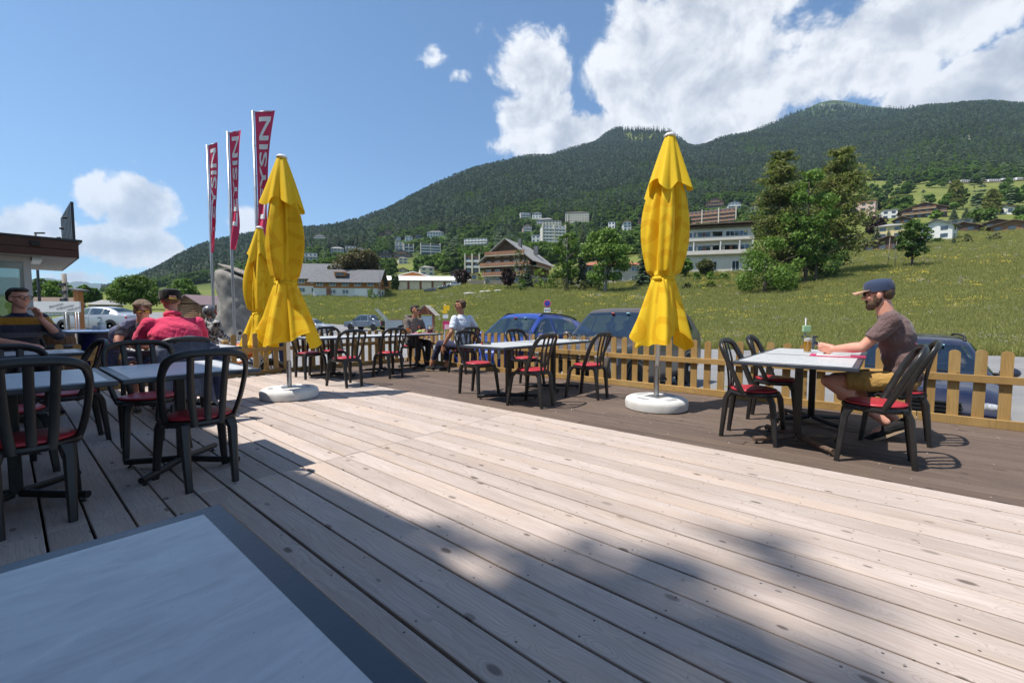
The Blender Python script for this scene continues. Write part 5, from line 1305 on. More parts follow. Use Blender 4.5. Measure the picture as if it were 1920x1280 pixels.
# man in white shirt, back to us
legs_mat = ['navy_cloth']
t, f, M = sitter('man in white short sleeved shirt and navy trousers seen from behind, head turned left', D(6.34, 5.88), DA + 0.0, (0.03, 0.02, 0.93), (0.02, 0.04, 1.13), (0.0, 0.05, 1.315), 0.75, 0.0,
    [((-0.20, 0.0, 1.06), (-0.34, -0.06, 0.80), (-0.40, 0.10, 0.54)), ((0.20, 0.0, 1.06), (0.36, -0.08, 0.82), (0.46, 0.12, 0.70))], 'shirt_white', [((-0.22, 0.42, 0.56), (-0.30, 0.60, 0.12)), ((-0.02, 0.46, 0.50), (-0.10, 0.36, 0.10))], ('hair_brown', SHORT), 'skin_tan', sleeve=0.75, pants=1.72, topname='shirt', hands=[((0.0, 0.25, -0.9), (1, 0, 0), 0.3), ((0.5, 0.6, -0.4), (0, 0, -1), 0.5)], w=1.05)
shades(t, f, M, 1.0)
m = MB(); m.tube([(-0.394, 0.075, 0.575), (-0.398, 0.090, 0.555)], 0.034, 14); m.build('wristwatch', 'black_gloss', t, True)
# man in red polo, back to us
legs_mat = ['denim']
t, f, M = sitter('broad man in red polo shirt and black cap seen from behind at left', D(5.70, 1.22), DA, (0, 0.19, 0.91), (0, 0.33, 1.11), (0, 0.39, 1.29), 0.0, -0.1,
    [((-0.215, 0.27, 1.03), (-0.31, 0.42, 0.80), (-0.12, 0.60, 0.79)), ((0.215, 0.27, 1.03), (0.31, 0.42, 0.80), (0.14, 0.62, 0.79))], 'polo_red', [((-0.14, 0.42, 0.52), (-0.12, 0.36, 0.10)), ((0.14, 0.42, 0.52), (0.13, 0.30, 0.10))], ('hair_auburn', [(0, -0.05, 0.0, (0.080, 0.05, 0.05))]), 'skin_pink', sleeve=0.8, pants=1.9, topname='polo_shirt', w=1.24, k=1.06)
m = MB(); rows = []
for rr, z in ((0.103, 0.015), (0.108, 0.04), (0.108, 0.086), (0.103, 0.108), (0.06, 0.128), (0.004, 0.131)): rows.append([f(rr * 0.93 * math.cos(a), -0.006 + rr * 1.10 * math.sin(a), z) for a in [2 * math.pi * k / 26 for k in range(26)]])
m.grid(rows, True); cpo = m.build('cap', 'black_cloth', t, 40)
m = MB(); m.grid([[f(0.085 * math.sin(a), 0.085 * math.cos(a), 0.03) for a in np.linspace(-1, 1, 9)], [f(0.095 * math.sin(a), 0.10 + 0.075 * math.cos(a), 0.012) for a in np.linspace(-1, 1, 9)]]); m.build('peak', 'black_cloth', cpo, True)
m = MB(); m.ell(f(0, -0.118, 0.030), (0.034, 0.008, 0.020), 14, 8, M); m.build('cap_opening', 'skin_pink', cpo, True)
m = MB(); m.tube([f(-0.034, -0.120, 0.010), f(0, -0.127, 0.006), f(0.034, -0.120, 0.010)], 0.006, 6); m.build('gold_embroidery', pm('gold_thread', (0.6, 0.5, 0.08), rough=0.6), cpo)
m = MB(); m.tube(smooth_path([(0.074 * math.cos(a_), 0.325 + 0.074 * math.sin(a_), 1.135 - 0.02 * math.sin(a_)) for a_ in np.linspace(-4.0, 0.86, 9)], 16), [1] * 16, 8, flat=(0.022, 0.009), up=(0, 0.3, 1)); m.build('collar', 'polo_red', t, True)
# jacket hung over the chair behind him
jt = thing('jacket', 'dark navy jacket hung over the back of the red shirted man\'s chair', 'jacket', D(5.42 + 0.232, 1.22), DA - 0.05)
rows = []
for k in range(15):
    a = k / 14; x = lerp(-0.255, 0.255, a); zt = 0.905 - 0.10 * abs(2 * a - 1) ** 3
    col_ = []
    for j in range(12):
        b_ = j / 11; z = zt - b_ * 0.62 + 0.015 * math.sin(9 * a + 3); y = -0.275 - 0.05 * b_ - 0.02 * math.sin(14 * a + 2 * b_) * b_ + 0.03 * (1 - b_) ** 6
        col_.append((x * (1 - 0.10 * b_), y, z))
    front = [(x, -0.235, zt - 0.10), (x, -0.250, zt - 0.01)]
    rows.append(front + col_)
m = MB(); m.grid(rows); jo = m.build('back_panel', 'denim', jt, True); sm = jo.modifiers.new('t', 'SOLIDIFY'); sm.thickness = 0.012
for s in (-1, 1):
    m = MB(); m.tube(smooth_path([(0.22 * s, -0.27, 0.80), (0.25 * s, -0.285, 0.62), (0.24 * s, -0.29, 0.42), (0.22 * s, -0.28, 0.24)], 10), [0.05, 0.055, 0.058, 0.06, 0.06, 0.058, 0.056, 0.055, 0.052, 0.05], 12); m.build('sleeve', 'denim' if s < 0 else 'navy_cloth', jt, True)
# woman with scarf
legs_mat = ['scarf_blue']
t, f, M = sitter('woman in sunglasses with blue grey scarf leaning over the small table', D(7.20, 1.10), DA + math.pi, (0, 0.13, 0.86), (0, 0.26, 1.03), (0.0, 0.34, 1.185), -0.15, -0.22,
    [((-0.18, 0.20, 0.97), (-0.24, 0.30, 0.77), (-0.06, 0.50, 0.80)), ((0.18, 0.20, 0.97), (0.25, 0.32, 0.77), (0.05, 0.52, 0.80))], 'blouse_dark', [((-0.10, 0.42, 0.52), (-0.12, 0.55, 0.10)), ((0.12, 0.42, 0.52), (0.14, 0.52, 0.10))],
    ('hair_auburn', [(0, -0.025, 0.060, (0.090, 0.100, 0.075)), (0.0, -0.055, 0.0, (0.088, 0.065, 0.085)), (0.055, 0.035, 0.075, (0.042, 0.055, 0.035)), (-0.05, 0.04, 0.072, (0.05, 0.05, 0.034)), (0.075, 0.01, 0.0, (0.016, 0.04, 0.05)), (-0.075, 0.01, 0.0, (0.016, 0.04, 0.05))]), 'skin_pink', sleeve=0.5, pants=0.7, topname='blouse', k=0.93, shoes='hoodie_grey')
shades(t, f, M, 1.05, 'gold_mirror')
m = MB(); m.tube([(0.075, 0.44, 0.80), (0.085, 0.425, 0.798)], 0.034, 12); m.build('bracelet', 'white_plain', t, True)
m = MB()
cap(m, (-0.02, 0.22, 1.07), 0.055, (0.12, 0.21, 1.03), 0.06); cap(m, (0.12, 0.21, 1.03), 0.06, (0.23, 0.20, 0.92), 0.07); cap(m, (0.23, 0.20, 0.92), 0.07, (0.27, 0.18, 0.70), 0.075); cap(m, (0.27, 0.18, 0.70), 0.072, (0.30, 0.14, 0.45), 0.06); cap(m, (-0.02, 0.22, 1.07), 0.05, (-0.12, 0.2, 1.02), 0.05)
fused(m, 'scarf', 'scarf_blue', t, 0.012, 3)
# striped sweater man
legs_mat = ['jeans_charcoal']
t, f, M = sitter('man with glasses in navy and mustard striped sweater, hand at his mouth', D(7.58, 0.10), DA + math.pi + 0.30, (0, 0.02, 0.94), (0, 0.04, 1.14), (0.0, 0.07, 1.315), 0.25, 0.0,
    [((-0.20, 0.0, 1.08), (-0.27, 0.20, 0.88), (-0.10, 0.24, 1.10)), ((0.20, 0.0, 1.08), (0.26, 0.14, 0.85), (0.06, 0.36, 0.80))], 'sweater_striped', [((-0.12, 0.42, 0.52), (-0.11, 0.40, 0.10)), ((0.14, 0.42, 0.52), (0.16, 0.38, 0.10))], ('hair_dark', SHORT), 'skin_light', sleeve=1.25, pants=1.9, topname='sweater', w=1.08, hands=[((0.3, 0.0, 0.9), (0.6, 0.2, 0.0), 0.9), ((-0.4, 0.7, -0.1), (0, 0, -1), 0.3)])
m = MB()
for k in (-1, 1): m.tube([f(0.034 * k + 0.028 * math.cos(a), 0.099, 0.014 + 0.020 * math.sin(a)) for a in np.linspace(0, 6.283, 15)], 0.0035, 6)
m.tube([f(0.006, 0.1, 0.02), f(-0.006, 0.1, 0.02)], 0.003, 6)
for k in (-1, 1): m.tube([f(0.062 * k, 0.095, 0.02), f(0.08 * k, 0.0, 0.015)], 0.003, 6)
m.build('spectacles', 'black_gloss', t, True)
# biker standing by the motorcycles
def stander(label, loc, rz, top, legm, backpack=False, helmet=False, arms=None):
    t = thing('person', label, 'person', loc, rz); m = MB(); f, M = head(m, (0, 0.02, 1.66), 0.3, -0.15)
    torso(m, (0, 0, 0.95), (0, 0.01, 1.28), (0, 0.0, 1.48), 0.95); cap(m, (0, 0, 1.48), 0.06, (0, 0.01, 1.58), 0.055)
    arms = arms or [((-0.2, 0, 1.42), (-0.27, 0.08, 1.15), (-0.16, 0.28, 1.05)), ((0.2, 0, 1.42), (0.28, 0.06, 1.15), (0.22, 0.30, 1.04))]
    for i, (S_, E_, W_) in enumerate(arms):
        cap(m, S_, 0.058, E_, 0.044); cap(m, E_, 0.044, W_, 0.03); hand(m, W_, Vector(W_) - Vector(E_), (0, 0, -1), 0.6, 1 if i == 0 else -1)
    for s in (-1, 1): cap(m, (0.09 * s, 0, 0.93), 0.085, (0.11 * s, 0.02, 0.50), 0.06); cap(m, (0.11 * s, 0.02, 0.50), 0.06, (0.12 * s, 0.0, 0.10), 0.04)
    fused(m, 'body', 'skin_light', t, 0.010, 3)
    m = MB(); torso(m, (0, 0, 1.0), (0, 0.0, 1.28), (0, 0.0, 1.48), 1.14, 1.04); m.ell((0, 0, 0.98), (0.2, 0.155, 0.16), 14, 9)
    for (S_, E_, W_) in arms: cap(m, S_, 0.085, E_, 0.07, 14); cap(m, E_, 0.07, lerp(Vector(E_), Vector(W_), 0.9), 0.05, 14, True, False)
    cap(m, (0, 0, 1.44), 0.09, (0, 0.01, 1.53), 0.085, 14, True, False)
    fused(m, 'jacket', top, t, 0.012, 3)
    m = MB(); m.ell((0, 0, 0.93), (0.185, 0.145, 0.14), 14, 9)
    for s in (-1, 1): cap(m, (0.09 * s, 0, 0.93), 0.102, (0.11 * s, 0.02, 0.50), 0.08, 14); cap(m, (0.11 * s, 0.02, 0.50), 0.08, (0.12 * s, 0, 0.12), 0.065, 14, True, False)
    fused(m, 'trousers', legm, t, 0.012, 3)
    for s in (-1, 1): shoe(t, (0.12 * s, 0, 0.1), (0.1 * s, 1, 0), 'black_cloth', 'black_cloth')
    if helmet:
        m = MB(); m.ell(f(0, -0.005, 0.035), (0.128, 0.142, 0.128), 20, 14, M); m.ell(f(0, 0.055, -0.07), (0.095, 0.085, 0.075), 16, 10, M); h = fused(m, 'helmet', pm('helmet_grey', (0.02, 0.02, 0.022), (0.20, 0.20, 0.21), scale=9, rough=0.25, coat=0.5), t, 0.011, 3)
        m = MB(); m.ell(f(0, 0.075, 0.03), (0.095, 0.075, 0.045), 16, 10, M); m.build('visor', 'black_gloss', h, True)
        m = MB(); m.tube([f(0.11, -0.05, 0.06), f(0.134, 0.0, 0.02), f(0.12, 0.05, -0.04)], 0.014, 6); m.tube([f(-0.11, -0.05, 0.06), f(-0.134, 0.0, 0.02), f(-0.12, 0.05, -0.04)], 0.014, 6); m.build('red_flash', 'red_paint', h)
    else:
        m = MB(); [m.ell(f(x, y, z), r, 12, 8, M) for (x, y, z, r) in SHORT]; fused(m, 'hair', 'hair_dark', t, 0.009, 2)
    return t
P = at(392, 600, 9.5)
bk = stander('biker in grey camouflage jacket and helmet seen from behind', (P.x, 9.5, gz(P.x, 9.5)), -0.25, 'camo_jacket', 'black_cloth', True, True)
rs = thing('backpack', 'black and red backpack worn by the biker in camouflage', 'backpack', bk.location, -0.25)
m = MB(); m.ell((-0.04, -0.22, 1.24), (0.15, 0.09, 0.20), 14, 10); m.ell((-0.04, -0.23, 1.12), (0.155, 0.11, 0.13), 14, 10); m.box((-0.04, -0.17, 1.22), (0.26, 0.08, 0.40)); fused(m, 'bag', 'black_cloth', rs, 0.011, 3)
for P_ in ([(-0.16, -0.25, 1.36), (-0.18, -0.28, 1.2), (-0.15, -0.31, 1.05)], [(0.02, -0.29, 1.38), (0.06, -0.315, 1.22), (0.09, -0.31, 1.08)], [(-0.14, -0.25, 1.40), (-0.04, -0.27, 1.445), (0.05, -0.26, 1.40)]):
    m = MB(); m.tube(smooth_path(P_, 8), 0.011, 6); m.build('red_piping', 'red_paint', rs, True)
P = at(519, 600, 14.6)
stander('standing person in black trousers, only legs showing below the left parasol', (P.x, 14.6, gz(P.x, 14.6) + 0.02), 0.4, 'black_cloth', 'navy_cloth')
fuse_all()
# ================================================================== vehicles
def paint(name, c, rough=0.28, metal=0.0):
    m, T, b = principled(name); tc = T.new('ShaderNodeTexCoord'); n = T.noise(tc.outputs['Object'], 700, 2); n2 = T.noise(tc.outputs['Object'], 2.2, 4, 0.6)
    col = T.mix(T.mapr(n2.outputs[0], 0.35, 0.7, 0, 0.12), rgba(c), (0.30, 0.28, 0.25, 1)); col = T.mix(T.mapr(n.outputs[0], 0.4, 0.6, 0, 0.12), col, rgba(tuple(min(1, x * 1.8) for x in c)))
    T.link(col, b.inputs['Base Color']); b.inputs['Roughness'].default_value = rough; b.inputs['Metallic'].default_value = metal; b.inputs['Coat Weight'].default_value = 0.35; b.inputs['Coat Roughness'].default_value = 0.05; MATS[name] = m
paint('paint_bronze', (0.062, 0.050, 0.045), 0.34, 0.0); paint('paint_blue', (0.008, 0.040, 0.27), 0.28, 0.0); paint('paint_navy', (0.006, 0.008, 0.030), 0.25); paint('paint_silver', (0.40, 0.41, 0.43), 0.3, 0.4); paint('paint_slate', (0.115, 0.15, 0.20), 0.3, 0.3); paint('paint_dark', (0.03, 0.035, 0.05), 0.3)
paint('paint_orange', (0.60, 0.14, 0.01), 0.3); paint('paint_red', (0.48, 0.015, 0.02), 0.3)
pm('sign_blue_dark', (0.08, 0.25, 0.50), rough=.4); pm('sky_sticker', (.25, .55, .7), rough=.5); glass_mat('car_glass', dark=(0.012, 0.020, 0.022)); 
def thin_glass(name, tint):
    m, T, b = principled(name); T.n.remove(b); g = T.new('ShaderNodeBsdfGlossy'); g.inputs['Roughness'].default_value = 0.015; tr = T.new('ShaderNodeBsdfTransparent'); tr.inputs[0].default_value = rgba(tint)
    tc = T.new('ShaderNodeTexCoord'); n = T.noise(tc.outputs['Object'], 2.0, 3); lw = T.new('ShaderNodeLayerWeight'); lw.inputs[0].default_value = 0.25; mx = T.new('ShaderNodeMixShader')
    T.link(T.math('ADD', T.math('MULTIPLY', lw.outputs['Fresnel'], 0.20), T.mapr(n.outputs[0], 0.3, 0.7, 0.03, 0.07)), mx.inputs[0]); T.link(tr.outputs[0], mx.inputs[1]); T.link(g.outputs[0], mx.inputs[2]); T.link(mx.outputs[0], T.n['Material Output'].inputs['Surface']); MATS[name] = m
thin_glass('see_through_glass', (0.46, 0.54, 0.52))
glass_mat('tinted_glass', dark=(0.010, 0.012, 0.013)); glass_mat('window_glass', dark=(0.035, 0.045, 0.055)); glass_mat('clear_glass')
pm('tyre', (0.012, 0.012, 0.012), (0.022, 0.022, 0.022), rough=0.85); pm('alloy', (0.42, 0.42, 0.43), (0.55, 0.55, 0.56), rough=0.3, metal=0.85); pm('black_trim', (0.010, 0.010, 0.011), (0.018, 0.018, 0.019), rough=0.55); pm('lamp_lens', (0.16, 0.17, 0.18), (0.62, 0.63, 0.65), scale=22, rough=0.08, spec=0.8, coat=1.0); pm('tail_lens', (0.35, 0.01, 0.015), rough=0.12, coat=1.0); pm('chrome', (0.60, 0.60, 0.61), rough=0.12, metal=1.0); pm('seat_trim', (0.05, 0.05, 0.055), rough=0.8)
def wheel(parent, pos, r, w, side):
    x, y, z = pos; m = MB(); prof = [(r * 0.66, -w / 2), (r * 0.95, -w / 2), (r, -w * 0.3), (r, w * 0.3), (r * 0.95, w / 2), (r * 0.66, w / 2), (r * 0.64, w * 0.2), (r * 0.64, -w * 0.2), (r * 0.66, -w / 2)]
    m.lathe(prof, 32); o = m.build('wheel', 'tyre', parent, 40); o.location = pos; o.rotation_euler = (0, math.pi / 2, 0)
    m = MB(); m.lathe([(0.0, 0.0), (r * 0.16, 0.0), (r * 0.18, -0.02)], 16, c=(0, 0, side * w * 0.42)); zz = side * w * 0.40
    m.tube([(r * 0.62 * math.cos(a), r * 0.62 * math.sin(a), zz) for a in np.linspace(0, 2 * math.pi, 29)], r * 0.045, 6, False)
    for k in range(7):
        for dd in (-0.12, 0.12):
            a = 2 * math.pi * k / 7; m.bar((r * 0.12 * math.cos(a), r * 0.12 * math.sin(a), zz), (r * 0.61 * math.cos(a + dd), r * 0.61 * math.sin(a + dd), zz), r * 0.065, 0.02)
    m.build('rim', 'alloy', o, 40)
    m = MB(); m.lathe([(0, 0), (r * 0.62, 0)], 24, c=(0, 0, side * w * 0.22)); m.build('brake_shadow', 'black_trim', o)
    return o
CARS = {
 'suv': dict(L=4.85, W=0.965, r=0.375, wy=(0.185, 0.775), cowl=0.275, roof=0.42, st=[(0.0, .66, .64, .82, .56, .86, .36), (0.012, .93, .90, .86, .78, .91, .30), (0.05, 1.06, 1.02, .90, .90, .955, .27), (0.16, 1.12, 1.07, .91, .99, .985, .26), (0.262, 1.16, 1.11, .90, 1.03, 1.0, .26), (0.30, 1.22, 1.16, .885, 1.05, 1.0, .26), (0.42, 1.72, 1.665, .735, 1.09, 1.0, .26), (0.50, 1.78, 1.70, .735, 1.10, 1.0, .26), (0.68, 1.785, 1.70, .735, 1.11, 1.0, .26), (0.88, 1.74, 1.65, .72, 1.13, .99, .27), (0.95, 1.64, 1.57, .71, 1.14, .98, .29), (0.985, 1.22, 1.18, .80, 1.02, .95, .32), (1.0, .86, .84, .84, .74, .90, .40)], side=((0.335, 0.50), (0.515, 0.675), (0.695, 0.86))),
 'cross': dict(L=4.42, W=0.90, r=0.345, wy=(0.20, 0.80), cowl=0.27, roof=0.43, st=[(0.0, .66, .64, .80, .52, .84, .32), (0.012, .84, .82, .84, .72, .90, .24), (0.06, .98, .93, .88, .86, .955, .22), (0.17, 1.06, 1.00, .89, .94, .99, .22), (0.255, 1.10, 1.04, .88, .99, 1.0, .22), (0.29, 1.14, 1.08, .87, 1.01, 1.0, .22), (0.43, 1.60, 1.54, .72, 1.05, 1.0, .22), (0.52, 1.68, 1.59, .72, 1.08, 1.0, .22), (0.70, 1.64, 1.55, .70, 1.12, .99, .22), (0.86, 1.50, 1.42, .68, 1.15, .98, .24), (0.95, 1.30, 1.24, .72, 1.12, .96, .27), (0.985, 1.02, 1.0, .80, .92, .94, .3), (1.0, .8, .78, .84, .68, .9, .36)], side=((0.315, 0.51), (0.53, 0.74))),
 'sedan': dict(L=4.60, W=0.865, r=0.31, wy=(0.195, 0.785), cowl=0.265, roof=0.43, st=[(0.0, .60, .58, .82, .48, .86, .30), (0.012, .70, .68, .86, .60, .92, .20), (0.07, .82, .77, .88, .72, .96, .19), (0.17, .91, .85, .89, .80, .99, .18), (0.25, .95, .89, .88, .84, 1.0, .18), (0.29, 1.0, .93, .86, .86, 1.0, .18), (0.43, 1.38, 1.32, .70, .89, 1.0, .18), (0.53, 1.44, 1.37, .70, .91, 1.0, .18), (0.68, 1.41, 1.34, .68, .92, .99, .18), (0.80, 1.25, 1.19, .68, .94, .98, .2), (0.88, 1.05, 1.0, .78, .92, .97, .22), (0.975, .95, .91, .84, .84, .95, .24), (1.0, .72, .70, .84, .6, .9, .3)], side=((0.33, 0.51), (0.525, 0.67), (0.685, 0.76))),
 'estate': dict(L=4.40, W=0.85, r=0.30, wy=(0.195, 0.79), cowl=0.255, roof=0.40, st=[(0.0, .58, .56, .82, .46, .86, .28), (0.012, .68, .66, .86, .58, .92, .19), (0.07, .82, .77, .88, .70, .96, .18), (0.17, .90, .85, .89, .80, .99, .18), (0.24, .94, .89, .88, .84, 1.0, .18), (0.28, 1.0, .94, .86, .86, 1.0, .18), (0.40, 1.36, 1.30, .71, .89, 1.0, .18), (0.50, 1.44, 1.37, .71, .91, 1.0, .18), (0.70, 1.45, 1.38, .70, .92, .99, .18), (0.88, 1.40, 1.33, .69, .93, .98, .2), (0.955, 1.25, 1.2, .70, .92, .97, .22), (0.985, .92, .9, .82, .82, .95, .24), (1.0, .7, .68, .84, .58, .9, .3)], side=((0.31, 0.47), (0.485, 0.64), (0.655, 0.84))),
}
def car(name, label, kind, loc, rz, pnt, cat='car', detail=True, plate=None, glass=None, rails=False, group=None):
    K = CARS[kind]; L, W = K['L'], K['W']; glass = glass or ('see_through_glass' if detail else 'car_glass'); t = thing(name, label, cat, loc, rz, group)
    st = [((0.5 - s[0]) * L, s[1], s[2], s[3] * W, s[4], s[5] * W, s[6]) for s in K['st']]
    fr = [s[0] for s in K['st']]
    def sect(tp):
        y, zc, zr, xr, zb, w, z0 = crom(st, tp)
        zmid = z0 + (zb - z0) * 0.55
        return [(w * 0.90, z0), (w * 0.985, z0 + (zb - z0) * 0.22), (w, zmid), (w * 0.975, zb), (lerp(w * .975, xr, .5) + 0.012, lerp(zb, zr, .52)), (xr, zr), (xr * 0.80, lerp(zr, zc, 0.62)), (xr * 0.45, lerp(zr, zc, 0.92)), (0.0, zc)], y
    def tofrac(f):
        for i in range(len(fr) - 1):
            if fr[i] <= f <= fr[i + 1]: return i + (f - fr[i]) / (fr[i + 1] - fr[i])
        return len(fr) - 1
    def pt(f, q, off=0.0):
        sec, y = sect(tofrac(f)); a = crom(sec, q); return Vector((a[0], y, a[1]))
    NQ = 25; rows = []
    for f in sorted(set(list(np.linspace(0, 1, 55)) + fr)):
        h = [pt(f, 8 * k / (NQ - 1)) for k in range(NQ)]
        rows.append([Vector((-p.x, p.y, p.z)) for p in h] + h[-2::-1])
    fl = sorted(set(list(np.linspace(0, 1, 55)) + fr)); cols_ = len(rows[0]); qq = [8 * k / (NQ - 1) for k in range(NQ)]; qq = qq + qq[-2::-1]
    rs0, rs1 = (0.905, 0.965) if kind != 'sedan' else (0.73, 0.85)
    def hole(f0, f1, q0, q1):
        if not detail: return False
        lo, hi = min(q0, q1), max(q0, q1)
        if lo >= 5.40 and ((f0 >= K['cowl'] + 0.014 and f1 <= K['roof'] - 0.010) or (f0 >= rs0 - .001 and f1 <= rs1 + .001)): return True
        return lo >= 3.14 and hi <= 4.86 and any(f0 >= a - .001 and f1 <= b + .001 for a, b in K['side'])
    m = MB(); m.v = [tuple(p) for r_ in rows for p in r_]
    for i in range(len(rows) - 1):
        for k in range(cols_ - 1):
            if not hole(fl[i], fl[i + 1], qq[k], qq[k + 1]): m.f.append((i * cols_ + k, i * cols_ + k + 1, (i + 1) * cols_ + k + 1, (i + 1) * cols_ + k))
    m.f.append(tuple(range(cols_))); e = len(m.v) - cols_; m.f.append(tuple(range(e + cols_ - 1, e - 1, -1)))
    if detail:
        zb_ = st[4][4]; yd = (0.5 - K['cowl'] - 0.05) * L
        for x_ in (-0.40, 0.40):
            for yo in (-0.75, -1.6):
                s_ = MB(); s_.ell((x_ * W * 1.05, yd + yo - 0.1, zb_ - 0.02), (0.24, 0.10, 0.34), 12, 8, (0.2, 0, 0)); s_.ell((x_ * W * 1.05, yd + yo - 0.17, zb_ + 0.37), (0.13, 0.06, 0.09), 10, 7); s_.box((x_ * W * 1.05, yd + yo + 0.15, zb_ - 0.35), (0.46, 0.5, 0.16)); s_.build('seat', 'seat_trim', t, True)
        s_ = MB(); s_.ell((0, yd + 0.02, zb_ - 0.10), (W * 0.86, 0.30, 0.15), 16, 8); s_.build('dashboard', 'black_trim', t, True)
        s_ = MB(); s_.tube([(-0.40 * W + 0.18 * math.cos(a_), yd - 0.30 + 0.06 * math.sin(a_), zb_ + 0.04 + 0.17 * math.sin(a_)) for a_ in np.linspace(0, 6.283, 21)], 0.016, 6); s_.build('steering_wheel', 'black_trim', t, True)
        s_ = MB(); s_.box((0, 0, st[4][6] + 0.30), (W * 1.7, L * 0.5, 0.05)); s_.build('cabin_floor', 'black_trim', t)
    body = m.build('body', pnt, t, 50)
    m = MB(); m.box((0, 0, st[4][6] + 0.02), (W * 1.7, L * 0.9, 0.12)); m.build('underbody', 'black_trim', t)
    def patch(nm, f0, f1, q0, q1, side, mat, off=0.006, nf=8, nq=6, par=None, taper=None):
        m = MB(); rows = []
        for i in range(nf + 1):
            f = lerp(f0, f1, i / nf); row = []
            for j in range(nq + 1):
                qq = lerp(q0(f) if callable(q0) else q0, q1, j / nq); p = pt(f, qq); pa = pt(min(1, f + .004), qq) - pt(max(0, f - .004), qq); pb = pt(f, min(8, qq + .05)) - pt(f, max(0, qq - .05))
                n = pa.cross(pb); n.normalize() if n.length > 0 else None
                if n.dot(Vector((p.x + 0.001, 0, 0.4))) < 0: n = -n
                p = p + n * off; row.append(Vector((p.x * side, p.y, p.z)))
            rows.append(row)
        m.grid(rows); return m.build(nm, mat, par or t, True)
    # windscreen and rear screen: join both halves
    def screen(nm, f0, f1):
        m = MB(); rows = []
        for i in range(9):
            f = lerp(f0, f1, i / 8); h = [pt(f, lerp(5.42, 8, j / 7)) for j in range(8)]
            h = [p + Vector((0, 0.008 if f0 < .5 else -0.008, 0.008)) for p in h]
            rows.append([Vector((-p.x, p.y, p.z)) for p in h] + h[-2::-1])
        m.grid(rows); return m.build(nm, glass, t, True)
    screen('windscreen', K['cowl'] + 0.015, K['roof'] - 0.012); screen('rear_screen', 0.905 if kind != 'sedan' else 0.73, 0.965 if kind != 'sedan' else 0.85)
    for s in (-1, 1):
        for (a, b) in K['side']: patch('side_window', a, b, 3.15, 4.85, s, glass, 0.008)
        for f in K['wy']:
            y = (0.5 - f) * L; wheel(t, (s * (W - 0.10), y, K['r']), K['r'], 0.22, s)
            m = MB(); n = 22; r0, r1 = K['r'] * 1.02, K['r'] * 1.20; pts = []
            for k in range(n + 1):
                a = math.pi * k / n; pts.append((a,))
            ro = [Vector((s * (W + 0.004), y + r1 * math.cos(a[0]), K['r'] + r1 * math.sin(a[0]))) for a in pts]; ri = [Vector((s * (W + 0.010), y + r0 * 0.2 * math.cos(a[0]), K['r'] + r0 * 0.2 * math.sin(a[0]))) for a in pts]
            ri = [Vector((s * (W - 0.02), y + r0 * 0.9 * math.cos(a[0]), K['r'] + r0 * .9 * math.sin(a[0]))) for a in pts]
            m.grid([ro, ri]); m.build('wheel_arch', 'black_trim', t, True)
        if detail:
            p = pt(K['cowl'] + 0.07, 3.6); m = MB(); m.ell((s * (W + 0.10), p.y, p.z + 0.03), (0.105, 0.075, 0.075), 14, 9); mo = m.build('mirror', pnt, t, True); m = MB(); m.tube([(s * (W - 0.05), p.y, p.z), (s * (W + 0.08), p.y, p.z + 0.01)], 0.022, 8); m.build('mirror_arm', 'black_trim', mo, True)
            patch('headlight', 0.014, 0.055, 2.45, 3.5, s, 'lamp_lens', 0.012, 5, 4)
            m = MB(); zf = st[2][1]; m.ell((s * W * 0.70, L / 2 - 0.10, zf - 0.17), (W * 0.17, 0.07, 0.055), 14, 8); m.build('headlight', 'lamp_lens', t, True)
            patch('tail_light', 0.965, 0.985, 2.6, 3.7, s, 'tail_lens', 0.01, 3, 4)
            for (a, b) in K['side'][:2]: 
                p = pt(b - 0.03, 2.75); m = MB(); m.bar((s * (p.x + 0.012), p.y + 0.09, p.z), (s * (p.x + 0.012), p.y - 0.09, p.z), 0.02, 0.025); m.build('door_handle', pnt, t)
            for (a, b) in K['side'][:2]:
                m = MB(); m.tube([Vector((s * (pt(b + .01, q).x + .003), pt(b + .01, q).y, pt(b + .01, q).z)) for q in np.linspace(0.6, 4.9, 12)], 0.005, 4); m.build('door_seam', 'black_trim', t)
    if detail:
        zf = st[2][1]; m = MB(); m.box((0, L / 2 - 0.005, zf - 0.20), (W * 0.85, 0.04, 0.15)); g = m.build('grille', 'black_trim', t)
        for k in range(3): m = MB(); m.box((0, L / 2 + 0.018, zf - 0.25 + k * 0.05), (W * 0.83, 0.012, 0.014)); m.build('grille_bar', 'chrome', g)
        m = MB(); m.box((0, L / 2 + 0.0, st[1][6] + 0.10), (W * 1.5, 0.05, 0.13)); m.build('lower_bumper', 'black_trim', t, bevel=0.02)
        m = MB(); m.box((0, L / 2 + 0.03, st[1][6] + 0.23), (0.50, 0.012, 0.11)); pl = m.build('number_plate', 'white_plain', t)
        if plate:
            me = text_mesh(plate, 0.105, extrude=0.001); o = mesh_obj('plate_lettering', me, 'black_knob', pl); o.location = (0.06, L / 2 + 0.0375, st[1][6] + 0.23); o.rotation_euler = (R(90), 0, math.pi); m = MB(); m.box((-0.20, L / 2 + 0.038, st[1][6] + 0.23), (0.07, 0.006, 0.09)); m.build('plate_shield', 'sign_blue_dark', pl)
        for k in (-0.35, 0.15):
            a = pt(K['cowl'] + 0.012, 7.2); m = MB(); m.tube([(k * W * 1.6 + 0.1, a.y + 0.02, a.z + 0.02), (k * W * 1.6 + 0.55, a.y - 0.03, a.z + 0.05)], 0.010, 6); m.build('wiper', 'black_trim', t)
    if detail:
        for (x_, mt_) in ((0.02, 'red_paint'), (-0.16, 'sky_sticker')):
            a = pt(K['roof'] - 0.022, 8); m = MB(); m.box((x_ * W * 2, a.y + 0.03, a.z + 0.002), (0.07, 0.012, 0.06), (-0.9, 0, 0)); m.build('windscreen_sticker', mt_, t)
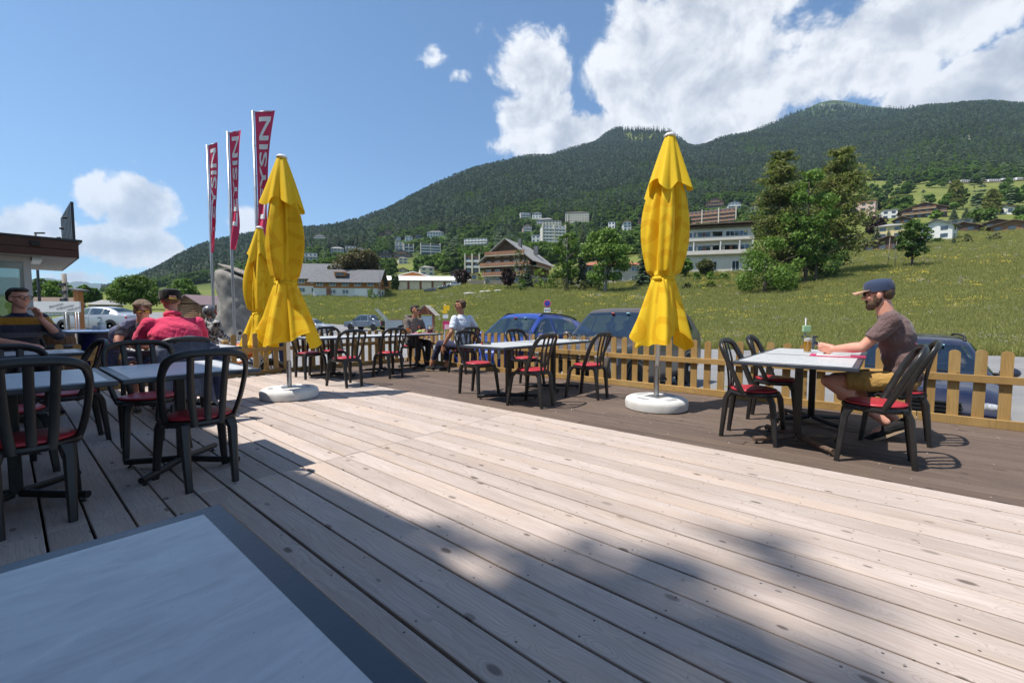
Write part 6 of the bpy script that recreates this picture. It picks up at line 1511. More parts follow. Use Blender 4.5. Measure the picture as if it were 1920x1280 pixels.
    if rails:
        for s in (-1, 1):
            P = [Vector((s * pt(f, 5.4).x, pt(f, 5.4).y, pt(f, 5.4).z + 0.035 * (1 if 0.46 < f < 0.8 else 0))) for f in np.linspace(0.44, 0.83, 12)]
            m = MB(); m.tube(P, 0.018, 8); m.build('roof_rail', 'black_trim', t, True)
    return t
RV = DA + math.pi / 2          # nose towards the fence
p = D(4.42, 6.66 + 4.85 / 2); car('parked_suv', 'bronze grey off-road vehicle parked nose to the fence behind the right parasol', 'suv', (p.x, p.y, -0.49), RV, 'paint_bronze')
p = D(7.12, 6.72 + 4.42 / 2); car('parked_crossover', 'bright blue crossover parked nose to the fence left of the bronze one', 'cross', (p.x, p.y, -0.49), RV, 'paint_blue', rails=True)
p = D(-0.39, 7.60 + 4.40 / 2); car('parked_estate_car', 'navy blue estate car parked behind the fence at the right edge', 'estate', (p.x, p.y, -0.64), RV, 'paint_navy', plate='7', rails=True)
p = at(190, 610, 26); car('parked_saloon', 'silver saloon car side on behind the white welcome banner', 'sedan', (p.x, 26, gz(p.x, 26) + 0.02), R(90), 'paint_silver')
p = at(583, 610, 44); car('parked_estate_car', 'silver car half hidden behind the left parasol near the pickup', 'estate', (p.x, 44, gz(p.x, 44) + 0.02), R(-95), 'paint_silver')
p = at(424, 606, 40); car('parked_car', 'small dark blue car beside the boulder, mostly hidden by the biker', 'estate', (p.x, 40, gz(p.x, 40) + 0.02), R(60), 'paint_dark', detail=False)
for px_, k_, pn_, lb in ((806, 'estate', 'paint_dark', 'dark estate car in front of the hall doors, leftmost of three'), (834, 'estate', 'paint_dark', 'black car in the middle of the three at the hall'), (851, 'suv', 'paint_silver', 'silver off-road car at the right end of the hall')):
    p = at(px_, 541, 146); car('parked_car', lb, k_, (p.x, 146, gz(p.x, 146) - 0.0), R(90), pn_, detail=False, group=None)
# pickup
def pickup():
    p = at(689, 615, 49); t = thing('pickup_truck', 'slate blue pickup truck with a ladder in its bed at the meadow edge', 'pickup', (p.x, 49, gz(p.x, 49) + 0.02), R(68)); W = 0.9
    prof = [(2.55, .45), (2.62, .62), (2.55, .95), (2.35, 1.02), (1.35, 1.12), (0.75, 1.70), (0.35, 1.80), (-0.75, 1.78), (-0.95, 1.15), (-2.6, 1.12), (-2.62, .50)]
    def pr(poly, w, nm, mat, par=t, bev=0.0):
        m = MB(); n = len(poly); vs = [(-w, y, z) for y, z in poly] + [(w, y, z) for y, z in poly]; m.add(vs, [tuple(range(n)), tuple(range(2 * n - 1, n - 1, -1))] + [(i, i + n, (i + 1) % n + n, (i + 1) % n) for i in range(n)]); return m.build(nm, mat, par, 30, bevel=bev, seg=3)
    pr([(2.55, .45), (2.62, .62), (2.55, .95), (2.35, 1.02), (1.35, 1.10), (-0.93, 1.14), (-0.93, .45)], W, 'body', 'paint_slate', bev=0.05)
    m = MB(); rows = []
    for y, z, w in ((1.36, 1.10, .84), (0.75, 1.70, .66), (0.35, 1.79, .64), (-0.70, 1.77, .64), (-0.92, 1.14, .84)): rows.append([(-w, y, z), (-w * 0.5, y, z + 0.015), (w * .5, y, z + 0.015), (w, y, z)])
    m.grid(rows); 
    for s in (-1, 1): m.add([(s * .86, 1.36, 1.1), (s * .66, .75, 1.70), (s * .64, .35, 1.79), (s * .64, -.70, 1.77), (s * .86, -.92, 1.14)], [(0, 1, 2, 3, 4)])
    m.build('cab', 'paint_slate', t, 30)
    for s in (-1, 1):
        for pts in ([(1.20, 1.17, .86), (0.74, 1.62, .70), (0.32, 1.70, .68), (0.30, 1.17, .86)], [(0.20, 1.17, .86), (0.22, 1.70, .68), (-0.58, 1.68, .68), (-0.70, 1.17, .86)]):
            m = MB(); m.add([(s * (w + 0.012), y, z) for y, z, w in pts], [(0, 1, 2, 3)]); m.build('side_window', 'car_glass', t)
        m = MB(); m.box((s * 0.88, -1.78, 0.82), (0.05, 1.68, 0.62)); m.build('bed_side', 'paint_slate', t, bevel=0.02)
        for y in (1.62, -1.55): wheel(t, (s * 0.80, y, 0.38), 0.38, 0.25, s)
        for y in (1.62, -1.55): m = MB(); m.tube([(s * 0.90, y + 0.47 * math.cos(a), 0.40 + 0.47 * math.sin(a)) for a in np.linspace(0, math.pi, 14)], 0.06, 8); m.build('wheel_arch', 'paint_slate', t, True)
        m = MB(); m.box((s * 0.89, -2.62, 0.90), (0.08, 0.05, 0.40)); m.build('tail_light', 'tail_lens', t)
        m = MB(); m.tube([(s * 0.80, -1.0, 1.12), (s * 0.70, -1.02, 1.76)], 0.03, 8); m.tube([(s * .74, -1.02, 1.5), (s * 0.80, -1.9, 1.15)], 0.03, 8); m.build('sports_bar', 'chrome', t, True)
        m = MB(); m.ell((s * 1.0, 1.1, 1.22), (0.10, 0.06, 0.11), 10, 6); m.build('mirror', 'black_trim', t, True)
    m = MB(); m.tube([(-0.7, -1.02, 1.76), (0.7, -1.02, 1.76)], 0.03, 8); m.build('sports_bar', 'chrome', t, True)
    m = MB(); m.box((0, -2.62, 0.84), (1.66, 0.05, 0.50)); m.build('tailgate', 'paint_dark', t); m = MB(); m.box((0, -1.75, .6), (1.7, 1.7, .1)); m.build('bed_floor', 'black_trim', t)
    m = MB(); m.add([(-.62, .80, 1.68), (.62, .80, 1.68), (.80, 1.38, 1.13), (-.80, 1.38, 1.13)], [(0, 1, 2, 3)]); 
    for v in range(len(m.v)): m.v[v] = (m.v[v][0], m.v[v][1] + .02, m.v[v][2] + .02)
    m.build('windscreen', 'car_glass', t); m = MB(); m.box((0, -2.66, .50), (1.7, .08, .14)); m.build('bumper', 'chrome', t)
    m = MB(); m.box((0, -2.71, .55), (.34, .02, .14)); m.build('number_plate', 'white_plain', t)
    lp = t.location; l = thing('ladder', 'aluminium ladder lying slanted in the pickup bed', 'ladder', lp, R(68))
    for x in (-0.16, 0.2): m = MB(); m.bar((x, -1.25, 2.45), (x, -2.75, 1.16), 0.07, 0.10); m.build('stile', 'alloy', l)
    for k in range(6): q = k / 5; m = MB(); m.tube([(-0.16, lerp(-1.35, -2.65, q), lerp(2.36, 1.24, q)), (0.2, lerp(-1.35, -2.65, q), lerp(2.36, 1.24, q))], 0.02, 6); m.build('rung', 'alloy', l)
pickup()
# motorcycles
def moto(label, loc, rz, pnt, seat='black_trim', frame='black_trim'):
    t = thing('motorcycle', label, 'motorcycle', loc, rz)
    for y in (0.72, -0.70):
        m = MB(); m.tube([(0, y + 0.28 * math.cos(a), 0.31 + 0.28 * math.sin(a)) for a in np.linspace(0, 2 * math.pi, 25)], 0.055, 10, False); w = m.build('wheel', 'tyre', t, True)
        m = MB(); m.tube([(0, y + 0.23 * math.cos(a), 0.31 + 0.23 * math.sin(a)) for a in np.linspace(0, 2 * math.pi, 25)], 0.014, 6, False)
        for k in range(6): m.tube([(0, y, 0.31), (0, y + 0.23 * math.cos(k * 1.047), 0.31 + 0.23 * math.sin(k * 1.047))], 0.012, 6)
        m.build('rim', pnt if y > 0 else 'alloy', w, True)
    m = MB(); m.ell((0, 0.22, 0.86), (0.15, 0.30, 0.15), 14, 10); m.ell((0, 0.42, 0.80), (0.12, 0.16, 0.12), 12, 8); fused(m, 'tank', pnt, t, 0.012, 3)
    m = MB(); m.ell((0, -0.22, 0.80), (0.13, 0.30, 0.06), 12, 8); m.ell((0, -0.60, 0.86), (0.10, 0.26, 0.06), 12, 8); fused(m, 'seat', seat, t, 0.012, 3)
    m = MB(); m.ell((0, -0.80, 0.88), (0.07, 0.16, 0.05), 10, 6); m.build('tail', pnt, t, True)
    m = MB(); m.ell((0, 0.05, 0.45), (0.15, 0.26, 0.20), 12, 8); m.box((0, 0.12, 0.60), (0.2, 0.22, 0.16)); m.build('engine', 'alloy', t, True)
    for s in (-1, 1):
        m = MB(); m.tube([(s * .08, 0.45, 0.84), (s * .12, 0.15, 0.62), (s * .10, -0.25, 0.50)], 0.022, 8); m.tube([(s * .09, -.1, .72), (s * .1, -.62, .80)], 0.018, 8); m.tube([(s * .09, -.25, .5), (s * .1, -.62, .78)], .018, 8); m.build('frame_tube', frame, t, True)
        m = MB(); m.tube([(s * .10, 0.46, 0.96), (s * .10, 0.72, 0.31)], 0.026, 8); m.build('fork', 'alloy', t, True)
        m = MB(); m.tube([(0, 0.44, 1.02), (s * .18, 0.42, 1.08), (s * .36, 0.34, 1.06)], 0.014, 8); m.build('handlebar', 'black_trim', t, True)
        m = MB(); m.tube([(s * .18, .42, 1.08), (s * .26, .44, 1.22)], .008, 6); m.ell((s * .27, .43, 1.25), (.07, .02, .045), 10, 6); m.build('mirror', 'black_trim', t, True)
    m = MB(); m.ell((0, 0.58, 0.92), (0.10, 0.09, 0.12), 12, 8); m.build('headlamp', 'lamp_lens', t, True)
    m = MB(); m.tube([(0.12, 0.1, 0.32), (0.15, -0.3, 0.36), (0.16, -0.75, 0.55)], [0.03, 0.035, 0.05], 10); m.build('exhaust', 'chrome', t, True)
    return t
P = at(437, 620, 8.9); moto('orange motorcycle behind the fence next to the biker', (P.x, 8.9, gz(P.x, 8.9)), R(-75), 'paint_orange', frame='paint_orange')
P = at(462, 620, 11.0); moto('red motorcycle standing behind the orange one', (P.x, 11.0, gz(P.x, 11.0)), R(80), 'paint_red')
P = at(372, 620, 11.0); moto('red motorcycle between the red shirted man and the biker', (P.x, 11.0, gz(P.x, 11.0)), R(60), 'paint_red')
fuse_all()

# ================================================================== flags
pm('flag_red', (0.60, 0.022, 0.085), (0.66, 0.034, 0.11), scale=3, rough=0.6); pm('pole_alu', (0.34, 0.35, 0.37), (0.44, 0.45, 0.47), rough=0.4, metal=0.6)
def flag(label, x0, ytop, Y, flen, seed, w0, yaw):
    b = at(x0, ytop, Y); zg = gz(b.x, Y) ; t = thing('flagpole', label, 'flag', (b.x, Y, zg)); Ht = b.z - zg; r = random.Random(seed); ph = r.uniform(0, 6)
    m = MB(); m.tube([(0, 0, 0), (0, 0, Ht * 0.5), (0, 0, Ht)], [0.045, 0.04, 0.032], 12); m.build('pole', 'pole_alu', t, True)
    m = MB(); m.tube([(0, 0, Ht - 0.03), (w0 * math.cos(yaw), w0 * math.sin(yaw), Ht + 0.03)], 0.014, 8); m.build('top_arm', 'pole_alu', t, True)
    def S(a, b_):      # a 0..1 across, b_ 0..1 down
        wind = 0.40 + 0.60 * (1 - b_) ** 2.4 + 0.22 * max(0, math.sin(b_ * 5.2 + ph)) ** 2 * b_; tw = yaw + 1.15 * math.sin(3.3 * b_ + ph * 0.3) * b_ + 0.25 * a * math.sin(7 * b_ + ph)
        wid = w0 * a; d = Vector((math.cos(tw), math.sin(tw), 0)); q = Vector((-d.y, d.x, 0))
        return d * (0.05 + wid * wind) + q * 0.10 * math.sin(5 * a + 6 * b_ + ph) * a * (0.3 + b_) + Vector((0, 0, Ht - 0.02 + 0.05 * a * (1 - b_) - flen * b_ - 0.12 * a * b_ + 0.05 * a))
    m = MB(); m.grid([[S(i / 12, j / 60) for i in range(13)] for j in range(61)]); m.build('banner', 'flag_red', t, True)
    me = text_mesh('LEYSIN', 1.0, 'LEFT', 0.0, bold=0.02)
    import bmesh
    bm = bmesh.new(); bm.from_mesh(me); bmesh.ops.triangulate(bm, faces=bm.faces); bmesh.ops.subdivide_edges(bm, edges=[e for e in bm.edges if e.calc_length() > 0.12], cuts=3, use_grid_fill=False); bmesh.ops.triangulate(bm, faces=bm.faces)
    xs = [v.co.x for v in bm.verts]; ys = [v.co.y for v in bm.verts]; x0_, x1_ = min(xs), max(xs); y0_, y1_ = min(ys), max(ys)
    base = [v.co.copy() for v in bm.verts]
    for v, co in zip(bm.verts, base):
        bb = lerp(0.80, 0.045, (co.x - x0_) / (x1_ - x0_)); aa = lerp(0.86, 0.22, (co.y - y0_) / (y1_ - y0_))
        p = S(aa, bb); n = (S(min(1, aa + .02), bb) - S(aa - .02, bb)).cross(S(aa, bb + .01) - S(aa, bb - .01)).normalized()
        if n.dot(Vector((0 - b.x, 0 - Y, 0))) < 0: n = -n
        v.co = p + n * 0.012
    bm.to_mesh(me); bm.free(); mesh_obj('lettering', me, 'white_plain', t)
    for k in range(5): m = MB(); m.tube([(0, 0, Ht - 0.1 - k * flen / 4.4), (0.06, 0, Ht - 0.1 - k * flen / 4.4)], 0.012, 6); m.build('clip', 'pole_alu', t)
    return t
flag('red banner with white lettering on the leftmost and shortest looking of the three flagpoles', 388, 272, 14.9, 3.5, 1, 0.31, R(-10))
flag('red banner with white lettering on the middle flagpole', 426, 247, 13.6, 3.5, 5, 0.34, R(15))
flag('red banner with white lettering on the flagpole nearest to the left parasol', 474, 208, 11.9, 3.5, 9, 0.48, R(10))

# ================================================================== signs and street furniture
pm('timber_brown', (0.16, 0.055, 0.030), (0.24, 0.085, 0.045), scale=5, rough=0.7, stretch=(6, 6, 0.6)); pm('shingle', (0.33, 0.29, 0.25), (0.46, 0.42, 0.37), scale=10, rough=0.85); pm('sign_yellow', (0.80, 0.50, 0.01), rough=0.45); pm('sign_pink', (0.50, 0.02, 0.12), (0.56, 0.03, 0.14), rough=0.45); pm('sign_blue', (0.015, 0.06, 0.45), rough=0.4); pm('map_print', (0.30, 0.42, 0.55), (0.60, 0.66, 0.70), scale=14, rough=0.4); pm('post_grey', (0.30, 0.31, 0.32), (0.38, 0.39, 0.40), rough=0.5, metal=0.4)
def post_base(px_, Y): 
    p = at(px_, 600, Y); return (p.x, Y, gz(p.x, Y))
# information shelter
loc = post_base(800, 25); t = thing('information_shelter', 'small brown wooden information shelter with shingle roof and map', 'shelter', loc, R(-14)); zt = 1.55
for s in (-1, 1): m = MB(); m.box((s * 0.42, 0, 0.9), (0.10, 0.14, 1.8)); m.build('post', 'timber_brown', t, bevel=0.01)
m = MB(); m.box((0, 0.03, 1.05), (0.80, 0.03, 1.15)); m.build('map_panel', 'map_print', t); m = MB(); m.box((0, 0, 0.42), (0.86, 0.06, 0.14)); m.build('crossbar', 'timber_brown', t)
m = MB(); m.prism([(-0.55, 1.72), (0.55, 1.72), (0, 2.18)], -0.12, 0.14); m.build('gable', 'timber_brown', t)
for s in (-1, 1):
    for r_ in range(4):
        for c_ in range(4):
            q = (r_ + 0.5) / 4; m = MB(); m.box((s * lerp(0.68, 0.06, q), -0.28 + 0.17 * (c_ + .5) - 0.04, lerp(1.66, 2.23, q)), (0.24, 0.16, 0.018), (0, s * 0.70, 0)); m.build('shingle', 'shingle', t)
# hiking signpost + pink board
loc = post_base(835, 26); t = thing('hiking_signpost', 'grey post with yellow hiking arrows and white plate', 'signpost', loc)
m = MB(); m.tube([(0, 0, 0), (0, 0, 2.35)], 0.03, 10); m.build('post', 'post_grey', t, True)
m = MB(); m.box((0.08, -0.04, 2.14), (0.36, 0.02, 0.30)); m.build('yellow_plate', 'sign_yellow', t); m = MB(); m.prism([(-0.10, 1.80), (0.12, 1.80), (0.12, 1.98), (-0.10, 1.98), (-0.22, 1.89)], -0.05, -0.03); m.build('arrow_plate', 'sign_yellow', t); m = MB(); m.box((0.02, -0.04, 1.62), (0.32, 0.02, 0.22)); m.build('white_plate', 'white_plain', t)
loc = post_base(840, 24); t = thing('notice_board', 'pink notice board on two legs beside the white shirted man', 'sign', loc); m = MB(); m.box((0, 0, 1.16), (0.56, 0.03, 0.46)); b_ = m.build('board', 'sign_pink', t)
m = MB(); m.box((0.04, -0.019, 1.07), (0.46, 0.008, 0.26)); m.build('pale_panel', pm('pale_pink', (0.70, 0.40, 0.45), rough=0.5), b_)
for s in (-1, 1): m = MB(); m.tube([(s * .2, .02, 0), (s * .2, .02, 1.0)], 0.02, 8); m.build('leg', 'post_grey', t, True)
# no parking sign
loc = post_base(1026, 28); t = thing('no_parking_sign', 'round red and blue no parking sign with white arrow plate above the blue car', 'road sign', loc); zc = at(1026, 569, 28).z - loc[2]
m = MB(); m.tube([(0, 0, 0), (0, 0, zc + 0.25)], 0.03, 10); m.build('post', 'post_grey', t, True)
def disc(r, y, mat, nm, par): m = MB(); m.lathe([(0, 0), (r, 0), (r, 0.01), (0, 0.01)], 32); o = m.build(nm, mat, par); o.rotation_euler = (R(90), 0, 0); o.location = (0, y, zc); return o
disc(0.245, -0.03, 'white_plain', 'rim', t); d_ = disc(0.232, -0.042, 'red_paint', 'red_disc', t); disc(0.165, -0.054, 'sign_blue', 'blue_disc', t)
m = MB(); m.bar((-0.14, -0.072, zc + 0.14), (0.14, -0.072, zc - 0.14), 0.012, 0.05, (0, -1, 0)); m.build('red_bar', 'red_paint', t)
m = MB(); m.box((0, -0.04, zc - 0.42), (0.42, 0.015, 0.27)); pl = m.build('arrow_plate', 'white_plain', t); m = MB(); m.box((0, -0.052, zc - 0.42), (0.2, 0.006, 0.03)); m.prism([(-0.19, zc - .42), (-0.1, zc - .37), (-0.1, zc - .47)], -0.055, -0.049); m.prism([(0.19, zc - .42), (0.1, zc - .47), (0.1, zc - .37)], -0.055, -0.049); m.build('arrow', 'black_knob', pl)
# dog waste bin
loc = post_base(1511, 18.5); zc = lambda y: at(1511, y, 18.5).z - loc[2]; t = thing('dog_waste_bin', 'grey waste bin with green bag dispenser on a post beyond the beer glass', 'bin', loc)
m = MB(); m.tube([(0, 0, 0), (0, 0, zc(596))], 0.028, 10); m.build('post', 'post_grey', t, True); m = MB(); m.box((0, -0.07, zc(616)), (0.33, 0.12, 0.28)); m.build('bag_dispenser', pm('pale_green', (0.28, 0.42, 0.22), rough=0.45), t, bevel=0.02)
m = MB(); m.lathe([(0.19, zc(652)), (0.235, zc(632)), (0.25, zc(631)), (0.25, zc(629)), (0.0, zc(629))], 20, c=(0, -0.26, 0)); m.build('bin', pm('zinc', (0.10, 0.10, 0.11), (0.28, 0.29, 0.30), scale=9, rough=0.5, metal=0.5), t, 40)
m = MB(); m.tube([(0.27 * math.cos(a), -0.26 + 0.27 * math.sin(a), zc(630)) for a in np.linspace(0, 6.283, 25)], 0.03, 8); m.build('bin_rim', 'black_trim', t, True)
# metal container behind the grey hoodie man
loc = post_base(741, 45); t = thing('metal_container', 'grey ribbed metal container behind the man in the hooded top', 'container', loc); m = MB(); m.box((0, 0, 0.65), (1.8, 1.2, 1.3)); m.build('tub', 'galvanised', t)
for k in range(6): m = MB(); m.box((0, -0.61, 0.15 + k * 0.2), (1.78, 0.03, 0.06)); m.build('rib', 'galvanised', t)
m = MB(); m.box((0.2, 0, 1.33), (1.5, 1.25, 0.06)); m.build('lid', 'timber_brown', t)
# low box with blue lid
loc = post_base(611, 22); t = thing('low_box', 'low beige box with pale blue lid behind the left parasol', 'box', loc); m = MB(); m.box((0, 0, 0.3), (1.1, 0.8, 0.6)); m.build('box', pm('beige_board', (0.42, 0.38, 0.32), rough=0.7), t, bevel=0.02); m = MB(); m.box((0, 0, 0.63), (1.2, 0.9, 0.05)); m.build('lid', pm('sky_blue_lid', (0.25, 0.55, 0.68), rough=0.4), t, bevel=0.01)
# boulder with slabs
pm('boulder_stone', (0.13, 0.115, 0.10), (0.27, 0.25, 0.22), scale=1.6, rough=0.95, bump=1.0, bscale=14)
loc = post_base(452, 31); t = thing('boulder', 'big upright rough boulder with weathered slabs on top behind the flagpoles', 'boulder', loc)
m = MB(); rows = []; zt = at(430, 503, 31).z - loc[2]
for i in range(30):
    q = i / 29; row = []
    for k in range(40):
        a = 2 * math.pi * k / 40; rr = (1.55 - 0.25 * q) * (1 + 0.16 * mnoise.noise(Vector((math.cos(a) * 1.3, math.sin(a) * 1.3, q * 3))) + 0.10 * mnoise.noise(Vector((math.cos(a) * 4, math.sin(a) * 4, q * 8)))) * (1 if q < 0.97 else 0.75)
        z = q * zt * (1 - 0.17 * (math.cos(a) + 1) * 0.5 * q); row.append((rr * math.cos(a) + 0.25 * (1 - q) - .1, rr * math.sin(a), z))
    rows.append(row)
m.grid(rows, True); m.f.append(tuple(range(len(m.v) - 40, len(m.v)))); m.build('rock', 'boulder_stone', t, True)
for k in range(5): m = MB(); m.box((-0.75 + 0.45 * k, 0, zt * (1 - 0.035 * k) + 0.10), (0.62, 1.5, 0.09), (0.05 * k, 0.42 + 0.05 * (k % 2), 0.1 * k)); m.build('slab', pm('weathered_board', (0.20, 0.17, 0.14), (0.36, 0.32, 0.27), scale=4, rough=0.9, bump=0.6, stretch=(1, 6, 1)), t, bevel=0.03)

# ================================================================== things on the tables
glass_mat('drink_glass', (0.96, 0.98, 0.98), 0.01); pm('beer', (0.62, 0.30, 0.02), (0.70, 0.36, 0.03), rough=0.15); pm('foam', (0.85, 0.82, 0.74), rough=0.8); pm('wine_rose', (0.60, 0.14, 0.12), rough=0.1); pm('wine_red', (0.09, 0.006, 0.015), rough=0.1); pm('wicker', (0.26, 0.12, 0.045), (0.40, 0.21, 0.09), scale=40, rough=0.8, bump=0.8, bscale=80); pm('salad', (0.16, 0.30, 0.03), (0.42, 0.50, 0.12), scale=25, rough=0.5, bump=0.6); pm('water', (0.75, 0.82, 0.85), rough=0.05)
TZ = 0.7415
def tumbler(label, u, v, h=0.14, r=0.033, fill=None, name='drinking_glass', fh=0.8):
    t = thing(name, label, 'glass', D(u, v, TZ)); m = MB(); m.lathe([(0.0, 0.0), (r * 0.88, 0.0), (r, h), (r * 0.94, h), (r * 0.84, 0.008), (0.0, 0.008)], 24); m.build('glass', 'drink_glass', t, 50)
    if fill:
        m = MB(); m.lathe([(0, 0.009), (r * 0.825, 0.009), (r * 0.90, h * fh * 0.8), (0, h * fh * 0.8)], 24); m.build('drink', fill, t, 50)
        if fill == 'beer': m = MB(); m.lathe([(0, h * fh * 0.8), (r * 0.90, h * fh * 0.8), (r * 0.925, h * fh), (0, h * fh + .004)], 24); m.build('foam', 'foam', t, 50)
    return t
tumbler('glass of beer with white foam in front of the bearded man', 0.60, 5.42, 0.17, 0.040, 'beer', 'beer_glass', 0.85)
tumbler('tall water glass on the table by the fence', 4.02, 5.10, 0.155, 0.036, None)
tumbler('low glass at the fence end of the water glass table, left of the pair', 3.62, 5.60, 0.10, 0.035, None); tumbler('low glass at the fence end of the water glass table, right of the pair', 3.52, 5.72, 0.10, 0.035, None)
t = thing('ashtray', 'round black ashtray with red and white lettering on the middle table', 'ashtray', D(4.02, 4.16, TZ)); m = MB(); m.lathe([(0, 0), (0.062, 0), (0.066, 0.03), (0.050, 0.03), (0.046, 0.01), (0, 0.01)], 28); m.build('dish', 'black_trim', t, 40)
me = text_mesh('Marlboro', 0.024, extrude=0.0006); o = mesh_obj('lettering', me, 'white_plain', t); p = Vector((0.0, 0.0, 0)); o.rotation_euler = (R(90), 0, 0.0); o.location = (0.008, -0.0672, 0.014); m = MB(); m.box((-0.052, -0.045, 0.016), (0.022, 0.02, 0.018), (0, 0, -0.85)); m.build('red_mark', 'red_paint', t)
t = thing('menu', 'pink placemat menu under the bearded man\'s arms', 'menu', D(0.33, 5.10, TZ + 0.002), DA + 0.05); m = MB(); m.box((0, 0, 0.001), (0.30, 0.42, 0.002)); b_ = m.build('sheet', 'sign_pink', t); m = MB(); m.box((0.03, 0.03, 0.0035), (0.2, 0.26, 0.002)); m.build('white_card', 'white_plain', b_)
tb = lambda u, v: D(u, v, TZ)
t = thing('bread_basket', 'round wicker bread basket on the laid far table', 'basket', tb(7.62, 5.46)); m = MB(); m.lathe([(0, 0.0), (0.09, 0), (0.125, 0.075), (0.132, 0.085), (0.12, 0.085), (0.085, 0.012), (0, 0.012)], 26); m.build('basket', 'wicker', t, 50); m = MB(); m.ell((0.02, 0.01, 0.06), (0.06, 0.05, 0.035), 10, 6); m.ell((-0.04, 0.02, 0.055), (0.05, 0.04, 0.03), 10, 6); m.build('bread', 'brim_tan', t, True); m = MB(); m.box((0.05, 0.0, 0.10), (0.06, 0.05, 0.035)); m.build('butter_pack', 'paint_orange', t)
t = thing('salad_plate', 'plate of green salad on a pink mat between the two diners', 'plate', tb(7.62, 5.86)); m = MB(); m.box((0, 0, 0.0015), (0.40, 0.30, 0.003), (0, 0, DA)); m.build('mat', 'sign_pink', t); m = MB(); m.lathe([(0, 0.004), (0.09, 0.004), (0.135, 0.018), (0.135, 0.022), (0.09, 0.010), (0, 0.010)], 28); m.build('plate', 'white_plain', t, 50)
m = MB(); rs_ = random.Random(4); [m.ell((rs_.uniform(-.06, .06), rs_.uniform(-.06, .06), 0.03 + rs_.uniform(0, .03)), (.035, .03, .015), 8, 5, (rs_.uniform(-1, 1), rs_.uniform(-1, 1), 0)) for _ in range(14)]; m.build('leaves', 'salad', t, True)
def wine(label, u, v, fill):
    t = thing('wine_glass', label, 'glass', tb(u, v)); m = MB(); m.lathe([(0, 0), (0.034, 0.001), (0.006, 0.008), (0.004, 0.075), (0.020, 0.095), (0.036, 0.125), (0.033, 0.175), (0.031, 0.175), (0.033, 0.126), (0.016, 0.098), (0, 0.092)], 20); m.build('glass', 'drink_glass', t, True); m = MB(); m.lathe([(0, 0.094), (0.016, 0.099), (0.032, 0.126), (0.0315, 0.14), (0, 0.14)], 20); m.build('wine', fill, t, True)
wine('glass of rose wine on the laid far table', 7.90, 6.02, 'wine_rose'); wine('glass of red wine left of the rose one', 7.86, 5.78, 'wine_red')
t = thing('jug', 'glass jug with dark drink at the end of the laid table', 'jug', tb(7.56, 6.06)); m = MB(); m.lathe([(0, 0), (0.05, 0), (0.06, 0.05), (0.05, 0.11), (0.045, 0.15), (0.05, 0.165), (0.046, 0.165), (0.042, 0.15), (0.056, 0.05), (0, 0.008)], 24); m.build('glass', 'drink_glass', t, True); m = MB(); m.lathe([(0, 0.009), (0.052, 0.01), (0.0545, 0.05), (0.05, 0.075), (0, 0.075)], 24); m.build('drink', 'wine_red', t, True); m = MB(); m.tube(smooth_path([(0.046, 0, 0.145), (0.095, 0, 0.13), (0.095, 0, 0.07), (0.058, 0, 0.045)], 10), 0.007, 8); m.build('handle', 'drink_glass', t, True)
t = thing('sunglasses', 'lime green sunglasses lying on the small table', 'sunglasses', tb(6.22, 0.98), DA + 0.3); m = MB()
for s in (-1, 1): m.tube([(s * 0.034 + 0.03 * math.cos(a), 0, 0.022 + 0.021 * math.sin(a)) for a in np.linspace(0, 6.283, 15)], 0.0045, 6)
for s in (-1, 1): m.tube([(s * 0.066, 0, 0.032), (s * 0.066, 0.08, 0.03), (s * 0.062, 0.13, 0.008)], 0.0045, 6)
m.build('frame', 'lime_plastic', t, True); m = MB(); [m.ell((s * 0.034, 0.0, 0.022), (0.028, 0.003, 0.019), 12, 6) for s in (-1, 1)]; m.build('lens', 'black_gloss', t, True)
# ================================================================== buildings
for nm, a, b_ in (('white', (.62, .62, .60), (.72, .71, .69)), ('cream', (.58, .52, .41), (.68, .61, .49)), ('beige', (.46, .42, .36), (.55, .50, .43)), ('yellow', (.62, .50, .26), (.68, .56, .32)), ('rose', (.52, .38, .33), (.60, .45, .39)), ('grey', (.34, .34, .34), (.44, .44, .44)), ('brown', (.075, .042, .028), (.13, .075, .048)), ('wood', (.17, .092, .050), (.26, .145, .08)), ('rust', (.27, .125, .075), (.36, .18, .11)), ('dark', (.085, .085, .09), (.15, .15, .155))):
    pm('wall_' + nm, a, b_, scale=0.7, rough=0.85, bump=0.1, rvar=0.1)
for nm, a, b_ in (('grey', (.20, .20, .20), (.30, .29, .28)), ('slate', (.085, .088, .098), (.15, .15, .16)), ('brown', (.10, .068, .050), (.17, .12, .09)), ('red', (.32, .10, .06), (.42, .15, .09)), ('whiteroof', (.72, .72, .72), (.80, .80, .80))):
    pm('roof_' + nm, a, b_, scale=1.4, rough=0.8, bump=0.3, bscale=8, rvar=0.1)
pm('wall_stucco', (.62, .57, .52), (.72, .67, .61), scale=0.9, rough=0.9, bump=0.1); pm('orange_wood', (.33, .125, .035), (.44, .18, .055), scale=2.5, rough=0.7, stretch=(8, 8, 0.5)); pm('shutter_brown', (.20, .075, .035), (.26, .10, .05), rough=0.7); pm('log_brown', (.17, .092, .045), (.27, .155, .08), scale=4, rough=0.85, bump=0.4)
def slab_roof(t, nm, pts, mat, th=0.25):
    """sloping quad with thickness"""
    P = [Vector(p) for p in pts]; n = (P[1] - P[0]).cross(P[2] - P[0]).normalized(); 
    if n.z < 0: n = -n
    m = MB(); k = len(P); m.add(P + [p + n * th for p in P], [tuple(range(k - 1, -1, -1)), tuple(range(k, 2 * k))] + [(i, (i + 1) % k, (i + 1) % k + k, i + k) for i in range(k)]); return m.build(nm, mat, t)
def tile_roof(t, a, b, c, d, mat, nu, nv, nm='roof'):
    return slab_roof(t, nm, (a, b, c, d), mat)
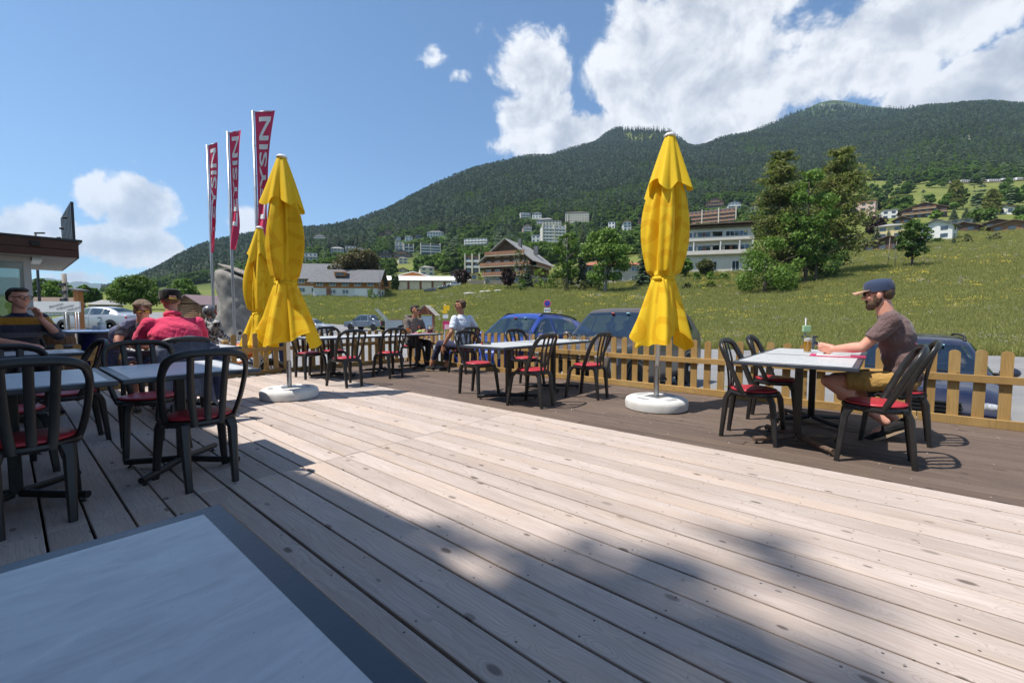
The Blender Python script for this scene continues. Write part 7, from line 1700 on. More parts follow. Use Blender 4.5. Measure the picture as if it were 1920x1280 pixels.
def bld(name, label, loc, rz, W, Dp, hw, roof, rmat, wmat, rise=None, floors=None, win=True, balc=None, over=0.8, group=None, frames=False, wcol='window_glass', base=4.0, ground_mat=None, wstep=3.2, skipw=None):
    t = thing(name, label, 'building', loc, rz, group); rise = rise if rise is not None else W * 0.22
    nf = floors or max(1, int(round(hw / 2.9))); fh = hw / nf
    m = MB()
    if roof == 'gable':
        m.prism([(-W / 2, -base), (W / 2, -base), (W / 2, hw), (0, hw + rise), (-W / 2, hw)], 0, Dp)
    else: m.box((0, Dp / 2, (hw - base) / 2), (W, Dp, hw + base))
    m.build('wall', wmat, t)
    if ground_mat: m = MB(); m.box((0, Dp / 2, fh * 0.5 - base / 2), (W + 0.12, Dp + 0.12, fh + base)); m.build('ground_storey', ground_mat, t)
    o = over
    if roof == 'gable':
        sl = rise / (W / 2); ze = hw - o * sl
        for s in (-1, 1): slab_roof(t, 'roof', [(s * (W / 2 + o), -o, ze), (0, -o, hw + rise), (0, Dp + o, hw + rise), (s * (W / 2 + o), Dp + o, ze)], rmat, 0.22)
    elif roof == 'hip':
        e = [(-W / 2 - o, -o, hw), (W / 2 + o, -o, hw), (W / 2 + o, Dp + o, hw), (-W / 2 - o, Dp + o, hw)]; rl = max(0.3, W / 2 - Dp / 2) if W > Dp else 0.3; r0 = (-rl, Dp / 2, hw + rise); r1 = (rl, Dp / 2, hw + rise)
        m = MB(); m.add(e + [r0, r1], [(0, 1, 5, 4), (1, 2, 5), (2, 3, 4, 5), (3, 0, 4), (3, 2, 1, 0)]); m.build('roof', rmat, t)
    elif roof == 'eaves':      # ridge parallel to the front
        sl = rise / (Dp / 2)
        slab_roof(t, 'roof', [(-W / 2 - o, -o, hw - o * sl), (W / 2 + o, -o, hw - o * sl), (W / 2 + o, Dp / 2, hw + rise), (-W / 2 - o, Dp / 2, hw + rise)], rmat); slab_roof(t, 'roof', [(-W / 2 - o, Dp + o, hw - o * sl), (W / 2 + o, Dp + o, hw - o * sl), (W / 2 + o, Dp / 2, hw + rise), (-W / 2 - o, Dp / 2, hw + rise)], rmat)
        m = MB()
        for s in (-1, 1): m.add([(s * W / 2, 0, hw), (s * W / 2, Dp, hw), (s * W / 2, Dp / 2, hw + rise)], [(0, 1, 2)])
        m.build('gable_wall', wmat, t)
    else:
        m = MB(); m.box((0, Dp / 2, hw + 0.2), (W + o, Dp + o, 0.4)); m.build('roof', rmat, t)
    if win:
        nc = max(1, int(W / wstep)); ww, wh = min(1.7, W / nc * 0.5), fh * 0.48
        wm = MB(); wm.box((0, 0, 0), (ww, 0.14, wh)); wme = wm.mesh('window'); wme.materials.append(MATS[wcol])
        sm_ = MB(); sm_.box((0, 0, 0), (ww + 0.25, 0.22, 0.12)); sme = sm_.mesh('sill'); sme.materials.append(MATS['wall_white'])
        fm = MB(); fm.box((0, 0, 0), (0.09, 0.2, wh)); fm.box((-ww / 2, 0, 0), (0.09, 0.2, wh + .1)); fm.box((ww / 2, 0, 0), (0.09, 0.2, wh + .1)); fm.box((0, 0, wh / 2), (ww, 0.2, 0.09)); fme = fm.mesh('frame'); fme.materials.append(MATS['white_plain'])
        for fl in range(nf + (1 if roof == 'gable' and rise > 2.6 else 0)):
            zc = fh * (fl + 0.55)
            for c in range(nc):
                x = W * ((c + 0.5) / nc - 0.5)
                if fl >= nf and abs(x) > W * 0.22: continue
                if skipw and skipw(fl, c): continue
                wo = bpy.data.objects.new('window', wme); COL.objects.link(wo); wo.parent = t; wo.location = (x, -0.03, zc)
                if frames:
                    for me_, dz in ((sme, -wh / 2 - 0.05), (fme, 0)):
                        so_ = bpy.data.objects.new(me_.name.split('.')[0], me_); COL.objects.link(so_); so_.parent = wo; so_.location = (0, -0.02, dz)
            ns = max(1, int(Dp / 4.2))
            if fl < nf:
                for s in (-1, 1):
                    for c in range(ns):
                        wo = bpy.data.objects.new('window', wme); COL.objects.link(wo); wo.parent = t; wo.location = (s * (W / 2 + 0.03), Dp * (c + .5) / ns, zc); wo.rotation_euler = (0, 0, math.pi / 2)
    if balc:
        for fl in range(1, nf + (1 if roof == 'gable' and rise > 3 else 0)):
            z = fh * fl; bw = W * (0.96 if fl < nf else 0.5)
            m = MB(); m.box((0, -0.75, z - 0.06), (bw, 1.5, 0.18)); bo = m.build('balcony', 'wall_beige' if balc != 'wall_white' else 'wall_white', t); m = MB(); m.box((0, -1.47, z + 0.52), (bw, 0.08, 0.95)); m.build('balustrade', balc, bo)
    return t
COLN = {'wall_white': 'white', 'wall_cream': 'cream', 'wall_beige': 'beige', 'wall_yellow': 'yellow', 'wall_rose': 'pink', 'wall_grey': 'grey', 'wall_brown': 'dark brown wooden', 'wall_wood': 'brown wooden', 'wall_rust': 'reddish', 'wall_dark': 'dark'}
TLAB = ['red roofed building alone on the far left hill top', 'white flat building low on the left hillside beside the left parasol', 'long beige grey building up left of the copper tree', 'small white flat house above the copper tree', 'cream house with red roof right of the small white flat one', 'brown chalet with slate roof left of the beamed one above the hall', 'broad wooden chalet below the left dark tower block', 'cream house with grey roof under the broad wooden chalet',
 'white balconied tower at the left end of the tower blocks', 'dark balconied tower in the middle of the tower blocks', 'widest dark balconied tower at the right end of the tower blocks', 'small white gabled house high above the tower blocks, leftmost of three', 'white house with hipped roof, middle of the three above the tower blocks', 'dark flat house, rightmost of the three above the tower blocks', 'wide white house with slate roof at the wood edge above the towers', 'tiny wooden chalet left of its bigger twin on the left pasture', 'small wooden chalet at the top of the left pasture',
 'long low white terrace building above the big chalet roof on its left', 'cream villa with grey hipped roof right behind the white hall roof', 'cream house with brown roof left of the villa behind the hall', 'dark wooden apartment block peeking out left of the big chalet', 'cluster chalet with slate roof between hall and big chalet', 'yellow house half hidden left of the big chalet', 'white flat house at the upper left of the hotel row', 'white hipped house at the upper middle of the hotel row', 'grey hall with hipped roof below the upper hotel row',
 'long cream annex left of the large hotel', 'large cream hotel highest above the spruces', 'big white block of flats with six rows of balconies', 'pink gabled house left of the big white flats', 'small white block under the pink gabled house', 'small white flat house right of the large hotel, leftmost', 'white house with red roof right of the large hotel', 'brown flat house near the right parasol top, in the hillside town', 'very long five storey building with rust coloured balconies', 'reddish gabled chalet high above the long five storey building', 'white chalet right of the reddish one on the slope', 'small white gabled house left of the larch',
 'pink flat apartment house right of the larch trees', 'white flat house left of the big brown chalet on the right slope', 'big dark brown chalet on the right slope below the train', 'small brown chalet in front of the big one on the right slope', 'yellow villa with grey hipped roof on the right slope', 'white gabled block with balconies right of the small meadow tree', 'wide low dark chalet behind the small meadow tree', 'brown chalet right of the white gabled block', 'white chalet with balconies far right below the train', 'dark chalet roof left of the rightmost chalet', 'wooden chalet cut by the right edge', 'long grey roofed hall behind the brown chalet on the right', 'white flat house low between the larch and the dark chalet']
def town():
    r = random.Random(31)
    for i, (x0, x1, y0, y1, Y, st, rm, wm) in enumerate(TOWN):
        a = at(x0, y1, Y); b = at(x1, y1, Y); W = (b.x - a.x) * 0.92; Hh = at((x0 + x1) / 2, y0, Y).z - a.z; xm = (a.x + b.x) / 2
        view = math.atan2(xm, Y); rz = -view + r.uniform(-0.30, 0.30) if st not in ('long', 'tower') else -view + r.uniform(-0.12, 0.22)
        zb = min(a.z, gz(xm, Y) + 2.0); Hh += max(0, a.z - zb)
        wmat = 'wall_' + wm; rmat = 'roof_' + rm; lab = TLAB[i]; nm = 'town_building'; Dp = min(max(W * 0.6, 7), 16)
        if st == 'gable': rise = min(W * 0.24, Hh * 0.42); bld('chalet', lab, (xm, Y, zb), rz, W, Dp, Hh - rise, 'gable', rmat, wmat, rise, balc='wall_wood' if wm in ('brown', 'wood', 'rust') else ('wall_white' if W > 8 else None), over=0.9, wstep=2.6)
        elif st == 'hip': rise = min(W * 0.16, Hh * 0.3); bld(nm, lab, (xm, Y, zb), rz, W, Dp, Hh - rise, 'hip', rmat, wmat, rise, over=0.6)
        elif st == 'flat': bld(nm, lab, (xm, Y, zb), rz, W, Dp, Hh - 0.4, 'flat', rmat, wmat, over=0.5, balc='wall_white' if wm == 'white' and W > 10 else None)
        elif st == 'hotel': bld(nm, lab, (xm, Y, zb), rz, W, Dp, Hh * 0.84, 'hip', rmat, wmat, Hh * 0.16, over=0.4, wstep=2.6)
        else:
            t = bld('apartment_block', lab, (xm, Y, zb), rz, W, Dp, Hh, 'flat', rmat, wmat, over=0.3, balc='wall_white' if wm != 'rust' else 'wall_rust', wstep=2.8)
            for k in range(3 if W < 20 else 4):
                m = MB(); m.box((W * (k / (2 if W < 20 else 3) - 0.5), -0.5, Hh / 2 + 0.6), (0.7, 2.4, Hh + 1.2)); m.build('fin', 'wall_cream', t)
town()

# ------------------------------------------------------------------ the nearer houses
def locb(px_, py_, Y): p = at(px_, py_, Y); return (p.x, Y, min(p.z, gz(p.x, Y) + 0.3))
# big chalet
p = locb(950, 531, 118)
t = bld('chalet', 'big brown chalet with three long balconies and grey roof in the centre', p, R(-24), 13.6, 15, 6.6, 'gable', 'roof_grey', 'wall_brown', 5.2, floors=3, balc=None, over=1.5, frames=True, wcol='tinted_glass', wstep=2.3, ground_mat='wall_beige')
for k, (z, bw) in enumerate(((2.2, 13.4), (4.7, 14.4), (7.6, 11.6))):
    m = MB(); m.box((0, -0.85, z - 0.1), (bw, 1.7, 0.2)); b_ = m.build('balcony', 'wall_beige', t); m = MB(); m.box((0, -1.68, z + 0.50), (bw, 0.08, 0.86)); b2 = m.build('balustrade', 'wall_rust', b_)
    for q in range(int(bw / 0.55)): m = MB(); m.box((-bw / 2 + 0.3 + q * 0.55, -1.735, z + 0.50), (0.10, 0.03, 0.86)); m.build('plank', 'wall_wood', b_)
m = MB(); m.box((7.5, 7.0, 4.6), (1.5, 12, 0.2)); b_ = m.build('balcony', 'wall_beige', t); m = MB(); m.box((8.2, 7.0, 5.1), (.08, 12, .8)); m.build('balustrade', 'wall_rust', b_)
for (x, y, zz) in ((2.2, 4.0, 11.2), (5.2, 9, 9.8), (4.5, 10, 10.0)): m = MB(); m.box((x, y, zz), (0.9, 0.9, 2.4)); m.build('chimney', 'roof_slate', t); 
# barn house: slate roof, timber upper floor, white ground floor
p = locb(648, 553, 124)
t = bld('farmhouse', 'house with slate roof, orange timber upper floor and white ground floor', p, R(6), 17.4, 11, 4.3, 'eaves', 'roof_slate', 'orange_wood', 3.4, floors=2, frames=True, wcol='tinted_glass', wstep=3.4, over=1.3, ground_mat='wall_white', skipw=lambda f, c: f == 0 and c in (0, 3, 4))
m = MB(); m.box((4.2, -0.12, 1.05), (3.3, 0.1, 2.1)); m.build('garage_door', 'white_plain', t); m = MB(); m.box((-4.6, -0.12, 1.05), (1.2, 0.1, 2.1)); m.build('door', 'shutter_brown', t)
m = MB(); m.box((-1.6, 1.6, 6.1), (3.0, 2.2, 1.1)); d_ = m.build('dormer', 'orange_wood', t); m = MB(); m.box((-1.6, 0.46, 6.1), (2.0, .1, .7)); m.build('dormer_window', 'tinted_glass', d_); slab_roof(t, 'dormer_roof', [(-3.4, 0.2, 6.65), (0.2, 0.2, 6.65), (0.2, 3.2, 7.0), (-3.4, 3.2, 7.0)], 'orange_wood', 0.12)
p = locb(590, 551, 128)
t = bld('farmhouse', 'higher slate roofed wing left of the orange timber house', p, R(6), 10.5, 13, 5.2, 'eaves', 'roof_slate', 'orange_wood', 4.4, floors=2, frames=True, wcol='tinted_glass', over=1.2, ground_mat='wall_white')
# white roofed hall
p = locb(800, 544, 158)
t = bld('hall', 'long low hall with white metal roof and cream garage doors', p, R(4), 31, 14, 3.5, 'eaves', 'roof_whiteroof', 'shutter_brown', 1.9, floors=1, win=False, over=0.8)
for k in range(6): m = MB(); m.box((-8.6 + k * 4.3, -0.1, 1.55), (3.5, 0.14, 3.0)); d_ = m.build('garage_door', 'wall_cream', t)
m = MB(); m.box((-13.4, -0.12, 1.7), (3.4, 0.2, 3.4)); m.build('timber_panel', 'orange_wood', t)
p = locb(775, 544, 174); bld('hall', 'second white gable roof rising behind the long low hall', p, R(4), 15, 12, 5.2, 'gable', 'roof_whiteroof', 'orange_wood', 2.0, floors=1, win=False)
# white apartment house on the right
p = locb(1342, 512, 104)
th = R(-16); W = 15.4; t = bld('apartment_house', 'white three storey house with brown flat roof behind the right parasol', p, th, W, 10, 10.6, 'flat', 'roof_brown', 'wall_stucco', floors=3, win=False, over=1.6)
m = MB(); m.box((0, 4.5, 11.35), (17.6, 12.4, 0.25)); m.build('fascia', 'roof_brown', t)
for z, (segs) in ((7.6, ((-7.2, -5.4, 'w'), (-5.0, 1.2, 'l'), (1.9, 6.6, 'w'))), (4.4, ((-7.2, -5.2, 'w'), (-4.9, 0.6, 'l'), (0.9, 4.6, 'l'), (5.0, 7.1, 'w')))):
    for (a, b, k) in segs:
        if k == 'l':
            m = MB(); m.box(((a + b) / 2, 0.02, z + 1.15), (b - a, 0.12, 1.9)); lo = m.build('loggia', 'tinted_glass', t)
            for q in range(int((b - a) / 1.6)): m = MB(); m.box((a + 0.6 + q * 1.6, -0.06, z + 1.1), (0.55, 0.1, 1.7)); m.build('shutter', 'shutter_brown' if q % 2 else 'wall_cream', lo)
        else:
            n = max(2, int((b - a) / 0.85)); fo = None
            for q in range(n): m = MB(); m.box((a + (q + .5) * (b - a) / n, -0.03, z + 1.25), ((b - a) / n - 0.14, 0.12, 1.6)); m.build('pane', 'window_glass', t)
            m = MB(); m.box(((a + b) / 2, 0.02, z + 1.25), (b - a + .2, 0.08, 1.85)); m.build('window_frame', 'white_plain', t)
    m = MB(); m.box((0, -0.45, z - 0.02), (15.6, 0.9, 0.14)); b_ = m.build('balcony', 'wall_beige', t); m = MB(); m.box((0, -0.85, z + 0.45), (15.5, 0.1, 0.85)); m.build('parapet', 'wall_stucco', b_)
for x in (-5.1, 0.75, 4.8, 7.5): m = MB(); m.box((x, -0.7, 6.0), (0.28, 0.28, 3.0)); m.build('pillar', 'wall_white', t)
for x in (-2.8, -0.6, 4.2):
    for q in (-0.5, 0.5): m = MB(); m.box((x + q * 0.75, -0.05, 1.75), (0.62, 0.12, 1.9)); m.build('pane', 'window_glass', t)
    m = MB(); m.box((x, -0.01, 1.75), (1.65, 0.1, 2.1)); m.build('window_frame', 'white_plain', t)
for z in (8.6, 5.4): m = MB(); m.box((7.72, 3.4, z), (0.1, 1.2, 1.6)); m.build('window', 'window_glass', t); m = MB(); m.box((7.74, 2.4, z), (0.1, 0.7, 1.7)); m.build('shutter', 'shutter_brown', t)
m = MB(); m.box((3.5, 5, 12.0), (0.9, 0.9, 1.4)); m.build('chimney', 'wall_beige', t)
# beige house behind the bright maple
p = locb(1146, 531, 112); t = bld('beige_house', 'beige house half hidden behind the bright green maple', p, R(-8), 15.5, 9, 4.6, 'hip', 'roof_red', 'wall_beige', 1.6, floors=2, frames=True)
for x in (-7.9, -5.9, -3.9): m = MB(); m.box((x, -1.5, 1.9), (0.3, 0.3, 3.8)); m.build('pillar', 'wall_white', t)
# left side houses
p = locb(357, 589, 43); t = thing('log_cabin', 'brown log cabin with mauve metal roof behind the red shirted man', 'building', p, R(-20))
for k in range(8): m = MB(); m.tube([(-1.75, 0, 0.15 + 0.2 * k), (1.75, 0, 0.15 + 0.2 * k)], 0.105, 8); m.build('log', 'log_brown', t, True)
for k in range(8):
    for s in (-1, 1): m = MB(); m.tube([(s * 1.6, -0.15, 0.24 + 0.2 * k), (s * 1.6, 3.4, 0.24 + 0.2 * k)], 0.105, 8); m.build('log', 'log_brown', t, True)
m = MB(); m.prism([(-1.7, 1.75), (1.7, 1.75), (0, 2.5)], 0.02, 3.3); m.build('gable', 'log_brown', t); m = MB(); m.box((0, 1.7, 0.8), (3.2, 3.2, 1.6)); m.build('core', 'log_brown', t)
for s in (-1, 1): slab_roof(t, 'roof', [(s * 2.25, -0.5, 1.5), (0, -0.5, 2.52), (0, 3.8, 2.52), (s * 2.25, 3.8, 1.5)], pm('mauve_roof', (.17, .115, .12), (.22, .15, .155), rough=0.6), 0.08)
for (x0, x1, y0, y1, Y, st, rm, wm, lb) in ((70, 128, 551, 580, 60, 'eaves', 'brown', 'beige', 'house with long brown roof behind the welcome banner'), (170, 216, 562, 582, 66, 'hip', 'grey', 'beige', 'low house with grey roof above the silver saloon'), (366, 396, 540, 556, 110, 'gable', 'slate', 'white', 'white house with slate roof above the log cabin'), (405, 432, 563, 585, 50, 'eaves', 'slate', 'wood', 'small shed with slate roof between biker and boulder'), (395, 425, 545, 566, 60, 'flat', 'grey', 'dark', 'dark billboard like box left of the boulder')):
    a = at(x0, y1, Y); b = at(x1, y1, Y); Hh = at(x0, y0, Y).z - a.z; W = b.x - a.x; xm = (a.x + b.x) / 2
    rise = Hh * 0.45 if st != 'flat' else 0; bld('house', lb, (xm, Y, min(a.z, gz(xm, Y) + .3)), -math.atan2(xm, Y) * 0.5, W * 0.9, W * 0.6, Hh - rise, st, 'roof_' + rm, 'wall_' + wm, rise, floors=1, over=0.4, base=2)

# ------------------------------------------------------------------ mountain train on the right slope
def train():
    Y = 430; t = thing('train', 'long white mountain train crossing the green slope at upper right', 'train', (0, 0, 0))
    xs = list(range(1772, 1990, 26))
    for i, x in enumerate(xs):
        a = at(x, 361, Y); b = at(x + 24, 361 - 0.2, Y); za = max(gz(a.x, Y), a.z - 0.6); m = MB(); m.box(((a.x + b.x) / 2, Y, za + 1.9), (b.x - a.x, 2.6, 2.6)); c = m.build('carriage', 'white_plain', t, bevel=0.3)
        for k in range(6): m = MB(); m.box((lerp(a.x, b.x, (k + .5) / 6), Y - 1.32, za + 2.3), (1.3, 0.06, 0.9)); m.build('window', 'window_glass', c)
        m = MB(); m.box(((a.x + b.x) / 2, Y - 1.32, za + 1.2), (b.x - a.x - .5, .05, .35)); m.build('red_stripe', 'red_paint', c)
train()
# ================================================================== restaurant corner on the left
pm('fascia_brown', (.075, .028, .018), (.105, .040, .026), scale=1.5, rough=0.6, stretch=(1, 1, 6)); pm('soffit_white', (.58, .57, .54), (.66, .65, .62), rough=0.8); pm('frame_white', (.55, .55, .54), (.62, .62, .61), rough=0.5); pm('dark_steel', (.035, .04, .045), (.06, .065, .07), rough=0.5, metal=0.4)
GB = -0.22
def restaurant():
    t = thing('restaurant_entrance', 'flat roofed entrance with brown fascia and glass front at the left edge', 'building', (0, 0, 0), DA)
    # local x = v, y = u
    v1, u0, u1, zs = 0.92, 11.0, 14.4, 2.14
    m = MB(); m.box((v1 / 2 - 2.2, (u0 + u1) / 2, zs + 0.02), (v1 + 4.4 - 0.06, u1 - u0 - 0.06, 0.04)); m.build('soffit', 'soffit_white', t)
    for k, (z, hh) in enumerate(((zs + 0.07, 0.13), (zs + 0.215, 0.15))): m = MB(); m.box((v1 / 2 - 2.2, u0 - 0.02, z), (v1 + 4.4, 0.05, hh - 0.006)); m.build('fascia_board', 'fascia_brown', t)
    for k, (z, hh) in enumerate(((zs + 0.07, 0.13), (zs + 0.215, 0.15))): m = MB(); m.box((v1 - 0.02, (u0 + u1) / 2 + 0.03, z), (0.05, u1 - u0, hh - 0.006)); m.build('fascia_board', 'fascia_brown', t)
    m = MB(); m.box((v1 / 2 - 2.2, (u0 + u1) / 2, zs + 0.31), (v1 + 4.5, u1 - u0 + 0.12, 0.035)); m.build('roof_edge', 'dark_steel', t)
    for k in range(9):
        u = u0 + 0.05 + k * 0.24; m = MB(); m.box((v1 - 0.05, u, zs + 0.66), (0.04, 0.13, 0.66)); m.build('corrugated_panel', 'dark_steel', t)
    for k in range(3): m = MB(); m.tube([(v1 - 0.1, u0 + 0.3 + k * 0.7, zs + 0.75 - .1 * k), (v1 - 0.16, u0 + 0.3 + k * 0.7, zs + 0.74 - .1 * k)], 0.02, 6); m.build('panel_stay', 'dark_steel', t)
    m = MB(); m.box((0.42, u0 + 0.7, zs - 0.025), (0.12, 0.9, 0.06)); m.build('strip_light', 'galvanised', t)
    m = MB(); m.box((0.40, u0 - 0.07, zs + 0.20), (0.10, 0.06, 0.07)); m.build('outdoor_lamp', 'black_trim', t)
    # glazed wall
    wv = 0.30
    for v in (wv, wv - 0.75, wv - 1.6, wv - 2.5): m = MB(); m.box((v, u0 + 0.35, zs / 2 + GB / 2), (0.09, 0.10, zs - GB)); m.build('window_post', 'frame_white', t)
    for z in (zs - 0.05, 1.05, GB + 0.1): m = MB(); m.box((wv - 1.25, u0 + 0.352, z), (2.5, 0.085, 0.09)); m.build('window_rail', 'frame_white', t)
    for k, v in enumerate((wv - 0.37, wv - 1.17, wv - 2.05)): m = MB(); m.box((v, u0 + 0.36, zs / 2 + GB / 2), (0.72, 0.012, zs - GB - 0.1)); m.build('pane', 'see_through_glass' if k == 0 else 'window_glass', t)
    for u in (1.4, 2.4, 3.3): m = MB(); m.box((wv, u0 + u, zs / 2 + GB / 2), (0.08, 0.09, zs - GB)); m.build('window_post', 'frame_white', t)
    for z in (zs - 0.06, 1.06, GB + 0.12): m = MB(); m.box((wv + 0.001, u0 + 1.85, z), (0.075, 2.9, 0.08)); m.build('window_rail', 'frame_white', t)
    for u in (0.88, 1.9, 2.85): m = MB(); m.box((wv, u0 + u, zs / 2 + GB / 2), (0.012, 0.86, zs - GB - 0.1)); m.build('pane', 'see_through_glass', t)
    m = MB(); m.box((wv - 0.75, u0 + 0.28, 0.95), (0.10, 0.06, 2.3)); m.box((wv - 1.6, u0 + 0.28, 0.95), (0.10, 0.06, 2.3)); m.box((wv - 1.18, u0 + 0.28, 2.05), (0.95, 0.06, 0.12)); d_ = m.build('door_frame', 'frame_white', t)
    m = MB(); m.box((wv - 1.18, u0 + 0.30, 0.95), (0.72, 0.03, 2.1)); m.build('door', 'black_trim', t)
    m = MB(); m.box((wv - 0.86, u0 + 0.24, 1.02), (0.24, 0.01, 0.42)); m.build('notice', 'white_plain', t)
restaurant()
# street lamps / poles behind
def lamp(label, px_, ytop, Y, arm, ybase=600, bent=True):
    p = at(px_, ytop, Y); z0 = gz(p.x, Y); t = thing('street_lamp', label, 'lamp post', (p.x, Y, z0)); h = p.z - z0
    m = MB(); m.tube([(0, 0, 0), (0, 0, h)], [0.07, 0.045], 10); m.build('post', 'dark_steel', t, True)
    m = MB(); m.box((arm / 2, 0, h), (abs(arm), 0.10, 0.07)); m.build('lamp_head', 'dark_steel', t)
    return t
lamp('tall street lamp behind the entrance roof', 66, 437, 22, 0.45)
lamp('thin street lamp left of the hall, right of the copper tree', 712, 497, 118, 0.0)
p = at(120, 513, 20); t = thing('utility_pole', 'wooden utility pole with fittings right of the entrance', 'pole', (p.x, 20, gz(p.x, 20))); m = MB(); m.tube([(0, 0, 0), (0, 0, p.z - t.location.z)], [0.11, 0.085], 10); m.build('pole', 'weathered_board', t, True)
for k in range(3): m = MB(); m.box((0.02, -0.12, p.z - t.location.z - 0.5 - 0.35 * k), (0.22, 0.12, 0.14)); m.build('fitting', 'dark_steel', t)
p = at(146, 541, 19); t = thing('brick_pillar', 'narrow orange pillar with small grey roof at the end of the welcome banner', 'pillar', (p.x, 19, gz(p.x, 19))); h = p.z - t.location.z
m = MB(); m.box((0, 0, h / 2 - 0.05), (0.22, 0.22, h)); m.build('shaft', 'orange_wood', t); slab_roof(t, 'roof', [(-0.24, -0.25, h - 0.04), (0.26, -0.25, h - 0.12), (0.26, 0.25, h - 0.12), (-0.24, 0.25, h - 0.04)], 'roof_slate', 0.06)
# welcome banner on a steel stand
a = at(64, 565, 13.2); b = at(150, 566, 13.2); c = at(150, 585, 13.2); zg = gz(b.x, 13.2)
t = thing('welcome_banner', 'long white banner with slanted welcome words on a steel stand', 'banner', ((a.x + b.x) / 2, 13.2, zg)); W = b.x - a.x; zt, zb = a.z - zg, c.z - zg
m = MB(); m.box((0, 0, (zt + zb) / 2), (W, 0.04, zt - zb)); bo = m.build('board', 'white_plain', t)
for k, (w_, x, z) in enumerate((('Bienvenue', -0.02, 0.045), ('Willkommen', 0.24, -0.01), ('Welcome', 0.50, -0.06))):
    me = text_mesh(w_, 0.105, extrude=0.001, shear=0.2); o = mesh_obj('lettering', me, pm('letter_grey', (.22, .22, .23), rough=0.6), bo); o.location = (x, -0.024, (zt + zb) / 2 + z); o.rotation_euler = (R(90), R(-14), 0)
m = MB(); m.box((0, 0, zb - 0.06), (W, 0.05, 0.03)); 
for k in range(14): m.box((-W / 2 + (k + .5) * W / 14, 0, zb - 0.03), (0.02, 0.03, 0.06))
m.build('lower_rail', 'galvanised', t)
for x in (-0.5, 0.25, 0.55, 0.63): m = MB(); m.tube([(x, 0.0, 0), (x, 0.0, zb)], 0.018, 8); m.build('leg', 'galvanised', t, True)
m = MB(); m.tube([(-0.3, 0.02, zb), (0.2, 0.02, 0.3)], 0.012, 6); m.build('brace', 'galvanised', t)
# barrels and the blue table outside the fence
pm('barrel_oak', (.22, .10, .045), (.32, .16, .08), scale=4, rough=0.7, bump=0.3, stretch=(5, 5, 0.6)); pm('hoop_iron', (.17, .165, .15), (.25, .24, .22), rough=0.6, metal=0.3); pm('blue_enamel', (.035, .085, .34), (.05, .11, .40), rough=0.3); pm('blue_top', (.16, .26, .48), (.22, .33, .55), rough=0.25); pm('navy_drum', (.006, .012, .10), (.010, .018, .14), rough=0.3)
def barrel(label, px_, Y, h=1.05, r=0.27):
    p = at(px_, 620, Y); t = thing('wooden_barrel', label, 'barrel', (p.x, Y, GB)); pr = lambda q: r * (0.84 + 0.16 * math.sin(math.pi * q))
    for k in range(18):
        a0 = 2 * math.pi * k / 18 + 0.012; a1 = 2 * math.pi * (k + 1) / 18 - 0.012; m = MB(); m.grid([[(pr(q) * math.cos(a), pr(q) * math.sin(a), q * h) for a in (a0, (a0 + a1) / 2, a1)] for q in np.linspace(0, 1, 7)]); m.build('stave', 'barrel_oak', t, True)
    for q in (0.05, 0.27, 0.73, 0.95): m = MB(); m.lathe([(pr(q - .03) + .004, (q - .03) * h), (pr(q) + .008, q * h), (pr(q + .03) + .004, (q + .03) * h)], 28); m.build('hoop', 'hoop_iron', t, True)
    m = MB(); m.lathe([(0, 0), (r * 0.82, 0)], 24, c=(0, 0, h * 0.985)); m.build('head', 'barrel_oak', t)
barrel('wooden barrel with iron hoops behind the striped sweater man', 107, 8.3); barrel('wooden barrel partly hidden between blue table and woman', 217, 8.9, 0.98)
p = at(180, 618, 7.9); t = thing('blue_table', 'round blue bar table on a thick navy drum behind the fence', 'table', (p.x, 7.9, GB)); zt = p.z - GB
m = MB(); m.lathe([(0, zt - 0.045), (0.58, zt - 0.045), (0.60, zt - 0.03), (0.60, zt - 0.012), (0.585, zt), (0, zt)], 40); m.build('tabletop', 'blue_top', t, 40); m = MB(); m.lathe([(0.27, 0), (0.27, 0.05), (0.245, 0.07), (0.245, zt - 0.05)], 32); m.build('drum', 'navy_drum', t, 40)
m = MB(); m.ell((0, 0, 0), (.07, .035, .006), 16, 6); o = m.build('emblem', pm('emblem_green', (.02, .25, .08), rough=.4), t, True); q_ = Vector((-p.x, -7.9, 0)).normalized(); o.location = q_ * 0.249 + Vector((0, 0, 0.42)); o.rotation_euler = (R(90), 0, math.atan2(q_.x, -q_.y))
t = thing('sanitiser_bottle', 'white pump bottle with green label on the round blue table', 'bottle', (p.x + 0.16, 7.85, GB + zt)); m = MB(); m.lathe([(0, 0), (0.055, 0), (0.058, 0.02), (0.058, 0.13), (0.03, 0.155), (0.018, 0.16), (0.018, 0.18), (0, 0.18)], 20); m.build('bottle', 'white_plain', t, 40); m = MB(); m.lathe([(0.0585, 0.05), (0.0592, 0.06), (0.0592, 0.11), (0.0585, 0.12)], 20); m.build('label', 'white_plain', t, True); m = MB(); m.lathe([(0.0596, 0.105), (0.0596, 0.118)], 20); m.build('green_band', pm('label_green', (.08, .40, .10), rough=.5), t, True); m = MB(); m.tube([(0, 0, .18), (0, 0, .215), (-0.05, 0, .215)], 0.009, 8); m.build('pump', 'white_plain', t, True)
t = thing('small_pot', 'small white pot left of the pump bottle on the blue table', 'pot', (p.x + 0.02, 7.86, GB + zt)); m = MB(); m.lathe([(0, 0), (.035, 0), (.04, .03), (.028, .06), (.03, .075), (0, .075)], 16); m.build('pot', 'white_plain', t, 40)
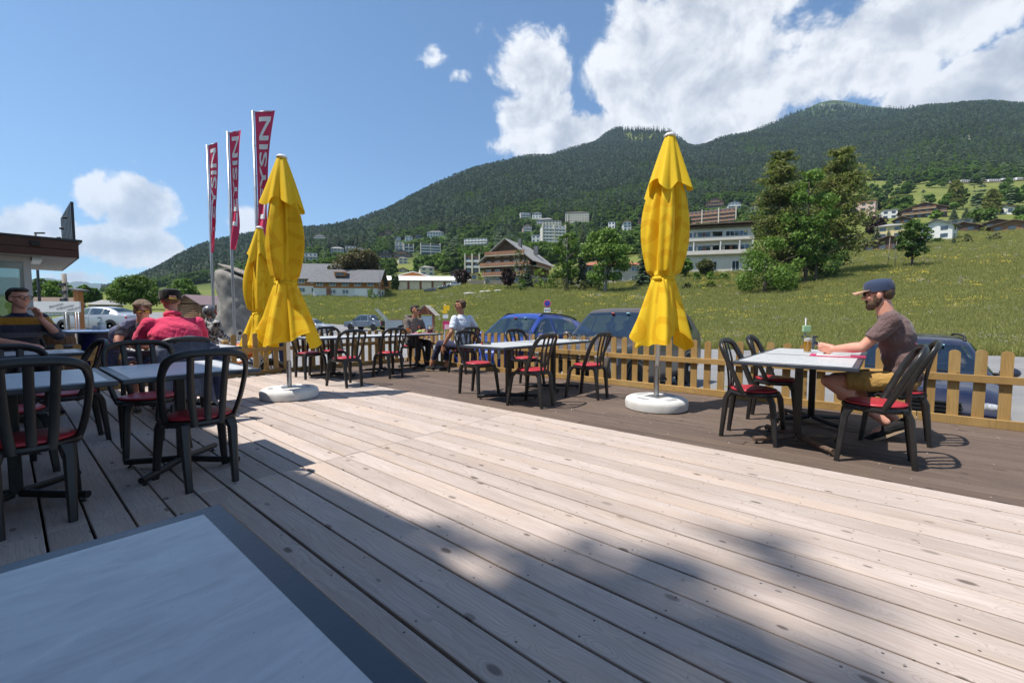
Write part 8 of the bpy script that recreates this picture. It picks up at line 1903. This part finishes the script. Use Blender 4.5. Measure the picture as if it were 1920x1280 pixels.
# potted plant at the left edge
p = at(6, 640, 7.6); t = thing('potted_plant', 'dark leafy potted plant at the left edge', 'plant', (p.x, 7.6, GB)); m = MB(); m.lathe([(0, 0), (.16, 0), (.2, .35), (.18, .35), (.16, .3), (0, .3)], 20); m.build('pot', 'roof_red', t, 40); rr_ = random.Random(3)
V, F = leaf_cloud(rr_, [(Vector((rr_.uniform(-.2, .2), rr_.uniform(-.2, .2), rr_.uniform(.5, 1.15))), Vector((.17, .17, .14))) for _ in range(16)], 140, 0.06, 0.4); mesh_obj('leaves', geo_mesh('leaves', (V, F)), 'broad_leaf_dark', t)
for k in range(5): m = MB(); m.tube([(0, 0, .3), (rr_.uniform(-.15, .15), rr_.uniform(-.15, .15), .95)], 0.01, 6); m.build('stem', 'bark', t)
# stone edge and garden details by the chalet
t = thing('garden_parasol', 'small red and white garden parasol beside the big chalet', 'parasol', locb(1047, 533, 108)); m = MB(); m.tube([(0, 0, 0), (0, 0, 2.5)], .05, 8); m.build('pole', 'white_enamel', t, True)
for k in range(8): 
    a0, a1 = 2 * math.pi * k / 8, 2 * math.pi * (k + 1) / 8; m = MB(); m.add([(0, 0, 2.75), (1.6 * math.cos(a0), 1.6 * math.sin(a0), 2.15), (1.6 * math.cos(a1), 1.6 * math.sin(a1), 2.15)], [(0, 1, 2)]); m.build('panel', 'red_paint' if k % 2 else 'white_plain', t)
def yard_fence(label, x0, x1, y, Y0, Y1, n, mat):
    a = locb(x0, y, Y0); b = locb(x1, y, Y1); t = thing('garden_fence', label, 'fence', a); d = Vector(b) - Vector(a)
    for k in range(n): q = k / (n - 1); m = MB(); m.box(tuple(d * q + Vector((0, 0, 0.6))), (d.length / n * 0.72, 0.06, 1.3)); m.build('board', mat, t)
yard_fence('grey board fence left of the big chalet', 880, 950, 531, 128, 112, 24, 'weathered_board')
for (x, lb) in ((1664, 'left thin pole of a pair in the right meadow'), (1677, 'right thin pole of a pair in the right meadow')):
    p = locb(x, 502, 82); t = thing('meadow_pole', lb, 'pole', p); m = MB(); m.tube([(0, 0, 0), (0.2, 0, 5.6)], [.06, .04], 8); m.build('pole', 'weathered_board', t, True)
p = locb(1878, 498, 76); t = thing('tree_stump', 'grey weathered tree stump in the right meadow', 'stump', p); m = MB(); rows = [[((.55 - .12 * q) * math.cos(a) * (1 + .25 * mnoise.noise(Vector((math.cos(a) * 2, math.sin(a) * 2, q)))), (.55 - .12 * q) * math.sin(a), q * 1.1 + .25 * q * mnoise.noise(Vector((3 * math.cos(a), 3 * math.sin(a), 1)))) for a in np.linspace(0, 6.283, 15)[:-1]] for q in np.linspace(0, 1, 5)]; m.grid(rows, True); m.f.append(tuple(range(len(m.v) - 14, len(m.v)))); m.build('stump', 'weathered_board', t, True)
# white stones in the chalet lawn
for k, (x, y) in enumerate(((882, 537), (906, 537), (914, 538), (934, 535))):
    p = locb(x, y, 100); m = MB(); m.ell((0, 0, 0.05), (0.9 if k else 1.6, 0.5, 0.25), 12, 7); o = m.build('lawn_stone', 'boulder_pale' if 'boulder_pale' in MATS else pm('boulder_pale', (.45, .44, .42), (.62, .61, .58), scale=3, rough=.9, bump=.5), None, True, loc=p); tag(o, ['largest pale stone slab in the lawn left of the chalet', 'small pale stone, second from left in the chalet lawn', 'pale stone, third from left in the chalet lawn', 'pale stone nearest to the purple shrub in the chalet lawn'][k], 'stone')
# ================================================================== individual trees
def trunk_mesh(r, h, r0, forks, crown_w, h0):
    m = MB(); P = [(0, 0, -0.3)]; x = y = 0
    for k in range(1, 6): x += r.uniform(-.05, .05) * h * 0.12; y += r.uniform(-.05, .05) * h * 0.12; P.append((x, y, h * k / 5))
    m.tube(smooth_path(P, 12), [r0 * (1.25 if i == 0 else 1 - 0.85 * i / 11) for i in range(12)], 9)
    for k in range(forks):
        q = r.uniform(max(0.15, h0 / h * 0.8), 0.85); b = Vector(crom(P, q * 5)); a = r.uniform(0, 6.283); L = crown_w * r.uniform(0.55, 0.95) * (1 - 0.5 * max(0, q - 0.5))
        e = b + Vector((math.cos(a) * L, math.sin(a) * L, L * r.uniform(0.35, 0.8))); mid = lerp(b, e, 0.5) + Vector((0, 0, L * 0.12)); m.tube(smooth_path([b, mid, e], 6), [r0 * (0.42 - 0.07 * i) for i in range(6)], 6)
    return m
def plant(label, x0, x1, y0, y1, Y, kind, leaf, seed, cat='tree', name=None, dens=1.0, bark='bark'):
    Y = Y or solveY((x0 + x1) / 2, y1); r = random.Random(seed); xm = (x0 + x1) / 2; b = at(xm, y1, Y); zg = gz(b.x, Y); zt = at(xm, y0, Y).z; h = max(0.5, zt - zg); w = (x1 - x0) / 2 / FPX * Y
    names = {'round': 'broadleaf_tree', 'tall': 'broadleaf_tree', 'spruce': 'spruce_tree', 'larch': 'larch_tree', 'bush': 'shrub', 'bare': 'birch_tree'}
    t = thing(name or names[kind], label, cat, (b.x, Y, zg), r.uniform(0, 6.28)); ls = max(0.10, 0.0034 * Y)
    if kind == 'spruce':
        V, F = spruce_geo(r, h, w, tiers=34, per=15, fine=2); mesh_obj('crown', geo_mesh('crown', (V, F)), leaf, t)
        m = MB(); m.tube([(0, 0, -.3), (0, 0, h * .95)], [max(.12, w * .09), .03], 8); m.build('trunk', bark, t, True)
    elif kind == 'larch':
        Pk = []; m = MB(); m.tube([(0, 0, -.3), (0, 0, h * .98)], [max(.2, w * .08), .04], 9)
        for k in range(150):
            q = r.uniform(0.14, 0.98); z = h * q; L = w * (math.sin(math.pi * (0.10 + 0.86 * q)) ** 0.55 * 0.75 + 0.35 * (1 - q)) * r.uniform(0.5, 1.1); a = r.uniform(0, 6.283); d = Vector((math.cos(a), math.sin(a), 0)); e = Vector((0, 0, z)) + d * L + Vector((0, 0, L * r.uniform(-.12, .28)))
            m.tube([(0, 0, z), lerp(Vector((0, 0, z)), e, .5) + Vector((0, 0, .06 * L)), e], [.05, .035, .015], 5)
            rg = np.random.RandomState(seed * 1000 + k); nj = int(52 * dens); B = np.array((0, 0, z)); u = rg.uniform(.18, 1.06, (nj, 1)); sg = .13 * L + .15
            Pk.append(B + (np.array(tuple(e)) - B) * u + np.stack([rg.normal(0, sg, nj), rg.normal(0, sg, nj), .1 - np.abs(rg.normal(0, .15 * L, nj))], 1))
        Pk = np.vstack(Pk); rg = np.random.RandomState(seed); V, F = leaf_quads(rg, Pk, _unit(rg, len(Pk)), ls * .45 * rg.uniform(.6, 1.3, len(Pk)), ls * rg.uniform(.7, 1.5, len(Pk)))
        m.build('trunk', bark, t, True); mesh_obj('crown', geo_mesh('crown', (V, F)), leaf, t)
    elif kind == 'bush':
        cl = crown_clumps(r, h * 0.12, h * 0.86, w * 0.85, 26, 'bush', 0.34); V, F = leaf_cloud(r, cl, 95 * dens / (ls * ls * 10) * 0.25, ls * .8, 0.8); mesh_obj('leaves', geo_mesh('leaves', (V, F)), leaf, t); m = trunk_mesh(r, h * .6, max(.04, w * .05), 5, w, 0.1); m.build('stem', bark, t, True)
    else:
        h0 = h * (0.16 if kind == 'round' else 0.10); cl = crown_clumps(r, h0 + .08 * h, h * 0.93, w * 0.84, 60 if kind == 'round' else 56, kind if kind in ('round', 'tall') else 'tall', 0.33)
        n = 60 * dens / (ls * ls) * 0.15; V, F = leaf_cloud(r, cl, n if kind != 'bare' else n * .2, ls * .85, 0.75); mesh_obj('crown', geo_mesh('crown', (V, F)), leaf, t); m = trunk_mesh(r, h * .85, max(.09, w * .075), 9, w * .9, h0); m.build('trunk', bark, t, True)
    return t
plant('bright green maple standing in front of the beige house', 1085, 1184, 424, 546, 90, 'round', 'broad_leaf', 1, bark='pale_bark')
plant('tall dark spruce behind the birch, left of a pair', 1050, 1082, 398, 528, 108, 'spruce', 'spruce_needles', 2); plant('dark spruce right of its taller neighbour behind the birch', 1074, 1108, 410, 528, 110, 'spruce', 'spruce_needles', 3)
plant('soft green birch left of the bright maple', 1034, 1092, 428, 536, 97, 'tall', 'broad_leaf_mid', 4, dens=.8, bark='pale_bark'); plant('narrow tall spruce left of the right parasol', 1187, 1226, 415, 538, 94, 'spruce', 'spruce_needles', 5)
plant('olive larch at the left of the big tree group', 1404, 1508, 282, 548, 76, 'larch', 'larch_needles', 6, dens=1.5); plant('green broadleaf tree in the middle of the big tree group', 1462, 1556, 306, 552, 73, 'tall', 'broad_leaf_mid', 7, dens=1.2); plant('olive larch at the right of the big tree group', 1510, 1622, 275, 526, 80, 'larch', 'larch_needles', 8, dens=1.5)
plant('large rounded bush tree in front of the big tree group', 1358, 1508, 436, 556, 68, 'bush', 'broad_leaf', 9, name='broadleaf_tree', dens=3.0); plant('dark lower tree under the larches', 1472, 1584, 390, 554, 72, 'bush', 'broad_leaf_dark', 10, name='broadleaf_tree', dens=2.5); plant('small lone broadleaf tree in the right meadow', 1682, 1738, 410, 503, None, 'round', 'broad_leaf_dark', 11)
plant('round dark green tree left behind the woman', 212, 301, 516, 580, 62, 'round', 'broad_leaf_mid', 12, dens=1.2); plant('dark tree row end behind the entrance roof', 58, 102, 520, 574, 88, 'round', 'broad_leaf_dark', 13); plant('green tree in the row right of the utility pole', 88, 139, 524, 575, 86, 'round', 'broad_leaf_mid', 14); plant('tree left of the far blue hills gap', 144, 174, 532, 568, 95, 'round', 'broad_leaf_mid', 15); plant('small dark tree right of the row at left', 166, 189, 539, 566, 96, 'round', 'broad_leaf_dark', 16)
plant('loose green tree right of the round one at left', 314, 371, 522, 566, 100, 'tall', 'broad_leaf_mid', 17); plant('wide copper leaved tree behind the slate roofed house', 622, 724, 466, 545, 136, 'round', 'copper_leaf', 18, dens=1.2)
plant('purple leaved small tree in front of the big chalet', 936, 968, 500, 534, 104, 'round', 'purple_leaf', 19); plant('purple leaved tree at the right end of the white hall', 849, 883, 504, 541, 138, 'round', 'purple_leaf', 20); plant('young spruce at the right corner of the big chalet', 974, 1004, 486, 537, 103, 'spruce', 'spruce_needles', 21); plant('lime green bush right of the young spruce', 994, 1031, 499, 539, 98, 'bush', 'lime_leaf', 22, 'shrub'); plant('green bush left of the garden parasol', 1018, 1050, 512, 540, 98, 'bush', 'broad_leaf', 23, 'shrub'); plant('low dark bush at the foot of the chalet spruce', 968, 990, 521, 540, 97, 'bush', 'broad_leaf_mid', 24, 'shrub'); plant('thin airy birch in front of the chalet balconies', 958, 990, 463, 537, 104, 'bare', 'olive_leaf', 25, bark='pale_bark'); plant('small yellowish conifer below the garden parasol', 1053, 1070, 520, 543, 92, 'spruce', 'olive_leaf', 26); plant('pale shrub right of the small yellowish conifer', 1080, 1104, 524, 543, 92, 'bush', 'olive_leaf', 27, 'shrub'); plant('dark clipped hedge behind the maple', 1095, 1150, 514, 536, 98, 'bush', 'broad_leaf_dark', 28, 'shrub')
plant('small ball tree in front of the white apartment house, left', 1268, 1299, 482, 520, 96, 'round', 'broad_leaf_mid', 29); plant('small loose tree in front of the white apartment house, right', 1305, 1340, 485, 520, 96, 'round', 'olive_leaf', 30)
for k, (a, b, c, d, l, lb) in enumerate(((1297, 1316, 508, 528, 'broad_leaf_mid', 'left ball shrub before the apartment house'), (1319, 1343, 508, 528, 'broad_leaf_mid', 'middle ball shrub before the apartment house'), (1341, 1371, 512, 532, 'broad_leaf_mid', 'right ball shrub before the apartment house'), (1275, 1300, 530, 552, 'olive_leaf', 'leftmost olive shrub in the rockery'), (1297, 1322, 535, 556, 'broad_leaf_dark', 'second olive shrub in the rockery'), (1320, 1347, 533, 556, 'olive_leaf', 'third olive shrub in the rockery'), (1345, 1378, 538, 560, 'broad_leaf_dark', 'rightmost dark shrub in the rockery'), (1324, 1340, 525, 536, 'sign', 'yellow flowering shrub in the rockery'))):
    plant(lb, a, b, c, d, 80 if k > 2 else 90, 'bush', l if l != 'sign' else 'lime_leaf', 60 + k, 'shrub')
plant('slim cypress at the hall front, left of two', 733, 741, 514, 546, 150, 'tall', 'broad_leaf_dark', 71); plant('slim cypress at the hall front, right of two', 740, 748, 516, 546, 150, 'tall', 'broad_leaf_dark', 72); plant('clipped hedge between the timber house and the hall', 706, 738, 536, 549, 140, 'bush', 'broad_leaf_dark', 73, 'shrub'); plant('pale bush at the right corner of the timber house', 686, 708, 538, 553, 120, 'bush', 'lime_leaf', 74, 'shrub')
SL = [(1646, 1661, 372, 397, 'spruce', 'spruce_needles', 'dark pointed spruce left of the big brown hillside chalet'), (1666, 1692, 368, 398, 'larch', 'larch_needles', 'airy larch between spruce and round tree on the right slope'), (1686, 1708, 371, 396, 'round', 'broad_leaf_dark', 'round dark tree touching the big brown hillside chalet'), (1620, 1660, 404, 446, 'round', 'purple_leaf', 'large purple beech beside the yellow villa'), (1630, 1657, 424, 464, 'spruce', 'spruce_needles', 'spruce in front of the purple beech'), (1656, 1674, 428, 462, 'spruce', 'spruce_needles', 'slim spruce before the yellow villa'), (1780, 1800, 338, 395, 'larch', 'larch_needles', 'tall larch in front of the train'), (1796, 1815, 352, 392, 'round', 'broad_leaf_dark', 'dark tree right of the tall larch by the train'), (1848, 1870, 356, 404, 'larch', 'larch_needles', 'larch left of the white hillside chalet'), (1822, 1842, 364, 384, 'round', 'broad_leaf_mid', 'small green tree below the train'), (1742, 1764, 394, 412, 'round', 'broad_leaf', 'light green tree at the right foot of the big brown hillside chalet'), (1780, 1796, 388, 412, 'spruce', 'spruce_needles', 'spruce between the brown chalets on the right slope'), (1800, 1822, 388, 416, 'spruce', 'spruce_needles', 'second spruce between the brown chalets on the right slope'), (1818, 1850, 392, 418, 'round', 'broad_leaf', 'light green tree right of the two slope spruces'), (1843, 1868, 390, 420, 'round', 'broad_leaf_mid', 'green tree left of the dark chalet roof'), (1818, 1832, 408, 432, 'spruce', 'spruce_needles', 'spruce behind the brown chalet on the right'), (1902, 1925, 386, 408, 'round', 'broad_leaf_dark', 'dark tree at the right edge below the train'), (1905, 1940, 404, 420, 'round', 'broad_leaf', 'bright shrub tree cut by the right edge'), (1782, 1794, 444, 458, 'spruce', 'spruce_needles', 'small cone spruce in the right meadow'), (1745, 1765, 444, 456, 'bush', 'broad_leaf_dark', 'dark bush below the white gabled block'), (1800, 1822, 438, 456, 'bush', 'olive_leaf', 'olive bush right of the small cone spruce'), (1850, 1876, 434, 452, 'bush', 'olive_leaf', 'olive bush below the dark chalet roofs'), (1612, 1634, 446, 470, 'spruce', 'spruce_needles', 'spruce left of the wide low dark chalet'), (1560, 1600, 455, 500, 'spruce', 'larch_needles', 'dark conifer skirt right of the larch foot')]
for k, (a, b, c, d, kd, lf, lb) in enumerate(SL): plant(lb, a, b, c, d, None, kd, lf, 100 + k, 'tree' if kd != 'bush' else 'shrub')

# ================================================================== what stands outside the frame and shades the deck
def shade_house():
    t = thing('restaurant_building', 'tall restaurant building left of the deck, outside the view', 'building', (0, 0, 0), DA)
    z = 7.0
    slab_roof(t, 'roof', [(-1.62, 3.72, z), (-2.06, 13.0, z), (-6.4, 13.0, z + 1.2), (-6.4, 3.72, z + 1.2)], 'roof_slate', 0.25)
    slab_roof(t, 'roof', [(-1.76, -3.5, z), (-1.76, 3.69, z), (-6.4, 3.69, z + 1.2), (-6.4, -3.5, z + 1.2)], 'roof_slate', 0.25)
    m = MB(); m.box((-4.6, 4.8, 3.2), (3.6, 16, 7.4)); m.build('wall', 'wall_wood', t)
    for u in (-1, 2, 5, 8, 11):
        for zz in (1.6, 4.8): m = MB(); m.box((-2.78, u, zz), (0.1, 1.4, 1.5)); m.build('window', 'window_glass', t)
shade_house()
p = D(7.30, -8.85); r = random.Random(77); t = thing('poplar_tree', 'tall poplar behind the restaurant building, outside the view', 'tree', (p.x, p.y, -0.5))
cl = [(Vector((r.gauss(0, 0.30 + 0.03 * (27 - z)), r.gauss(0, 0.30 + 0.03 * (27 - z)), z)), Vector((.42, .42, .7))) for z in [r.uniform(21.8, 26.2) for _ in range(17)]]
V, F = leaf_cloud(r, cl, 120, 0.16, 0.5); mesh_obj('crown', geo_mesh('crown', (V, F)), 'broad_leaf_mid', t); m = trunk_mesh(r, 24, .22, 6, 0.8, 14); m.build('trunk', 'bark', t, True)

# crumbs, dry leaves and dust blown onto the boards
rc = random.Random(8); V = []; F = []
for k in range(420):
    u = rc.uniform(-1.5, 8.6); v = rc.uniform(3.9, 6.35) if k % 3 else rc.uniform(0.4, 3.8); p = D(u, v, 0.004); q = rc.uniform(0.002, 0.007); o_ = len(V)
    for j in range(4): a_ = j * 1.57 + rc.random(); V.append(p + Vector((q * math.cos(a_) * rc.uniform(.6, 1.5), q * math.sin(a_), 0)))
    V.append(p + Vector((0, 0, q * 0.8))); F += [(o_ + j, o_ + (j + 1) % 4, o_ + 4) for j in range(4)]
tag(mesh_obj('deck_crumbs', geo_mesh('deck_crumbs', (V, F)), pm('crumb', (.30, .25, .18), (.62, .58, .50), scale=9, rough=.9)), 'pale crumbs and dust specks strewn over the deck boards', 'crumbs', None, 'stuff')

# ================================================================== air
HAZE = 9.5e-5
def haze():
    m = MB(); m.box((0, 1150, 650), (13000, 9900, 1310)); o = m.build('haze', None)
    mt = bpy.data.materials.new('haze'); mt.use_nodes = True; T = NT(mt.node_tree); T.n.remove(T.n['Principled BSDF'])
    v = T.new('ShaderNodeVolumePrincipled'); v.inputs['Color'].default_value = (0.56, 0.76, 1.0, 1); v.inputs['Density'].default_value = HAZE; v.inputs['Anisotropy'].default_value = 0.25
    T.link(v.outputs[0], T.n['Material Output'].inputs['Volume']); o.data.materials.append(mt); tag(o, kind='stuff')
if HAZE: haze()

GROUPS = {'bistro_chair': 'black bistro chairs on the deck', 'bistro_table': 'bistro tables on the deck', 'closed_parasol': 'closed yellow parasols', 'flagpole': 'red banners on flagpoles', 'parked_suv': 'parked cars', 'parked_crossover': 'parked cars', 'parked_estate_car': 'parked cars', 'parked_saloon': 'parked cars', 'parked_car': 'parked cars', 'motorcycle': 'motorcycles behind the fence', 'picket_fence': 'picket fences round the deck', 'chalet': 'buildings of the hillside town', 'town_building': 'buildings of the hillside town', 'apartment_block': 'buildings of the hillside town', 'hall': 'halls behind the meadow', 'farmhouse': 'slate roofed farmhouse wings', 'house': 'houses on the left', 'wooden_barrel': 'wooden barrels outside the fence', 'drinking_glass': 'glasses on the tables', 'wine_glass': 'wine glasses on the laid table', 'broadleaf_tree': 'single broadleaf trees', 'spruce_tree': 'single spruces', 'larch_tree': 'single larches', 'shrub': 'garden shrubs', 'lawn_stone': 'stones in the chalet lawn', 'meadow_pole': 'thin poles in the meadow', 'street_lamp': 'street lamps', 'person': 'people on and by the deck'}
for o in scene.objects:
    if o.parent is None and o.get('label') and o.name.split('.')[0] in GROUPS: o['group'] = GROUPS[o.name.split('.')[0]]
